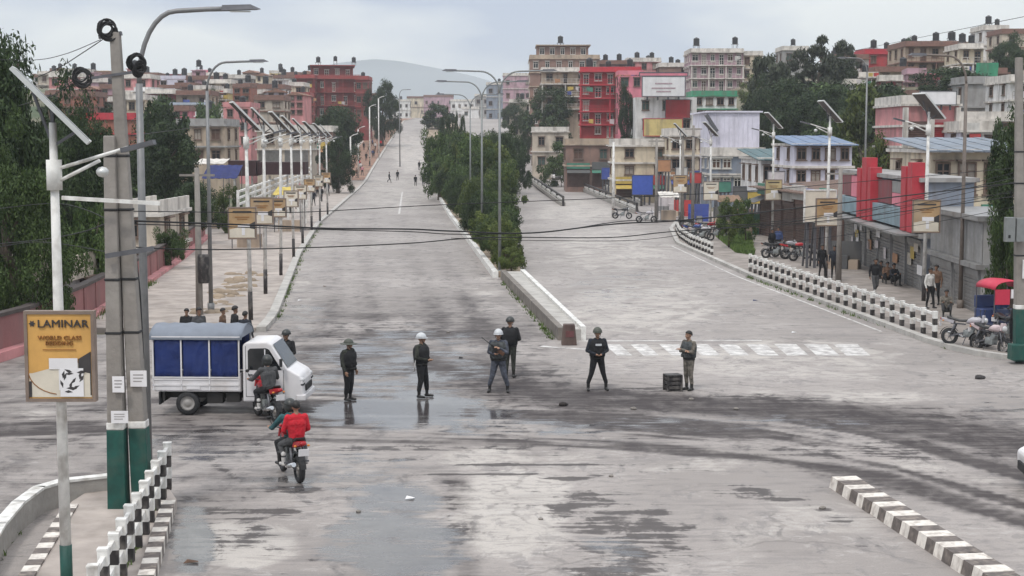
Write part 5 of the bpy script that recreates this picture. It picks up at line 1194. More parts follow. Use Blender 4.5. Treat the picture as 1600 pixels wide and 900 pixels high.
def poster(px0, px1, y0, y1, Y, label):
    a = pt(px0, y1, Y); b = pt(px1, y0, Y); o = empty('notice', ((a.x + b.x) / 2, Y, a.z), 0, label, 'notice'); mb = MB(); mb.bx(-(b.x - a.x) / 2, (b.x - a.x) / 2, -.012, .0, 0, b.z - a.z); mb.build('paper', board_w, o)
    mb = MB()
    for k in range(3): mb.bx(-(b.x - a.x) * .32, (b.x - a.x) * (.3 - .1 * (k == 2)), -.016, -.0125, (b.z - a.z) * (.7 - .2 * k), (b.z - a.z) * (.77 - .2 * k))
    mb.build('print', mat('faint_print', (.3, .28, .27), .8, .2, 5), o)
poster(176, 194, 588, 613, lp0.y - .2, 'upper white paper notice on the left twin pole'); poster(174, 200, 642, 661, lp0.y - .21, 'lower white paper notice on the left twin pole'); poster(204, 229, 579, 604, rp0.y - .2, 'white paper notice on the right twin pole')
# white cross arm carried by the twin poles and coiled cable bundles
a = pt(97, 309, lp0.y - .3); b = pt(250, 318, lp0.y - .3)
mb = MB(); mb.bar(a - lp0, b - lp0, .07, .07); mb.build('cross_arm', white_p, pole_l)
mb = MB(); mb.bar(pt(165, 400, lp0.y - .24) - lp0, pt(240, 388, lp0.y - .24) - lp0, .07, .09); mb.build('cross_arm', dsteel, pole_l)
def coil(x, y, Y, r, label, tilt=.5):
    c = pt(x, y, Y); o = empty('cable_coil', c, 0, label, 'cable coil'); mb = MB(); rg = random.Random(label)
    for k in range(7):
        rr = r * rg.uniform(.7, .98); t = tilt + rg.uniform(-.25, .25); ox, oz = rg.uniform(-.05, .05), rg.uniform(-.05, .05)
        mb.tube([(rr * math.cos(q) * math.cos(t) + ox, rr * math.cos(q) * math.sin(t) + rg.uniform(-.01, .01), rr * math.sin(q) + oz) for q in [i * math.pi / 8 for i in range(17)]], .018, 5, cap=False)
    mb.build('coil', blackr, o); return o
coil(166, 46, rp0.y - .12, .17, 'black cable coil at the top of the taller twin pole'); coil(128, 119, rp0.y - .1, .18, 'black cable coil hanging left of the taller twin pole', .2); coil(213, 97, rp0.y + .3, .16, 'black cable coil on the nearest curved street lamp'); coil(216, 108, rp0.y + .3, .12, 'small black cable coil below the coil on the nearest street lamp')
mb = MB(); mb.bar(pt(155, 58, rp0.y) - rp0, pt(190, 52, rp0.y) - rp0, .12, .07); mb.build('cap_bracket', dsteel, pole_r)
mb = MB(); mb.bar(pt(143, 122, rp0.y - .1) - rp0, pt(206, 113, rp0.y - .1) - rp0, .05, .05); mb.build('bracket', dsteel, pole_r)
# right edge pole with meter box
o = cpole('green based utility pole with grey meter box at the right edge', gp(1593, 560, .13), pt(1592, 90, gp(1593, 560, .13).y), .16, .1, green=1.6); q0 = gp(1593, 560, .13)
mb = MB(); mb.bx(-.42, .45, -.52, -.05, 0, .5); bevel(mb.build('plinth', green_p, o), .02)
a = pt(1571, 378, q0.y - .4) - q0
mb = MB(); mb.bx(a.x, a.x + .3, -.42, -.17, a.z, a.z + .78); bevel(mb.build('meter_box', steel, o), .015); mb = MB(); mb.bx(a.x + .34, a.x + .62, -.42, -.17, a.z, a.z + .76); bevel(mb.build('meter_box', steel, o), .015)
mb = MB(); mb.bx(a.x + .08, a.x + .15, -.432, -.421, a.z + .12, a.z + .22); mb.build('lock', blackr, o)
mb = MB(); mb.bar((.05, -.2, 2.6), (.05, -.2, 3.2), .22, .03); mb.build('paper', board_w, o)
# ---- curved street lamps
lampglass = mat('lamp_lens', (.5, .5, .48), .3, .1, 5)
def street_lamp(label, x, y, top, reach, sides=(1,), r=.065, ang=0.0, m=steel, junc=1.2, z=None, group=None):
    z = (tz(x, y) if z is None else z); o = empty('street_lamp', (x, y, z), ang, label, 'street lamp', group); H = top - z
    mb = MB(); mb.tube([(0, 0, -.1), (0, 0, .35)], r * 1.9, 10); mb.build('pole_base', m, o)
    mb = MB(); mb.tube([(0, 0, .3), (0, 0, H * .5), (0, 0, H - junc)], [r * 1.25, r, r * .85], 10); mb.build('pole', m, o)
    for s in sides:
        mb = MB(); P = []
        for k in range(9):
            q = k / 8 * math.pi / 2; P.append((s * reach * .42 * (1 - math.cos(q)), 0, H - junc - .02 + junc * .97 * math.sin(q)))
        P += [(s * reach * .75, 0, H - .03), (s * reach, 0, H - .02)]
        mb.tube(P, r * .62, 8); a_ = mb.build('arm', m, o)
        h = MB(); h.add([(s * reach - s * .18, -.07, H - .06), (s * reach + s * .5, -.11, H - .04), (s * reach + s * .62, 0, H - .03), (s * reach + s * .5, .11, H - .04), (s * reach - s * .18, .07, H - .06), (s * reach - s * .15, -.05, H + .05), (s * reach + s * .42, -.08, H + .06), (s * reach + s * .42, .08, H + .06), (s * reach - s * .15, .05, H + .05)],
                        [(0, 1, 2, 3, 4), (5, 8, 7, 6), (0, 5, 6, 1), (4, 3, 7, 8), (0, 4, 8, 5), (1, 6, 2), (2, 6, 7), (2, 7, 3)])
        hd = h.build('lamp_head', dsteel, o)
        g = MB(); g.bx(min(s * reach, s * reach + s * .4), max(s * reach, s * reach + s * .4), -.06, .06, H - .085, H - .065); g.build('lens', lampglass, hd)
    return o
dgrey = mat('lamp_pole_grey', (.2, .2, .2), .5, .15, 4, metal=.3)
p = pt(231, 730, 31.0)
street_lamp('nearest curved street lamp, beside the twin concrete poles on the left', p.x, 31.0, pt(300, 12, 31.0).z, 1.85, (1,), r=.08, z=.0, m=dgrey, junc=1.5)
q = gp(330, 492); street_lamp('second curved street lamp on the left pavement behind the truck', q.x, q.y, pt(385, 95, q.y).z, 1.9, (1,), r=.075, m=dgrey, z=.14)
G = 'double arm lamps on the median'
street_lamp('nearest double arm street lamp standing at the front of the median hedge', gp(781, 430).x, 80.5, 10.75, 2.4, (-1, 1), r=.07, z=0, m=steel, group=G)
street_lamp('middle double arm street lamp rising from the median hedge', pt(753, 300, 99).x, 99, 10.9, 2.4, (-1, 1), r=.07, z=.3, m=steel, group=G)
street_lamp('farthest double arm street lamp rising from the median hedge', pt(735, 300, 133).x, 133, 11.1, 2.4, (-1, 1), r=.07, z=.3, m=steel, group=G)
q = gp(1500, 486); street_lamp('brownish curved street lamp on the right pavement by the cream building', q.x, q.y, pt(1440, 85, q.y).z, 1.85, (-1,), r=.075, z=.13, m=mat('lamp_pole_brown', (.16, .13, .11), .6, .2, 4))
q = pt(1353, 200, 118); street_lamp('far curved street lamp among the houses on the right', q.x, 118, pt(1330, 90, 118).z, 1.7, (-1,), r=.075, z=.1, m=dgrey)
q = pt(572, 300, 230); street_lamp('slim lamp post beside the dark tree on the road crest', q.x, 300, 17, 1.7, (1,), r=.1, m=dgrey)
# ---- solar street lamps
panel_m, t_, b_ = newmat('solar_cells'); b_.inputs['Base Color'].default_value = (.012, .018, .04, 1); b_.inputs['Roughness'].default_value = .2
back_m = mat('panel_back', (.1, .085, .08), .7, .2, 3); alu = mat('aluminium', (.6, .6, .58), .4, .08, 4, metal=.5)
def solar_mesh():
    M = Matrix.Rotation(R(46), 3, 'Y')
    mb = MB(); mb.box((0, 0, 0), (1.45, .98, .025), 0, M=M); a = mb.mesh('solar_panel', panel_m)
    mb = MB(); mb.box(M @ Vector((0, 0, -.03)), (1.44, .97, .03), 0, M=M); c = mb.mesh('panel_back', back_m)
    mb = MB()
    for y in (-.505, .505): mb.box(M @ Vector((0, y, -.012)), (1.5, .035, .07), 0, M=M)
    for x in (-.74, .74): mb.box(M @ Vector((x, 0, -.012)), (.035, .97, .07), 0, M=M)
    return a, c, mb.mesh('panel_frame', alu)
SOL = solar_mesh()
sign_or = mat('sign_orange', (.6, .33, .09), .6, .16, 1.5, dirt=.25); sign_dull = mat('sign_faded_orange', (.4, .26, .13), .7, .25, 1.5, dirt=.6, dirtc=(.3, .27, .23)); sign_yel = mat('sign_faded_yellow', (.42, .33, .17), .7, .25, 1.5, dirt=.6, dirtc=(.32, .29, .24)); sign_cream = mat('sign_cream', (.62, .56, .46), .5, .1, 3)
def solar_lamp(label, x, y, ztop, z, arm=1, base_m=black_p, base_h=1.1):
    o = empty('solar_street_lamp', (x, y, z), 0, label, 'solar lamp', 'solar street lamps along the pavements'); H = ztop - z; o.rotation_euler = (random.uniform(-.008, .008), random.uniform(-.012, .012), random.uniform(-.1, .1))
    mb = MB(); mb.tube([(0, 0, base_h), (0, 0, H * .6), (0, 0, H - .25)], [.085, .075, .055], 10); mb.build('pole', white_p, o)
    mb = MB(); mb.tube([(0, 0, -.15), (0, 0, base_h + .02)], .092, 10); mb.build('painted_base', base_m, o)
    yw = R(16) if arm > 0 else R(18 if y < 75 else 4); link('panel_back', SOL[1], o, (0, 0, H), yw); link('solar_panel', SOL[0], o, (0, 0, H), yw); link('panel_frame', SOL[2], o, (0, 0, H), yw)
    mb = MB(); mb.bar((0, 0, H - .6), (-.28, 0, H + .2), .04); mb.bar((0, 0, H - .6), (.32, 0, H - .4), .04); mb.bar((0, 0, H - .3), (0, 0, H - .05), .05); mb.build('panel_bracket', dsteel, o)
    for L, zz, rise in ((1.15, H - .95, .33), (.72, H - 1.15, .34)):
        mb = MB(); mb.tube([(0, 0, zz), (arm * L * .5, -.05, zz + rise * .5), (arm * L, -.1, zz + rise)], .027, 8); a_ = mb.build('arm', white_p, o)
    mb = MB(); mb.box((arm * 1.3, -.1, H - .6), (.5, .18, .07), 0, M=Matrix.Rotation(-.25 * arm, 3, 'Y')); mb.build('lamp_head', dsteel, o)
    mb = MB(); mb.ell((arm * .75, -.08, H - .98), (.1, .1, .08), 8, 5); mb.build('lamp_head', alu, o)
    mb = MB(); mb.tube([(0, 0, H - 1.25), (0, 0, H - .8)], .12, 8); mb.build('clamp', white_p, o)
    return o
def ad_sign(label, x, y, z0, big=False, dx=0.0, wd=1.0, hh=1.3, faded=0):
    o = empty('advertising_sign', (x + dx, y - .14, z0), 0, label, 'advertising sign', 'orange advertising signs on the solar lamp poles')
    mb = MB(); mb.bx(-wd / 2, wd / 2, 0, .1, 0, hh); mb.build('panel', sign_or if big else (sign_cream if faded else random.choice((sign_dull, sign_yel, sign_dull))), o); o.rotation_euler = (0, 0, 0 if big else random.uniform(-.14, .14))
    f = MB(); t = .05; f.bx(-wd / 2 - t, -wd / 2 - .001, -.02, .13, -t, hh + t); f.bx(wd / 2 + .001, wd / 2 + t, -.02, .13, -t, hh + t); f.bx(-wd / 2, wd / 2, -.02, .13, hh + .001, hh + t); f.bx(-wd / 2, wd / 2, -.02, .13, -t, -.001); f.build('frame', mat('sign_frame', (.2, .15, .12), .6, .2, 4), o)
    # lower picture: white sweep, dark wedge, pale mattress blocks
    p = MB(); P = [(-wd / 2 + .01, .02)] + [(wd / 2 - .01, .02), (wd / 2 - .01, .4 * hh)] + [(wd * (.45 - .09 * k), hh * (.44 - .01 * k)) for k in range(6)] + [(-wd / 2 + .01 + .12 * (1 - math.cos(k)), hh * .3) for k in (.9, .5, 0)]
    p.add([(q[0], -.006, q[1]) for q in P], [tuple(range(len(P)))]); p.build('picture', sign_cream, o)
    p = MB(); p.add([(wd * .29, -.010, hh * .33), (wd * .29, -.010, hh * .47), (wd * .5 - .01, -.010, hh * .56), (wd * .5 - .01, -.010, hh * .04), (wd * .47, -.010, hh * .04), (wd * .47, -.010, hh * .3)], [(0, 5, 4, 3, 2, 1)]); p.build('dark_wedge', ink, o)
    p = MB(); p.bx(-wd * .17, wd * .28, -.02, -.012, hh * .35, hh * .48); p.bx(-wd * .02, wd * .1, -.02, -.012, hh * .1, hh * .345); p.build('white_block', board_w, o)
    if big:
        text('LAMINAR', .165, ink, o, (.06, -.015, hh * .885), sx=1.1)
        mb = MB(); c = (-.4, hh * .89)
        mb.add([(c[0] + .055 * (1 if i % 2 == 0 else .55) * math.cos(math.pi / 6 * i), -.013, c[1] + .055 * (1 if i % 2 == 0 else .55) * math.sin(math.pi / 6 * i)) for i in range(12)], [tuple(range(12))]); mb.build('emblem', ink, o)
        text('WORLD', .088, goldink, o, (-.14, -.015, hh * .72), sx=1.1); text('CLASS', .088, goldink, o, (.2, -.015, hh * .72), sx=1.1); text('BEDDING', .088, goldink, o, (0, -.015, hh * .655), sx=1.1)
        q = MB(); q.bx(-.25, .25, -.016, -.011, hh * .575, hh * .585); q.build('rule', goldink, o)
        q = MB(); rg = random.Random(2)
        for k in range(16):
            x_, z_ = rg.uniform(.02, .33), rg.uniform(.06, .42); a_ = rg.uniform(0, 6.3)
            q.add([(x_ + rr * math.cos(a_ + t_2), -.0225 - k * .0001, z_ + rr * math.sin(a_ + t_2)) for rr, t_2 in ((.06, 0), (.025, 1.2), (.07, 2.9), (.02, 4.4))], [(0, 1, 2, 3)])
        wq = MB(); wq.bx(.0, .35, -.022, -.0201, .03, .46); wq.build('torn_paper', board_w, o); q.build('torn_print', ink, o)
        q = MB(); q.tube([(-.48 + .5 * (1 - math.cos(k * .2)) , -.008, .42 - .36 * math.sin(k * .2)) for k in range(8)], .008, 5); q.build('curve_line', goldink, o)
        q = MB(); q.bx(-.47, -.43, -.014, -.01, .02, .26); q.build('dark_strip', ink, o)
    else:
        for zz, ww in ((.88, .72), (.72, .56), (.65, .4)):
            q = MB(); q.bx(-wd * ww / 2, wd * ww / 2, -.014, -.009, hh * zz - .03, hh * zz + .04 * (zz > .8)); q.build('print', goldink if zz < .8 else ink, o)
    return o
q = gp(105, 928, .2)
solar_lamp('nearest solar street lamp, standing on the foreground island with a green base', q.x, q.y, pt(88, 165, q.y).z, .2, base_m=green_p, base_h=.75)
ad_sign('large orange advertising sign reading LAMINAR on the nearest solar lamp pole', q.x, q.y, pt(98, 620, q.y).z, True, dx=pt(98, 560, q.y).x - q.x, wd=.95, hh=1.27)
LS = [(392, 500), (415, 459), (439, 430), (459, 402), (473, 381), (487, 360), (500, 346), (512, 336)]
od = ['first', 'second', 'third', 'fourth', 'fifth', 'sixth', 'seventh', 'eighth']
for k, (x, y) in enumerate(LS):
    q = gp(x, y, .14); solar_lamp(od[k] + ' solar lamp from the truck in the row along the left pavement', q.x, q.y, 8.05, .14)
    ad_sign(od[k] + ' orange advertising sign from the truck along the left pavement', q.x, q.y, 3.35 if k < 2 else 3.2, dx=-.1 if k else -.25, wd=1.0 if k < 2 else .8, hh=1.15 if k < 2 else .9, faded=k in (3, 4, 6))
for k, (x, y, z) in enumerate(((1443, 470, 8.6), (1290, 432, 8.6), (1207, 378, 8.5), (1110, 362, 8.0), (1062, 352, 8.0))):
    q = gp(x, y, .13); solar_lamp(('nearest', 'second', 'third', 'fourth', 'farthest')[k] + ' solar street lamp of the row on the right pavement', q.x, q.y, z, .13, arm=-1)
    ad_sign(('nearest', 'second', 'third', 'fourth', 'farthest')[k] + ' orange advertising sign on the right pavement lamp poles', q.x, q.y, pt(x, (362, 352, 312, 312, 300)[k], q.y).z, wd=1.1, hh=1.35, faded=k in (3,))
# white frame hoarding beside the second right lamp
board('hoarding', 'white framed hoarding with grey sheet left of the red facade shop', 1258, 1306, 298, 346, 84, sign_cream, 'hoarding', frame=white_p, legs=4)
# thin poles at the far end left and right of the road
for k, (x, y, Y, zt) in enumerate(((560, 262, 262, 9), (578, 246, 300, 12), (592, 236, 320, 13), (548, 270, 240, 8))):
    a = pt(x, y, Y); o = empty('slender_pole', (a.x, Y, tz(a.x, Y)), 0, ('pale slender pole on the left verge near the crowd', 'second pale slender pole up the left verge', 'third pale slender pole up the left verge', 'pale slender pole below the dark green tree')[k], 'pole')
    mb = MB(); mb.tube([(0, 0, 0), (0, 0, zt - .5)], .12, 8); mb.build('pole', white_p, o); mb = MB(); mb.tube([(0, 0, zt - .5), (.5, 0, zt - .2), (1.2, 0, zt)], .07, 6); mb.build('arm', white_p, o)
# wooden / concrete poles of the right pavement and left pavement
for k, (x, y, yt, m) in enumerate(((312, 492, 262, conc_pole), (1066, 352, 212, conc_pole), (958, 338, 222, white_p), (1082, 352, 196, conc_pole), (1310, 440, 262, conc_pole), (1025, 346, 215, conc_pole))):
    q = gp(x, y, .13); zt = pt(x, yt, q.y).z
    o = empty('service_pole', q, 0, ('concrete service pole behind the truck with a dark transformer can', 'left of two concrete service poles by the right bend', 'white service pole on the slip lane island', 'right of two concrete service poles by the right bend', 'concrete service pole beside the white framed hoarding', 'concrete service pole beside the blue shop sign')[k], 'pole')
    mb = MB(); mb.tube([(0, 0, -.1), (0, 0, zt - q.z)], [.15, .1], 10); mb.build('pole', m, o)
    mb = MB(); mb.bar((-.7, 0, zt - q.z - .3), (.7, 0, zt - q.z - .3), .09); mb.build('cross_arm', m, o)
    if k == 0: mb = MB(); mb.lathe([(0, 1.3), (.22, 1.3), (.24, 1.4), (.24, 2.35), (.2, 2.45), (0, 2.45)], 12, (.22, -.15, 0)); mb.build('transformer_can', black_p, o)
# ---- overhead cables
def cable(label, pts, r=.022, group='overhead cables across the junction'):
    P = [pt(x, y, Y) for x, y, Y in pts]; Q = []
    for i in range(len(P) - 1):
        p0, p1, p2, p3 = P[max(0, i - 1)], P[i], P[i + 1], P[min(len(P) - 1, i + 2)]
        for k in range(8):
            t = k / 8; Q.append(.5 * ((2 * p1) + (p2 - p0) * t + (2 * p0 - 5 * p1 + 4 * p2 - p3) * t * t + (3 * p1 - p0 - 3 * p2 + p3) * t ** 3))
    Q.append(P[-1]); mb = MB(); mb.tube(Q, r * .6, 6); o = mb.build('overhead_cable', blackr); tag(o, label, 'cable', group); return o
Yf = lambda x: 30.2 + (x - 205) / 1385 * 19.5
def cb(label, pts, r=.022): return cable(label, [(x, y, Yf(x)) for x, y in pts], r)
cb('topmost black cable spanning the left carriageway', [(205, 330), (440, 332), (560, 327), (690, 320), (960, 309), (1200, 296), (1592, 262)], .018)
cb('thick black cable crossing both carriageways below the topmost cable', [(205, 345), (400, 352), (520, 357), (640, 358), (705, 361), (830, 364), (960, 350), (1130, 338), (1592, 285)], .034)
cb('long black cable crossing just above the thick cable on the right', [(205, 350), (520, 359), (640, 362), (720, 366), (860, 362), (1000, 344), (1200, 350), (1400, 318), (1592, 276)], .02)
cb('lowest black cable crossing the left carriageway', [(205, 386), (320, 390), (480, 387), (640, 380), (760, 371), (950, 371), (1060, 361), (1300, 344), (1592, 306)], .024)
cb('thin black cable across the right carriageway ending by the cream building', [(705, 372), (860, 376), (1010, 374), (1160, 352), (1592, 300)], .014)
cable('black cable bundle from the left trees to the twin poles', [(-30, 383, 40), (60, 375, 36), (130, 362, 32), (175, 345, 30.1)], .02)
cable('upper black cable from the left edge to the twin poles', [(-30, 330, 40), (90, 318, 34), (175, 345, 30.1)], .014)
cable('lower grey cable sagging at the left edge', [(-30, 392, 38), (60, 378, 34), (175, 395, 30.1)], .014)
cable('thin cable from the left tree to the top of the taller pole', [(-60, 90, 34), (45, 94, 32), (100, 85, 31), (157, 62, 30.2)], .012)
cable('second cable descending left from the top of the taller pole', [(60, 120, 36), (95, 104, 33), (130, 82, 31), (160, 62, 30.2)], .016)
cable('black cable from the cable coil to the tall pole', [(30, 165, 40), (80, 150, 34), (128, 124, 31), (205, 113, 30.4)], .014)
cable('dark cable from the lamp arm to the left hillside', [(205, 212, 31), (260, 205, 50), (330, 196, 80)], .02)
cable('thin wire rising to the upper right corner', [(1300, 86, 118), (1420, 62, 90), (1520, 42, 70), (1640, 18, 55)], .02)
for k, (y0, y1) in enumerate(((348, 268), (356, 283), (366, 296), (384, 322))):
    cable(('upper', 'second', 'third', 'lowest')[k] + ' cable of the bundle in front of the red facade shop', [(1190, y0, 62), (1330, y0 - 12 - k * 2, 58), (1450, (y0 + y1) / 2 - 4, 54), (1592, y1, 50)], .016, 'cable bundle on the right')
cable('cable loop hanging down the taller twin pole', [(212, 400, 30.1), (218, 450, 30.0), (221, 500, 30.0), (224, 560, 30.05)], .03)
cable('black cable running down the left side of the twin poles', [(192, 395, 30), (190, 440, 29.95), (196, 490, 29.95)], .025)
# ================================================================== PEOPLE
def capsule(mb, a, ra, b, rb, n=10):
    a = Vector(a); b = Vector(b); mb.tube([a, b], [ra, rb], n); mb.ell(a, (ra, ra, ra), n, 6); mb.ell(b, (rb, rb, rb), n, 6)
def remesh(mb, vox, smooth=3):
    me = mb.mesh('tmp', []); o = bpy.data.objects.new('tmp', me); col.objects.link(o)
    m = o.modifiers.new('r', 'REMESH'); m.mode = 'VOXEL'; m.voxel_size = vox; m.use_smooth_shade = True
    s = o.modifiers.new('s', 'SMOOTH'); s.iterations = smooth; s.factor = .5
    dg = bpy.context.evaluated_depsgraph_get(); r = bpy.data.meshes.new_from_object(o.evaluated_get(dg)); bpy.data.objects.remove(o); bpy.data.meshes.remove(me); return r
skin = mat('skin', (.3, .17, .11), .6, .1, 8); skin_d = mat('skin_brown', (.2, .11, .07), .6, .1, 8); hair_m = mat('hair', (.012, .01, .009), .6, .3, 20)
boot = mat('boot_leather', (.015, .014, .013), .45, .2, 8); shoe_l = mat('light_shoe', (.5, .48, .46), .6, .1, 8); eye_m = mat('eye', (.02, .015, .012), .2, .1, 5)
def cloth(n, c, v=.42, s=6): return mat('cloth_' + n, c, .9, v, s, bump=.8, bscale=9)
C_navy = cloth('navy', (.014, .017, .025)); C_black = cloth('black', (.009, .009, .0105)); C_olive = cloth('olive', (.026, .028, .022), .8, 10); C_blue = cloth('bluegrey', (.06, .066, .085), .7, 10); C_camo = cloth('camouflage', (.13, .115, .095), .75, 9); C_camo2 = cloth('dark_camouflage', (.05, .054, .055), .7, 9)
C_red = cloth('red', (.5, .012, .025), .15); C_grey = cloth('grey', (.06, .06, .062)); C_white = cloth('white', (.6, .58, .55), .12); C_brown = cloth('brown', (.14, .08, .05)); C_dblue = cloth('blue', (.03, .05, .13)); C_khaki = cloth('khaki', (.26, .21, .14)); C_pink = cloth('pink', (.45, .2, .22)); C_teal = cloth('teal', (.03, .1, .11))
H_white = mat('helmet_white', (.5, .51, .52), .35, .06, 6); H_dark = mat('helmet_dark', (.03, .032, .03), .4, .2, 6); H_olive = mat('helmet_olive', (.06, .065, .05), .6, .2, 6)
POSES = {}
def V3(*a): return Vector(a)
def pose(legs='together', arms='down', lean=0.0):
    P = {}
    hz = .92
    if legs == 'together': K = [V3(s * .095, -.02, .5) for s in (-1, 1)]; A = [V3(s * .105, .02, .085) for s in (-1, 1)]
    elif legs == 'apart': K = [V3(s * .165, -.02, .49) for s in (-1, 1)]; A = [V3(s * .25, .01, .085) for s in (-1, 1)]; hz = .9
    elif legs == 'walk': K = [V3(-.1, -.17, .5), V3(.1, .0, .49)]; A = [V3(-.1, -.26, .085), V3(.1, .3, .13)]; hz = .9
    elif legs == 'ease': K = [V3(-.12, -.03, .5), V3(.13, -.07, .5)]; A = [V3(-.14, .02, .085), V3(.17, -.08, .085)]
    elif legs == 'ride': hz = .82; K = [V3(s * .21, -.40, .70) for s in (-1, 1)]; A = [V3(s * .22, -.18, .33) for s in (-1, 1)]
    elif legs == 'pillion': hz = .9; K = [V3(s * .25, -.38, .74) for s in (-1, 1)]; A = [V3(s * .25, -.16, .4) for s in (-1, 1)]
    elif legs == 'squat': hz = .26; K = [V3(s * .17, -.3, .52) for s in (-1, 1)]; A = [V3(s * .14, -.34, .085) for s in (-1, 1)]
    elif legs == 'sit': hz = .5; K = [V3(s * .12, -.42, .5) for s in (-1, 1)]; A = [V3(s * .13, -.46, .085) for s in (-1, 1)]
    P['hip'] = [V3(s * .085, 0, hz) for s in (-1, 1)]; P['knee'] = K; P['ank'] = A; P['hz'] = hz
    def T(x, y, z):        # torso point, z above hip, leaning forward (towards -Y)
        c, s = math.cos(lean), math.sin(lean); return V3(x, y * c - z * s, hz + z * c + y * s)
    P['T'] = T; sh = [T(s * .185, .0, .49) for s in (-1, 1)]; P['sh'] = sh
    if arms == 'down': E = [T(s * .25, .03, .2) for s in (-1, 1)]; W_ = [T(s * .26, -.07, -.05) for s in (-1, 1)]
    elif arms == 'belly': E = [T(s * .28, .02, .22) for s in (-1, 1)]; W_ = [T(s * .07, -.21, .13) for s in (-1, 1)]
    elif arms == 'crossed': E = [T(s * .25, -.09, .23) for s in (-1, 1)]; W_ = [T(.09, -.21, .27), T(-.09, -.24, .3)]
    elif arms == 'rifle': E = [T(-.26, .0, .22), T(.25, -.1, .22)]; W_ = [T(-.07, -.22, .2), T(.06, -.27, .36)]
    elif arms == 'swing': E = [T(-.24, .1, .22), T(.24, -.05, .22)]; W_ = [T(-.23, .08, -.02), T(.24, -.2, .02)]
    elif arms == 'bars': E = [V3(s * .34, -.3, 1.04) for s in (-1, 1)]; W_ = [V3(s * .31, -.58, 1.0) for s in (-1, 1)]
    elif arms == 'hold': E = [T(s * .27, -.05, .22) for s in (-1, 1)]; W_ = [T(s * .18, -.26, .12) for s in (-1, 1)]
    elif arms == 'knees': E = [T(s * .25, -.14, .26) for s in (-1, 1)]; W_ = [K[0] + V3(0, -.02, .07), K[1] + V3(0, -.02, .07)]
    P['el'] = E; P['wr'] = W_; return P
def body(P, fine=True, vox=None, bulk=1.0, headturn=0.0, mats=None, sleeves=True, key=None):
    """one continuous figure; returns mesh with material slots shirt, trousers, skin, boots, hair"""
    mb = MB(); B = []
    def cap(a, ra, b, rb, mi): capsule(mb, a, ra, b, rb, 10 if fine else 7); B.append((Vector(a), ra, Vector(b), rb, mi))
    T = P['T']; k = bulk
    for i, s in enumerate((-1, 1)):
        cap(P['hip'][i], .1 * k, P['knee'][i], .066 * k, 1); cap(P['knee'][i], .064 * k, P['ank'][i] + V3(0, 0, .14), .05 * k, 1)
        cap(P['ank'][i] + V3(0, 0, .18), .053, P['ank'][i], .045, 3); cap(P['ank'][i] + V3(0, .03, -.035), .045, P['ank'][i] + V3(s * .025, -.16, -.045), .036, 3)
        cap(P['sh'][i], .068 * k, P['el'][i], .052 * k, 0)
        d = P['wr'][i] - P['el'][i]
        if sleeves: cap(P['el'][i], .05 * k, P['el'][i] + d * .92, .037 * k, 0)
        else: cap(P['el'][i], .046, P['wr'][i], .034, 2)
        # hand: palm, thumb, four fingers
        u = d.normalized(); w0 = P['wr'][i]; pal = u * .075; side = V3(-s, 0, 0) - u * u.dot(V3(-s, 0, 0)); side = side.normalized() if side.length > .1 else V3(0, -1, 0)
        nr = u.cross(side)
        if nr.dot(T(0, 0, .2) - w0) < 0: nr = -nr
        if not fine:
            cap(w0, .034, w0 + u * .12, .03, 2)
        else:
            fw = side.cross(u) if abs(side.x) > .9 else side
            ax = V3(0, -1, 0) - u * u.dot(V3(0, -1, 0)); ax = ax.normalized() if ax.length > .2 else V3(-s, 0, 0)
            inw = ax.cross(u).normalized()
            if inw.dot(V3(-s, 0, 0)) < 0: inw = -inw
            cap(w0, .03, w0 + u * .03, .03, 2)
            for q in (-.028, -.009, .01, .029): cap(w0 + u * .02 + ax * q * .7, .016, w0 + u * .085 + ax * q, .013, 2)
            for q, L in ((.031, .062), (.011, .075), (-.009, .07), (-.03, .055)):
                p0 = w0 + u * .088 + ax * q; p1 = p0 + u * L * .55 + inw * .012; p2 = p1 + u * L * .4 + inw * .03
                cap(p0, .0105, p1, .0095, 2); cap(p1, .0095, p2, .008, 2)
            t0 = w0 + u * .03 + ax * .032; t1 = t0 + u * .035 + ax * .026 + inw * .012; t2 = t1 + u * .03 + ax * .004 + inw * .012
            cap(t0, .014, t1, .0115, 2); cap(t1, .0115, t2, .009, 2)
    cap(T(-.075, 0, .0), .105 * k, T(.075, 0, .0), .105 * k, 1)
    for s in (-1, 1):
        cap(T(s * .06, 0, .06), .098 * k, T(s * .085, .005, .36), .118 * k, 0)
    cap(T(0, -.01, .1), .105 * k, T(0, -.01, .36), .125 * k, 0)
    cap(T(-.15, .01, .47), .075 * k, T(.15, .01, .47), .075 * k, 0); cap(T(-.06, 0, .52), .06, T(.06, 0, .52), .06, 0)
    cap(T(0, 0, .52), .054, T(0, -.012, .62), .05, 2)
    hc = T(0, -.025, .705)
    hR = Matrix.Rotation(headturn, 3, 'Z'); hp = lambda x, y, z: hc + hR @ V3(x, y, z)
    mb.ell(hc + V3(0, .01, .025), (.077, .096, .1), 14, 9, M=hR); B.append((hp(0, .02, .0), .085, hp(0, .0, .05), .09, 2))
    cap(hp(0, -.035, -.055), .05, hp(0, -.06, -.085), .032, 2)
    if fine:
        cap(hp(0, -.088, .015), .011, hp(0, -.108, -.02), .016, 2)
        for s in (-1, 1): cap(hp(s * .078, .01, .005), .014, hp(s * .08, .014, -.03), .012, 2); cap(hp(s * .045, -.07, -.02), .025, hp(s * .035, -.075, -.03), .022, 2)
        cap(hp(-.045, -.082, .042), .013, hp(.045, -.082, .042), .013, 2); cap(hp(-.02, -.095, -.052), .01, hp(.02, -.095, -.052), .01, 2)
    me = remesh(mb, vox or (.0095 if fine else .028), 2 if fine else 1)
    n = len(me.polygons); ce = np.empty(n * 3, 'f4'); me.polygons.foreach_get('center', ce); ce = ce.reshape(-1, 3)
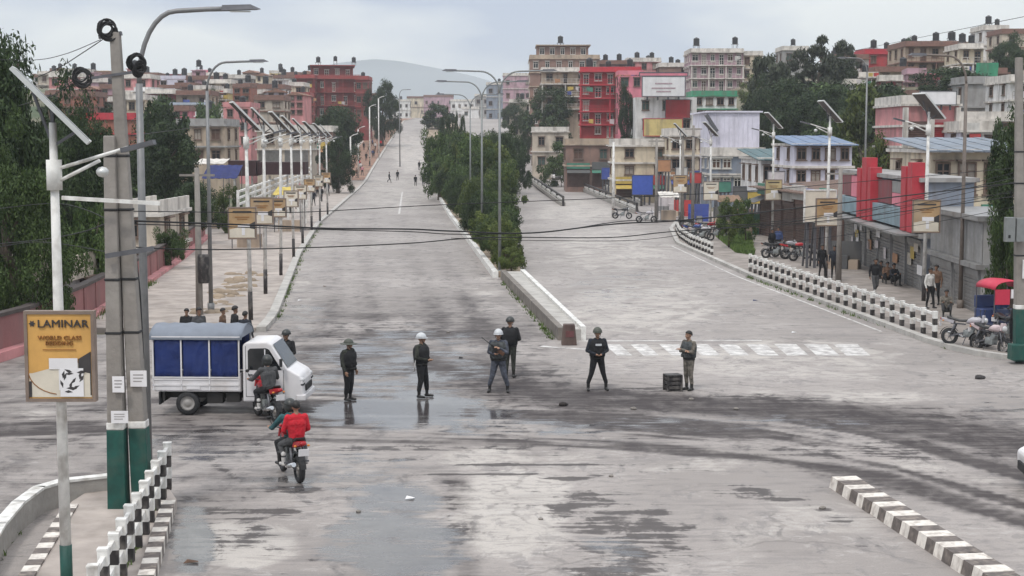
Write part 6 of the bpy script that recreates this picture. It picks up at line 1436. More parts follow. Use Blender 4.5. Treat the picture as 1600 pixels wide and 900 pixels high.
    best = np.full(n, 9e9); mi = np.zeros(n, 'i4')
    for a, ra, b, rb, m in B:
        a_ = np.array(a); d = np.array(b) - a_; L = max(1e-9, d @ d); t = np.clip((ce - a_) @ d / L, 0, 1)
        ds = np.linalg.norm(ce - a_ - t[:, None] * d, axis=1) - (ra + (rb - ra) * t)
        q = ds < best; best[q] = ds[q]; mi[q] = m
    for m in mats: me.materials.append(m)
    me.polygons.foreach_set('material_index', mi); me.polygons.foreach_set('use_smooth', [True] * n); me.update(); me.name = 'body'
    return me, hp, hc
def loft_ell(rings, n=18, close=False):
    mb = MB(); vs = []
    for (c, rx, ry, tilt) in rings:
        for k in range(n):
            a = 2 * math.pi * k / n; p = Vector((rx * math.cos(a), ry * math.sin(a), 0)); p = Matrix.Rotation(tilt, 3, 'X') @ p; vs.append(Vector(c) + p)
    m = len(rings); mb.add(vs, [(i * n + k, i * n + (k + 1) % n, (i + 1) * n + (k + 1) % n, (i + 1) * n + k) for i in range(m - 1) for k in range(n)], 0, True); return mb
def shell(o, th=.012):
    s = o.modifiers.new('t', 'SOLIDIFY'); s.thickness = th; s.offset = 1; return o
BC = {}
def person(label, x, y, rz, legs='together', arms='down', shirt=C_black, trousers=C_black, sk=skin, sho=boot, head=None, vest=None, belt=True, lean=0.0, h=1.72, fine=True, z=None, headturn=0.0, group=None, hm=None, tag_label=None, sleeves=True, bulk=1.0, pack=None, backprint=None, hair=True):
    P = pose(legs, arms, lean); k = (legs, arms, round(lean, 2), fine, shirt.name, trousers.name, sk.name, sho.name, headturn, sleeves, bulk)
    if k not in BC: BC[k] = body(P, fine, mats=[shirt, trousers, sk, sho], headturn=headturn, sleeves=sleeves, bulk=bulk)
    me, hp, hc = BC[k]; T = P['T']
    zz = tz(x, y) if z is None else z
    o = empty('person', (x, y, zz), rz, label, 'person', group); s = h / 1.72; o.scale = (s, s, s)
    link('body', me, o)
    hR = Matrix.Rotation(headturn, 3, 'Z')
    if head is None or head == 'cap':
        mb = MB(); N, M_ = 14, 6; vs = []
        for i in range(M_ + 1):
            q = math.pi / 2 * i / M_
            for j in range(N):
                b = 2 * math.pi * j / N; back = math.sin(b); low = -.05 * max(0, back) if i == 0 else 0
                vs.append(hp(.088 * math.cos(q) * math.cos(b), .012 + .106 * math.cos(q) * math.sin(b), .035 + .1 * math.sin(q) + low + (.03 * max(0, -back) if i == 0 else 0)))
        mb.add(vs, [(i * N + j, i * N + (j + 1) % N, (i + 1) * N + (j + 1) % N, (i + 1) * N + j) for i in range(M_) for j in range(N)], 0, True); shell(mb.build('hair', hair_m, o), .012)
    else:
        hm = hm or H_dark; mb = MB(); N, M_ = 18, 7; vs = []
        for i in range(M_ + 1):
            q = math.pi / 2 * i / M_
            for j in range(N):
                b = 2 * math.pi * j / N; vs.append(hp(.118 * math.cos(q) * math.cos(b), .012 + .138 * math.cos(q) * math.sin(b), .028 + (.135 if head != 'hat' else .12) * math.sin(q)))
        mb.add(vs, [(i * N + j, i * N + (j + 1) % N, (i + 1) * N + (j + 1) % N, (i + 1) * N + j) for i in range(M_) for j in range(N)], 0, True); he = shell(mb.build('hat' if head == 'hat' else 'helmet', hm, o), .012)
        rim = MB(); w_ = .11 if head == 'hat' else .018; vs = []
        for rr, dz in ((0, .0), (w_ * .5, -.012), (w_, -.03 if head == 'hat' else -.012)):
            for j in range(N):
                b = 2 * math.pi * j / N; ex = .03 if (math.sin(b) < -.5 and head == 'helmet') else 0
                vs.append(hp((.12 + rr) * math.cos(b), .012 + (.14 + rr + ex * (rr > 0)) * math.sin(b), .032 + dz))
        rim.add(vs, [(i * N + j, (i + 1) * N + j, (i + 1) * N + (j + 1) % N, i * N + (j + 1) % N) for i in range(2) for j in range(N)], 0, True); shell(rim.build('brim', hm, he), .008)
        if head == 'full':
            v = MB(); v.ell(hp(0, -.0, -.02), (.128, .145, .12), 14, 8, M=hR); v.build('chin_guard', hm, he)
        elif fine:
            st = MB(); st.tube([hp(.1, .0, .02), hp(.062, -.05, -.08), hp(0, -.075, -.125), hp(-.062, -.05, -.08), hp(-.1, .0, .02)], .007, 5); st.build('chin_strap', blackr, he)
    if fine:
        e = MB()
        for s_ in (-1, 1): e.ell(hp(s_ * .033, -.083, .018), (.014, .01, .008), 8, 5, M=hR)
        e.build('eyes', eye_m, o)
    if vest:
        r = [(T(0, -.0, z_), a, b, -lean) for z_, a, b in ((.06, .185, .145), (.18, .192, .152), (.34, .212, .16), (.44, .205, .15), (.52, .14, .115))]
        v = shell(loft_ell([(c, a * bulk, b * bulk, -t) for c, a, b, t in r]).build('vest', vest, o), .018)
        pk = MB()
        for (px_, pz_) in ((-.1, .12), (.02, .12), (.11, .14), (-.08, .28), (.08, .3)): pk.box(T(px_, -.165, pz_), (.085, .05, .1), 0)
        pk.build('pouch', vest, v)
        if tag_label:
            t_o = MB(); t_o.box(T(0, -.182, .4), (.17, .012, .055), 0); t_o.build('name_patch', H_white, v)
    if belt: shell(loft_ell([(T(0, 0, -.005), .178 * bulk, .118 * bulk, 0), (T(0, 0, .045), .176 * bulk, .118 * bulk, 0)]).build('belt', boot, o), .012)
    if backprint:
        q = MB(); q.box(T(0, .15, .36), (.2, .02, .07), 0); q.build('back_patch', backprint, o)
    if pack:
        q = MB(); q.box(T(0, .2, .3), (.3, .17, .38), 0, M=Matrix.Rotation(lean, 3, 'X')); bevel(q.build('backpack', pack, o), .05)
    return o
def at(px, py, z=0.0): q = gp(px, py, z); return q.x, q.y
GS = 'uniformed officers standing across the junction'
x, y = at(545, 626); person('officer in dark wide brimmed hat standing side on, nearest the truck front', x, y, R(62), 'together', 'down', C_olive, C_black, head='hat', hm=H_olive, vest=C_black, h=1.66, bulk=1.26, group=GS, z=0)
x, y = at(659, 621); person('officer in dark vest wearing a bright white helmet, second from the truck', x, y, R(70), 'ease', 'belly', C_olive, C_black, head='helmet', hm=H_white, vest=C_black, h=1.74, group=GS, z=0, headturn=.3, lean=-.03, bulk=1.26)
x, y = at(779, 613); person('officer in blue grey uniform holding a rifle with legs apart', x, y, R(-8), 'apart', 'rifle', C_blue, C_blue, head='helmet', hm=H_white, h=1.76, bulk=1.2, group=GS, z=0, vest=C_camo2); rx_, ry_ = x, y
x, y = at(797, 590); person('officer in dark clothing standing behind the officer with the rifle', x, y, R(170), 'together', 'belly', C_black, C_olive, head='helmet', hm=H_dark, vest=C_black, h=1.78, bulk=1.1, group=GS, z=0)
x, y = at(933, 610); person('officer in black vest with white chest patch and legs apart', x, y, R(8), 'apart', 'belly', C_navy, C_black, head='helmet', hm=H_olive, vest=C_black, h=1.77, bulk=1.1, group=GS, z=0, tag_label=True)
x, y = at(1076, 610); person('bareheaded soldier in camouflage with arms crossed beside the black crate', x, y, R(-52), 'together', 'crossed', C_camo, C_camo, h=1.68, group=GS, z=0, vest=C_camo2, bulk=1.12)
x, y = at(449, 612); person('officer in black standing behind the front of the white truck', x, y, R(-20), 'ease', 'hold', C_black, C_black, head='helmet', hm=H_dark, vest=C_black, h=1.72, group=GS, z=0)
# rifle held across the chest
o = empty('rifle', (rx_, ry_, 0), R(-8), 'dark rifle held diagonally across the chest of the blue grey officer', 'rifle')
a, b = Vector((-.36, -.2, 1.52)), Vector((.2, -.3, 1.12)); a, b = b, a
d = (b - a).normalized(); mb = MB(); mb.bar(a, a + d * .22, .035, .1); mb.build('stock', mat('rifle_wood', (.09, .04, .02), .5, .3, 6), o)
mb = MB(); mb.bar(a + d * .2, a + d * .45, .04, .06); mb.build('receiver', boot, o); mb = MB(); mb.tube([a + d * .45, b + d * .12], .012, 8); mb.build('barrel', boot, o)
mb = MB(); mb.bar(a + d * .32, a + d * .34 + Vector((-.06, 0, -.16)), .025, .05); mb.build('magazine', boot, o)
# baton held by officer with white helmet
x, y = at(659, 621); o = empty('baton', (x, y, 0), 0, 'pale baton held in front by the white helmeted officer', 'baton'); mb = MB(); mb.tube([(-.13, -.18, 1.2), (-.2, -.2, .75)], .018, 8); mb.build('stick', shoe_l, o)
# ---- pedestrians
rgp = random.Random(11)
def walker(label, px, py, rz, shirt, tr, arms='swing', legs='walk', z=.14, h=1.68, fine=False, **k):
    q = gp(px, py, z + 0) if py > 292 else None
    return person(label, q.x, q.y, rz, legs, arms, shirt, tr, sk=skin_d, fine=fine, z=z, h=h, belt=False, **k)
walker('man in dark jacket walking on the right pavement behind the railing', 1367, 462, R(5), C_black, C_grey, fine=True, sho=shoe_l)
walker('man in dark clothes by the lamp pole on the right pavement, left one', 1284, 434, R(20), C_black, C_black, 'down', 'ease'); walker('person in dark coat standing beside the second right solar lamp', 1303, 436, R(-15), C_navy, C_black, 'down', 'together')
walker('first of the seated people along the grey shutters on the right, in black', 1376, 441, R(-20), C_black, C_grey, 'knees', 'squat'); walker('middle seated person in brown by the grey shutters on the right', 1386, 443, R(0), C_brown, C_black, 'knees', 'squat'); walker('rightmost seated person in navy by the grey shutters on the right', 1396, 446, R(20), C_navy, C_black, 'knees', 'squat')
walker('person in white shirt standing beside the nearest right solar lamp', 1452, 482, R(30), C_white, C_black, 'down', 'ease', hair=True); walker('person in brown jacket close behind the person in white shirt', 1462, 476, R(-40), C_brown, C_black, 'down', 'ease'); walker('person crouching in dark clothes beyond the end of the right railing', 1478, 494, R(-10), C_camo, C_grey, 'knees', 'squat')
walker('person in dark shirt among the parked motorcycles, left one', 1206, 402, R(30), C_black, C_black, 'down', 'ease'); walker('person in blue among the parked motorcycles', 1216, 398, R(-30), C_dblue, C_black, 'down', 'ease')
for k, (px, py, sh, tr, d) in enumerate(((293, 556, C_black, C_black, 'person in black seen behind the truck canopy, leftmost'), (312, 562, C_grey, C_black, 'person in grey seen behind the truck canopy beside the service pole'), (349, 552, C_brown, C_black, 'person in brown seen behind the middle of the truck canopy'), (368, 560, C_black, C_navy, 'person in black seen above the right end of the truck canopy'), (384, 566, C_navy, C_black, 'person in navy just above the truck cab roof'))):
    walker(d, px, py, R(40 * k), sh, tr, 'down', 'ease', h=(1.55, 1.68, 1.5, 1.7, 1.62)[k], z=0)
for k, (px, py, sh, tr, d) in enumerate(((432, 345, C_black, C_navy, 'pedestrian in black walking nearest on the left pavement'), (446, 340, C_white, C_black, 'pedestrian in white shirt on the left pavement behind the nearest walker'), (464, 326, C_black, C_black, 'pedestrian in black under the yellow awning end'), (478, 320, C_black, C_navy, 'broad dark pedestrian in the middle of the left pavement'), (490, 322, C_navy, C_black, 'pedestrian in navy beside the kerb of the left pavement'),
                                          (496, 308, C_brown, C_black, 'pedestrian in brown farther up the left pavement'), (480, 302, C_black, C_grey, 'pedestrian in black farther up near the ramp railing'), (508, 300, C_khaki, C_black, 'pedestrian in khaki farther up the left pavement'), (467, 304, C_pink, C_black, 'pedestrian in pink near the ramp railing'), (520, 296, C_black, C_black, 'farthest dark pedestrian on the left pavement'), (454, 333, C_brown, C_black, 'pedestrian in brown beside the yellow awning'), (472, 312, C_dblue, C_black, 'pedestrian in blue beside the ramp railing'), (503, 315, C_black, C_grey, 'pedestrian in black near the kerb far up the left pavement'), (438, 330, C_pink, C_black, 'pedestrian in pink by the yellow awning'), (512, 306, C_navy, C_black, 'navy pedestrian far up by the kerb'))):
    walker(d, px, py, R(rgp.uniform(-60, 60) + 180 * (k % 2)), sh, tr, 'swing' if k % 2 else 'down', 'walk' if k % 2 else 'ease', h=1.7)
def far(label, px, Y, dx, sh, tr, rz): 
    X = pt(px, 250, Y).x; person(label, X, Y, rz, 'walk', 'swing', sh, tr, sk=skin_d, fine=False, z=float(prof(Y)) + (.2 if dx else 0), belt=False)
far('left of two people walking up the middle of the far left carriageway', 649, 236, 0, C_black, C_black, R(180)); far('right of two people walking up the middle of the far left carriageway', 661, 236, 0, C_black, C_navy, R(180))
far('dark person on the far left carriageway above the kerb bend', 621, 258, 0, C_black, C_black, 0); far('dark person at the kerb beside the far red earth verge', 608, 250, 0, C_navy, C_black, R(90)); far('lone person near the bushes on the far carriageway', 655, 290, 0, C_black, C_black, 0)
# crowd up the red earth verge
for k in range(40):
    Y = 262 + (k // 2) * 9.5 + rgp.uniform(-3, 3); sd_ = k % 2; X = fl(LK)(Y) - (rgp.uniform(.8, 2.6) if sd_ else rgp.uniform(3.0, 6.0))
    c = [C_red, C_brown, C_khaki, C_pink, C_black, C_white, C_dblue][k % 7]; nm = ['red', 'brown', 'khaki', 'pink', 'black', 'white', 'blue'][k % 7]
    person(('lowest ', 'lower ', 'middle ', 'upper ', 'topmost ')[min(4, k // 8)] + 'pedestrian in ' + nm + (' on the kerb side' if sd_ else ' on the wall side') + ' of the red earth verge', X, Y, rgp.uniform(0, 6), 'walk' if k % 3 else 'ease', 'swing' if k % 3 else 'down', c, C_black, sk=skin_d, fine=False, z=float(prof(Y)) + .2, belt=False, group='pedestrians on the red earth verge')
# ================================================================== VEHICLES
paint_w = mat('truck_white', (.68, .66, .66), .35, .08, 2, dirt=.5, dirtc=(.4, .35, .3)); tarp_b = mat('tarpaulin_blue', (.004, .02, .12), .55, .25, 1.5, bump=.6, bscale=4)
tarp_g = mat('tarpaulin_grey', (.17, .19, .225), .7, .15, 1.5, bump=.2, bscale=3); darkglass = mat('dark_glass', (.012, .014, .016), .08, .2, 2, spec=.8); chrome = mat('chrome', (.6, .6, .6), .2, .05, 4, metal=.9)
lightg = mat('headlight_glass', (.5, .5, .5), .1, .05, 4); redl = mat('tail_light', (.35, .01, .015), .2, .1, 4); hub = mat('wheel_rim', (.32, .3, .28), .55, .15, 6, metal=.3)
def wheel(parent, c, r, wd, axis='Y', rim=hub, spokes=0):
    mb = MB(); t = wd / 2
    mb.lathe([(r * .62, -t), (r * .9, -t), (r * .985, -t * .7), (r, 0), (r * .985, t * .7), (r * .9, t), (r * .62, t), (r * .62, -t)], 22, (0, 0, 0), axis); o = mb.build('wheel', blackr, parent, c)
    mb = MB()
    if spokes:
        mb.lathe([(r * .6, -t * .5), (r * .66, -t * .5), (r * .66, t * .5), (r * .6, t * .5), (r * .6, -t * .5)], 22, (0, 0, 0), axis); mb.lathe([(0, -t * .8), (r * .16, -t * .8), (r * .16, t * .8), (0, t * .8)], 10, (0, 0, 0), axis)
        for k in range(spokes):
            a = 2 * math.pi * k / spokes; p = (0, math.cos(a), math.sin(a)) if axis == 'X' else (math.cos(a), 0, math.sin(a)); mb.bar(Vector(p) * r * .1, Vector(p) * r * .62, r * .09, t * .5)
    else: mb.lathe([(0, -t * .75), (r * .2, -t * .8), (r * .28, -t * .5), (r * .5, -t * .45), (r * .62, -t * .85), (r * .62, t * .85), (r * .4, t * .5), (r * .2, t * .8), (0, t * .75)], 16, (0, 0, 0), axis)
    mb.build('rim', rim, o); return o
# ---- the small canopy truck, side on, facing right
q = gp(239, 649)
tk = empty('canopy_truck', (q.x, q.y + .02, 0), R(-2), 'small white pickup truck with blue tarpaulin sides and grey canopy roof', 'truck')
W_ = 1.5
mb = MB(); mb.bx(.0, 2.3, 0, .05, .66, .97); mb.bx(.0, 2.3, W_ - .05, W_, .66, .97); mb.bx(0, .05, .051, W_ - .051, .66, .97); mb.bx(.05, 2.3, .051, W_ - .051, .62, .68); mb.bx(2.25, 2.3, .051, W_ - .051, .68, 1.1); mb.build('drop_sides', paint_w, tk)
mb = MB(); mb.bx(0, 2.3, -.02, -.001, .78, .82); mb.bx(0, 2.3, -.02, -.001, .93, .97); mb.build('side_ribs', paint_w, tk)
def ripple(x0, x1, z0, z1, y, n=14, amp=.035, seed=0):
    mb = MB(); vs = []; m = 6
    for i in range(n + 1):
        for j in range(m + 1): vs.append((x0 + (x1 - x0) * i / n, y + amp * (vnoise(np.array([i * .6 + seed]), np.array([j * .8]), seed)[0] - .5) * 2 * (0 < i < n), z0 + (z1 - z0) * j / m))
    mb.add(vs, [(i * (m + 1) + j, (i + 1) * (m + 1) + j, (i + 1) * (m + 1) + j + 1, i * (m + 1) + j + 1) for i in range(n) for j in range(m)], 0, True); return mb
for k in range(3): shell(ripple(.07 + .735 * k, .07 + .735 * (k + 1) - .04, .99, 2.02, .03, seed=k).build('side_tarpaulin', tarp_b, tk), .012)
shell(ripple(.07, 2.24, .99, 2.02, W_ - .03, seed=7).build('side_tarpaulin', tarp_b, tk), .012)
mb = MB(); vs = [(0.03, y_, z_) for y_, z_ in ((.05, .98), (W_ - .05, .98), (W_ - .05, 2.04), (.05, 2.04))]; mb.bx(.02, .05, .05, W_ - .05, .98, 2.04); mb.build('rear_tarpaulin', tarp_b, tk)
mb = MB()
for x in (.03, .765, 1.5, 2.27): mb.bar((x, .0, .66), (x, .0, 2.06), .035, .04)
mb.bar((0, .0, 2.05), (2.3, 0, 2.05), .04); mb.bar((0, 0, 1.0), (2.3, 0, 1.0), .03)
for x in (.03, 2.27): mb.bar((x, W_, .66), (x, W_, 2.06), .035, .04)
mb.build('canopy_frame', paint_w, tk)
mb = MB(); vs = []; n, m = 16, 12
for i in range(n + 1):
    for j in range(m + 1):
        x = -.06 + 2.42 * i / n; v = j / m; y_ = -.05 + (W_ + .1) * v; z_ = 2.05 + .26 * math.sin(math.pi * v) ** .7 + .018 * math.sin(i * 2.4) * math.sin(math.pi * v); vs.append((x, y_, z_ - (.07 if j in (0, m) else 0)))
mb.add(vs, [(i * (m + 1) + j, (i + 1) * (m + 1) + j, (i + 1) * (m + 1) + j + 1, i * (m + 1) + j + 1) for i in range(n) for j in range(m)], 0, True); shell(mb.build('canopy_roof', tarp_g, tk), .015)
mb = MB()
for x in (-.04, 2.34): mb.add([(x, .0, 2.03)] + [(x, -.05 + (W_ + .1) * j / 12, 2.04 + .26 * math.sin(math.pi * j / 12) ** .7) for j in range(13)] + [(x, W_, 2.03)], [tuple(range(15))])
mb.build('canopy_end', tarp_g, tk)
mb = MB(); mb.prismY([(2.36, .36), (2.36, 1.84), (2.45, 1.92), (3.0, 1.93), (3.12, 1.87), (3.52, 1.24), (3.84, 1.06), (3.92, .92), (3.94, .5), (3.9, .38)], .0, W_)
cab = bevel(mb.build('cab', paint_w, tk), .05, 3)
for y_ in (-.006, W_ - .004):
    mb = MB(); mb.prismY([(2.5, 1.2), (2.5, 1.7), (2.56, 1.76), (2.98, 1.77), (3.06, 1.73), (3.38, 1.2)], y_, y_ + .01); w_o = mb.build('side_window', darkglass, cab)
mb = MB(); mb.prismY([(2.93, 1.21), (2.93, 1.74), (2.96, 1.74), (2.96, 1.21)], -.012, -.0065); mb.build('window_post', paint_w, cab)
mb = MB(); mb.add([(3.145, .1, 1.86), (3.145, W_ - .1, 1.86), (3.53, W_ - .06, 1.26), (3.53, .06, 1.26)], [(0, 3, 2, 1)]); mb.build('windscreen', darkglass, cab)
mb = MB()
for (x, z0, z1) in ((2.44, .5, 1.82), (3.42, .55, 1.2)): mb.bx(x, x + .012, -.004, 0, z0, z1)
mb.bx(2.45, 3.42, -.004, 0, .5, .512); mb.build('door_seam', blackr, cab)
mb = MB(); mb.bx(2.5, 2.62, -.025, -.004, 1.06, 1.09); mb.build('door_handle', blackr, cab)
for y_ in (.12, W_ - .12):
    mb = MB(); mb.ell((3.86, y_, .93), (.09, .13, .075), 12, 8); mb.build('headlight', lightg, cab)
    mb = MB(); mb.bx(3.86, 3.945, y_ - .12, y_ + .12, .8, .84); mb.build('headlight_trim', blackr, cab)
mb = MB(); mb.bx(3.88, 3.965, .3, W_ - .3, .62, .78); mb.build('grille', blackr, cab)
mb = MB(); mb.bx(3.74, 3.99, -.02, W_ + .02, .4, .56); bevel(mb.build('bumper', paint_w, tk), .03); mb = MB(); mb.bx(3.985, 4.0, .5, 1.0, .43, .53); mb.build('number_plate', board_w, tk)
mb = MB(); mb.bar((3.36, -.02, 1.3), (3.4, -.2, 1.38), .025); mb.box((3.4, -.22, 1.42), (.06, .12, .2)); mb.build('wing_mirror', blackr, tk)
mb = MB(); mb.bx(.1, 3.7, .3, .42, .42, .6); mb.bx(.1, 3.7, W_ - .42, W_ - .3, .42, .6); mb.bx(.25, .3, .05, W_ - .05, .36, .62); mb.bx(1.4, 1.8, .12, .5, .3, .58); mb.bx(1.9, 2.25, .1, .4, .34, .58); mb.build('chassis', mat('chassis_black', (.02, .018, .017), .8, .3, 4), tk)
mb = MB(); mb.bx(.15, .19, .02, .4, .28, .6); mb.build('mud_flap', blackr, tk)
for x in (.9, 3.25):
    for y_ in (.1, W_ - .1): wheel(tk, (x, y_, .31), .31, .17)
mb = MB(); mb.lathe([(.36, -.0), (.36, .2)], 18, (3.25, .0, .33), 'Y'); mb.build('wheel_arch', blackr, tk)
mb = MB(); mb.bx(-.03, 0, .1, .22, .7, .84); mb.bx(-.03, 0, W_ - .22, W_ - .1, .7, .84); mb.build('tail_light', redl, tk)
# ---- motorcycles: forward is -Y
def motorcycle(name, label, loc, rz, paint, group='parked motorcycles', lean=0.0, plate=True, cat='motorcycle'):
    o = empty(name, loc, rz, label, cat, group); o.rotation_euler = (0, lean, rz)
    wheel(o, (0, -.63, .29), .29, .09, 'X', hub, 6); wheel(o, (0, .63, .29), .29, .11, 'X', hub, 6)
    mb = MB()
    for s in (-1, 1): mb.tube([(s * .09, -.63, .29), (s * .09, -.42, .86)], .024, 8); mb.bar((s * .09, .63, .29), (s * .1, .2, .42), .04, .05); mb.tube([(s * .13, .58, .34), (s * .13, .44, .72)], .03, 8)
    mb.bar((0, -.4, .82), (0, .1, .5), .06, .08); mb.bar((0, .1, .72), (0, .6, .74), .07, .05); mb.bar((0, -.2, .35), (0, .2, .36), .1, .06); mb.build('frame', dsteel, o)
    mb = MB(); mb.box((0, -.02, .42), (.26, .34, .24)); mb.lathe([(.0, -.14), (.1, -.14), (.1, .14), (0, .14)], 12, (0, .02, .42), 'X'); mb.box((0, -.13, .58), (.16, .2, .18), M=Matrix.Rotation(.4, 3, 'X')); bevel(mb.build('engine', steel, o), .02)
    mb = MB(); P = [(-.55, .02, .84), (-.36, .12, .97), (-.1, .15, .96), (.06, .11, .86)]; rings = []
    rg_ = [((0, y_, .5 * (z_ + .76)), w_, (z_ - .76) / 2 + .02) for y_, w_, z_ in P]; vs = []
    for (c, rx, rz2) in rg_:
        for k in range(12):
            a = 2 * math.pi * k / 12; vs.append((c[0] + rx * math.cos(a), c[1], c[2] + rz2 * math.sin(a)))
    mb.add(vs, [(i * 12 + k, i * 12 + (k + 1) % 12, (i + 1) * 12 + (k + 1) % 12, (i + 1) * 12 + k) for i in range(3) for k in range(12)] + [tuple(range(12)), tuple(range(36, 48))], 0, True); mb.build('tank', paint, o)
    mb = MB(); mb.add([(-.11, -.02, .8), (.11, -.02, .8), (.14, .3, .8), (.13, .72, .9), (-.13, .72, .9), (-.14, .3, .8), (-.09, .0, .9), (.09, .0, .9), (.12, .3, .88), (.11, .74, .98), (-.11, .74, .98), (-.12, .3, .88)], [(6, 7, 8, 11), (11, 8, 9, 10), (0, 1, 7, 6), (1, 2, 8, 7), (2, 3, 9, 8), (3, 4, 10, 9), (4, 5, 11, 10), (5, 0, 6, 11), (0, 5, 2, 1), (5, 4, 3, 2)]); bevel(mb.build('seat', boot, o), .03)
    mb = MB(); mb.add([(-.11, .5, .72), (.11, .5, .72), (.06, .92, .84), (-.06, .92, .84), (-.12, .45, .86), (.12, .45, .86), (.07, .94, .93), (-.07, .94, .93)], [(3, 2, 1, 0), (4, 5, 6, 7), (0, 1, 5, 4), (1, 2, 6, 5), (2, 3, 7, 6), (3, 0, 4, 7)]); bevel(mb.build('tail_fairing', paint, o), .02)
    mb = MB(); mb.ell((0, .945, .88), (.075, .025, .04), 10, 6); mb.build('tail_light', redl, o)
    mb = MB()
    for k in range(8):
        a0 = math.pi * (.05 + .75 * k / 8); a1 = math.pi * (.05 + .75 * (k + 1) / 8); mb.add([(sx * .06, .63 + .335 * math.cos(a), .29 + .335 * math.sin(a)) for a in (a0, a1) for sx in (-1, 1)], [(0, 1, 3, 2)])
    shell(mb.build('mudguard', blackr, o), .006); mb = MB()
    for k in range(6):
        a0 = math.pi * (.2 + .5 * k / 6); a1 = math.pi * (.2 + .5 * (k + 1) / 6); mb.add([(sx * .055, -.63 + .325 * math.cos(a), .29 + .325 * math.sin(a)) for a in (a0, a1) for sx in (-1, 1)], [(0, 1, 3, 2)])
    shell(mb.build('mudguard', blackr, o), .006)
    mb = MB(); mb.tube([(-.36, -.36, 1.0), (-.2, -.42, 1.02), (0, -.44, .96), (.2, -.42, 1.02), (.36, -.36, 1.0)], .015, 8); mb.build('handlebar', dsteel, o)
    for s in (-1, 1):
        mb = MB(); mb.tube([(s * .25, -.42, 1.0), (s * .33, -.45, 1.18)], .008, 6); mb.ell((s * .34, -.45, 1.22), (.06, .015, .04), 10, 6); mb.build('mirror', boot, o)
        mb = MB(); mb.ell((s * .14, .84, .82), (.035, .03, .025), 8, 5); mb.build('indicator', mat('indicator', (.6, .2, .02), .3, .1, 4), o)
    mb = MB(); mb.ell((0, -.56, .88), (.1, .08, .1), 12, 8); mb.build('headlight', lightg, o)
    mb = MB(); mb.prismY([(-.14, .8), (.14, .8), (.1, 1.06), (-.1, 1.06)], -.53, -.45); bevel(mb.build('front_cowl', paint, o), .02)
    mb = MB(); mb.tube([(.12, -.1, .32), (.16, .2, .28), (.18, .45, .34), (.18, .85, .44)], [.025, .028, .05, .05], 10); mb.build('exhaust', chrome, o)
    mb = MB()
    for s in (-1, 1): mb.bar((s * .1, .1, .3), (s * .3, .1, .3), .03); mb.bar((s * .13, .42, .42), (s * .27, .42, .4), .03)
    mb.bar((-.12, .05, .3), (-.25, .12, .02), .02); mb.build('foot_peg', dsteel, o)
    if plate: mb = MB(); mb.box((0, .965, .7), (.22, .012, .15), M=Matrix.Rotation(-.2, 3, 'X')); mb.build('number_plate', board_w, o)
    return o
P_red = mat('bike_red', (.38, .012, .02), .3, .08, 3); P_black = mat('bike_black', (.02, .02, .022), .3, .15, 3); P_blue = mat('bike_blue', (.02, .05, .2), .3, .1, 3); P_grey = mat('bike_silver', (.4, .38, .4), .35, .1, 3); P_pink = mat('bike_pale', (.5, .4, .4), .4, .15, 3)
x, y = at(455, 745); motorcycle('motorcycle', 'dark red motorcycle carrying two riders in the wet lane, nearest the camera', (x, y, 0), math.pi + R(24), P_red, 'ridden motorcycles')
def onbike(label, bx, by, rz, off, legs, arms, **k):
    q = Matrix.Rotation(rz, 3, 'Z') @ Vector((0, off, 0)); return person(label, bx + q.x, by + q.y, rz, legs, arms, z=0.0, belt=False, **k)
onbike('front rider in dark jacket and dark helmet with pale crown on the dark red motorcycle', x, y, math.pi + R(24), .08, 'ride', 'bars', shirt=C_teal, trousers=C_black, head='full', hm=H_dark, lean=.12)
onbike('pillion passenger in bright red jacket on the dark red motorcycle', x, y, math.pi + R(24), .46, 'pillion', 'hold', shirt=C_red, trousers=C_grey, sho=shoe_l, lean=.02, bulk=1.12, h=1.68)
x, y = at(417, 655); motorcycle('motorcycle', 'motorcycle with red tail beside the truck cab ridden by a man in grey', (x, y, 0), math.pi + R(30), P_red, 'ridden motorcycles')
onbike('rider in dark grey jacket seen from behind beside the truck cab', x, y, math.pi + R(30), .2, 'ride', 'bars', shirt=C_grey, trousers=C_black, sho=shoe_l, lean=.16, bulk=1.1, head='full', hm=H_dark)
# parked bikes
x, y = at(1546, 552); motorcycle('motorcycle', 'pale parked motorcycle at the right kerb corner in front of the red tricycle', (x, y, .0), R(28), P_pink, lean=.1)
q = gp(1512, 540, .13); motorcycle('motorcycle', 'silver parked motorcycle just beyond the end of the right railing', (q.x, q.y, .13), R(60), P_grey, lean=.1)
q = gp(1572, 535, .13); motorcycle('motorcycle', 'black parked motorcycle under the red canopy at the right edge', (q.x, q.y, .13), R(12), P_black, lean=.1)
for k, (px, py, p_, d) in enumerate(((1212, 404, P_black, 'black parked motorcycle leftmost of the row by the dark shutters'), (1228, 402, P_grey, 'silver parked motorcycle second in the row by the dark shutters'), (1243, 405, P_red, 'red parked motorcycle third in the row by the dark shutters'), (1256, 408, P_black, 'black parked motorcycle at the right end of the row by the dark shutters'),
                                     (1084, 372, P_blue, 'blue parked motorcycle at the bend of the right pavement'), (1096, 376, P_grey, 'silver parked motorcycle beside the blue one at the bend'), (1106, 368, P_red, 'red parked motorcycle behind the silver one at the bend'), (1074, 362, P_black, 'black parked motorcycle near the two concrete poles'), (1118, 374, P_black, 'black parked motorcycle beside the grass patch'), (972, 342, P_black, 'black parked motorcycle on the slip lane corner'), (1010, 348, P_grey, 'silver parked motorcycle on the slip lane corner'))):
    q = gp(px, py, .13); motorcycle('motorcycle', d, (q.x, q.y, .13), R(60 + 12 * (k % 4)), p_, lean=.1, plate=False)
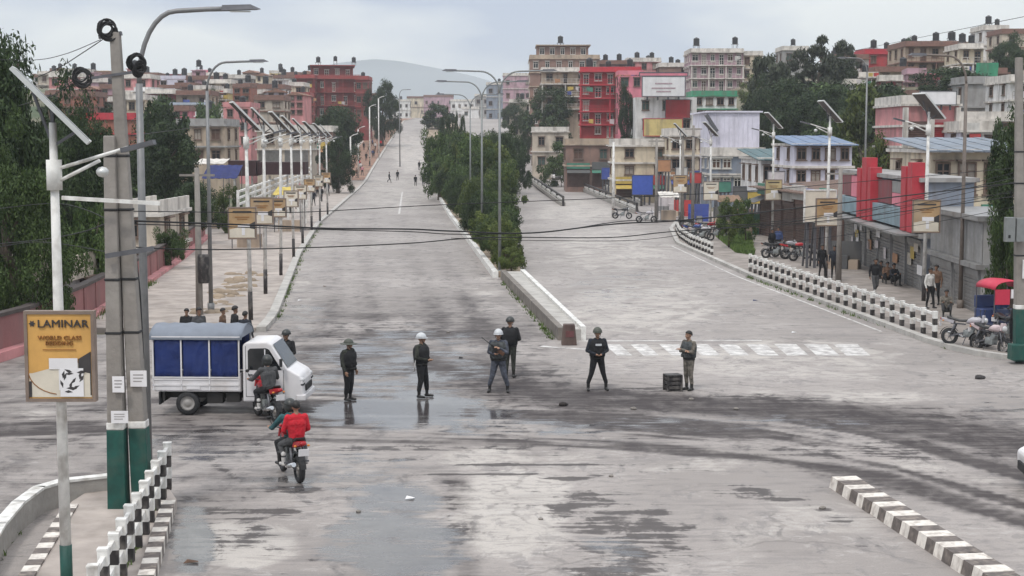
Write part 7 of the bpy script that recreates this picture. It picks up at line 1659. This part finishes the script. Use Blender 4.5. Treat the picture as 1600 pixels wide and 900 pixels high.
# ---- red canopied tricycle at the right edge
q = gp(1560, 528, .13)
o = empty('tricycle_rickshaw', (q.x + .25, q.y + .6, .13), R(10), 'three wheeled rickshaw with a red canopy and white side panel at the right edge', 'rickshaw')
mb = MB(); vs = []; n = 10
for i in range(n + 1):
    a = math.pi * i / n
    for y_ in (-.7, -.2, .3, .75): vs.append((-.62 * math.cos(a), y_, 1.75 + .32 * math.sin(a) ** .8 - .05 * abs(y_)))
mb.add(vs, [(i * 4 + j, i * 4 + j + 1, (i + 1) * 4 + j + 1, (i + 1) * 4 + j) for i in range(n) for j in range(3)], 0, True); shell(mb.build('canopy', mat('canopy_red', (.5, .025, .06), .55, .12, 2), o), .02)
mb = MB(); mb.bx(-.6, -.05, -.72, -.68, 1.2, 1.74); mb.build('side_curtain', mat('canopy_red', (.5, .025, .06)), o); mb = MB(); mb.bx(.0, .62, -.72, -.68, 1.42, 1.74); mb.build('side_panel', board_w, o)
for x_ in (-.6, .6):
    for y_ in (-.66, .7): mb = MB(); mb.bar((x_, y_, .5), (x_, y_, 1.76), .035); mb.build('canopy_post', dsteel, o)
mb = MB(); mb.bx(-.6, .6, .2, .85, .45, .95); mb.bx(-.6, .6, .75, .9, .95, 1.4); bevel(mb.build('seat', mat('seat_blue', (.03, .05, .14), .6, .2, 3), o), .04)
mb = MB(); mb.bx(-.55, .55, -.66, .2, .4, .48); mb.bx(-.5, .5, -.7, -.62, .48, 1.05); bevel(mb.build('body_shell', mat('rickshaw_navy', (.02, .03, .07), .4, .2, 3), o), .03)
wheel(o, (-.52, .5, .28), .28, .1, 'X', hub, 8); wheel(o, (.52, .5, .28), .28, .1, 'X', hub, 8); wheel(o, (0, -.95, .28), .28, .09, 'X', hub, 8)
mb = MB(); mb.tube([(0, -.95, .28), (0, -.75, 1.0)], .03, 8); mb.tube([(-.3, -.62, 1.08), (0, -.72, 1.02), (.3, -.62, 1.08)], .018, 8); mb.build('fork', dsteel, o)
person('driver in dark blue standing beside the red canopied rickshaw', q.x + .1, q.y + .1, R(-30), 'ease', 'down', C_dblue, C_black, sk=skin_d, fine=False, z=.13, belt=False, h=1.6)
person('man in black bending by the pale motorcycle near the green based pole', gp(1582, 548, .1).x, gp(1582, 548, .1).y, R(40), 'ease', 'hold', C_black, C_black, sk=skin_d, fine=False, z=.1, belt=False, lean=.2)
# ---- cars
def car(label, loc, rz, paint):
    o = empty('parked_car', loc, rz, label, 'car', 'parked cars'); w_ = .82
    mb = MB(); mb.prismY([(-2.0, .3), (-2.02, .72), (-1.75, .86), (-1.0, .92), (1.3, .95), (1.85, .85), (1.95, .6), (1.9, .3)], -w_, w_); b = bevel(mb.build('body', paint, o), .08, 3)
    mb = MB(); vs = [(-1.05, -.76, .9), (1.45, -.76, .92), (1.0, -.62, 1.45), (-.35, -.62, 1.47), (-1.05, .76, .9), (1.45, .76, .92), (1.0, .62, 1.45), (-.35, .62, 1.47)]
    mb.add(vs, [(0, 1, 2, 3), (7, 6, 5, 4), (0, 3, 7, 4), (1, 5, 6, 2), (0, 4, 5, 1)]); mb.build('windows', darkglass, o)
    mb = MB(); mb.add([(x * 1.01, y_ * 1.03, z_ + .012) for x, y_, z_ in (vs[3], vs[2], vs[6], vs[7])], [(0, 1, 2, 3)]); shell(mb.build('roof', paint, o), .03)
    mb = MB()
    for s in (-1, 1):
        for i, j in ((0, 3), (1, 2)): mb.bar(Vector(vs[i if s < 0 else i + 4]), Vector(vs[j if s < 0 else j + 4]), .07)
        mb.bar((.3, s * .77, .92), (.3, s * .63, 1.46), .06)
    mb.build('pillars', paint, o)
    for x in (-1.25, 1.2):
        for s in (-1, 1): wheel(o, (x, s * .76, .3), .3, .18)
    for s in (-1, 1):
        mb = MB(); mb.ell((-1.9, s * .58, .68), (.1, .17, .09), 10, 6); mb.build('headlight', lightg, o); mb = MB(); mb.bx(1.86, 1.95, s * .6 - .14, s * .6 + .14, .66, .8); mb.build('tail_light', redl, o)
    mb = MB(); mb.bx(-2.06, -1.98, -.5, .5, .38, .55); mb.build('grille', blackr, o); return o
q = pt(868, 283, 262); car('white car parked beside the far bush left of the dark red shop', (q.x, 262, .5), R(100), paint_w)
q = pt(846, 276, 280); car('second white car parked behind the guard rail right of the median', (q.x, 282, 1.1), R(80), paint_w)
q = pt(893, 279, 268); car('silver car on the far service road', (q.x, 275, .9), R(95), P_grey)
q = gp(1596, 778); car('pale car whose nose just enters the right edge of the junction', (q.x + 2.25, q.y + .35, 0), R(-6), paint_w)
# ---- small things on the road
q = gp(1051, 610); o = empty('crate', (q.x, q.y, 0), R(12), 'black crate standing on the burnt road beside the bareheaded soldier', 'crate')
mb = MB(); mb.bx(-.19, .19, -.17, .17, .02, .05); 
for s in (-1, 1):
    for z_ in (.07, .19, .31): mb.bx(-.2, .2, s * .18 - .012, s * .18 + .012, z_, z_ + .09); mb.bx(s * .2 - .012, s * .2 + .012, -.167, .167, z_, z_ + .09)
mb.build('slats', black_p, o)
mb = MB()
for sx in (-1, 1):
    for sy in (-1, 1): mb.bx(sx * .2 - .03, sx * .2 + .03, sy * .18 - .03, sy * .18 + .03, 0, .46)
mb.bx(-.22, .22, -.2, .2, .43, .47); mb.build('corner_posts', black_p, o)
def rock(label, px, py, r, m, cat='stone', nm='stone', z=0):
    q = gp(px, py, z); mb = MB(); rg = random.Random(label); mb.ell((0, 0, r * .3), (r, r * .8, r * .5), 9, 6); mb.v = [tuple(c * (1 + rg.uniform(-.15, .15)) for c in p) for p in mb.v]; o = mb.build(nm, m, None, (q.x, q.y, z)); tag(o, label, cat); return o
stone_m = mat('stone', (.2, .18, .16), .9, .3, 8, bump=.5)
rock('black lump lying on the road near the right edge', 1531, 592, .16, black_p, 'debris', 'debris'); rock('burnt debris heap on the dark band left of the crate', 880, 634, .13, mat('ash', (.03, .025, .023), .95, .4, 8, bump=.5), 'debris', 'debris')
for k, (px, py, r) in enumerate(((845, 812, .05), (955, 745, .06), (1150, 640, .08), (700, 520, .07), (990, 640, .09), (1080, 625, .08), (1285, 795, .07), (560, 800, .05))):
    rock(('small stone in the wet puddle lane', 'small stone at the edge of the pale patch', 'broken brick on the burnt band', 'small stone on the old asphalt edge', 'charred stone between crate and officer', 'charred stone at the soldier feet', 'small stone beside the striped divider', 'pale chip in the puddle')[k], px, py, r, stone_m)

mb = MB(); mb.bx(.9, 1.25, -.028, -.021, .69, .77); mb.build('number_plate', board_w, tk)
# litter by the kerbs
for k, (px, py, d, m_) in enumerate(((468, 470, 'white scrap of paper on the left road edge', board_w), (508, 448, 'brown scrap on the left road edge', C_brown), (1240, 520, 'pale scrap of paper beside the zebra crossing', board_w), (640, 780, 'white scrap of paper in the front puddle lane', board_w), (300, 880, 'brown scrap beside the striped island kerb', C_brown), (1180, 470, 'plastic scrap near the right railing', C_dblue), (720, 560, 'dark rag on the wet road between the officers', C_black))):
    q = gp(px, py); mb = MB(); rg = random.Random(d); mb.add([(rg.uniform(-.14, -.05), rg.uniform(-.1, -.03), .012), (rg.uniform(.04, .14), rg.uniform(-.1, -.03), .03), (rg.uniform(.04, .12), rg.uniform(.04, .1), .015), (rg.uniform(-.12, -.04), rg.uniform(.04, .1), .045)], [(0, 1, 2), (0, 2, 3)])
    o = mb.build('litter', m_, None, (q.x, q.y, 0)); shell(o, .006); tag(o, d, 'litter')
# ================================================================== HAZE
mb = MB(); mb.bx(-5200, 5200, -60, 7200, -25, 262); hz = mb.build('haze', []); tag(hz, kind='stuff')
hm_ = bpy.data.materials.new('haze_air'); hm_.use_nodes = True; ht = hm_.node_tree; ht.nodes.clear()
ho = ht.nodes.new('ShaderNodeOutputMaterial'); pv = ht.nodes.new('ShaderNodeVolumePrincipled'); pv.inputs['Color'].default_value = (.86, .9, .95, 1); pv.inputs['Density'].default_value = .00023; pv.inputs['Anisotropy'].default_value = .1
ht.links.new(pv.outputs[0], ho.inputs['Volume']); hz.data.materials.append(hm_)
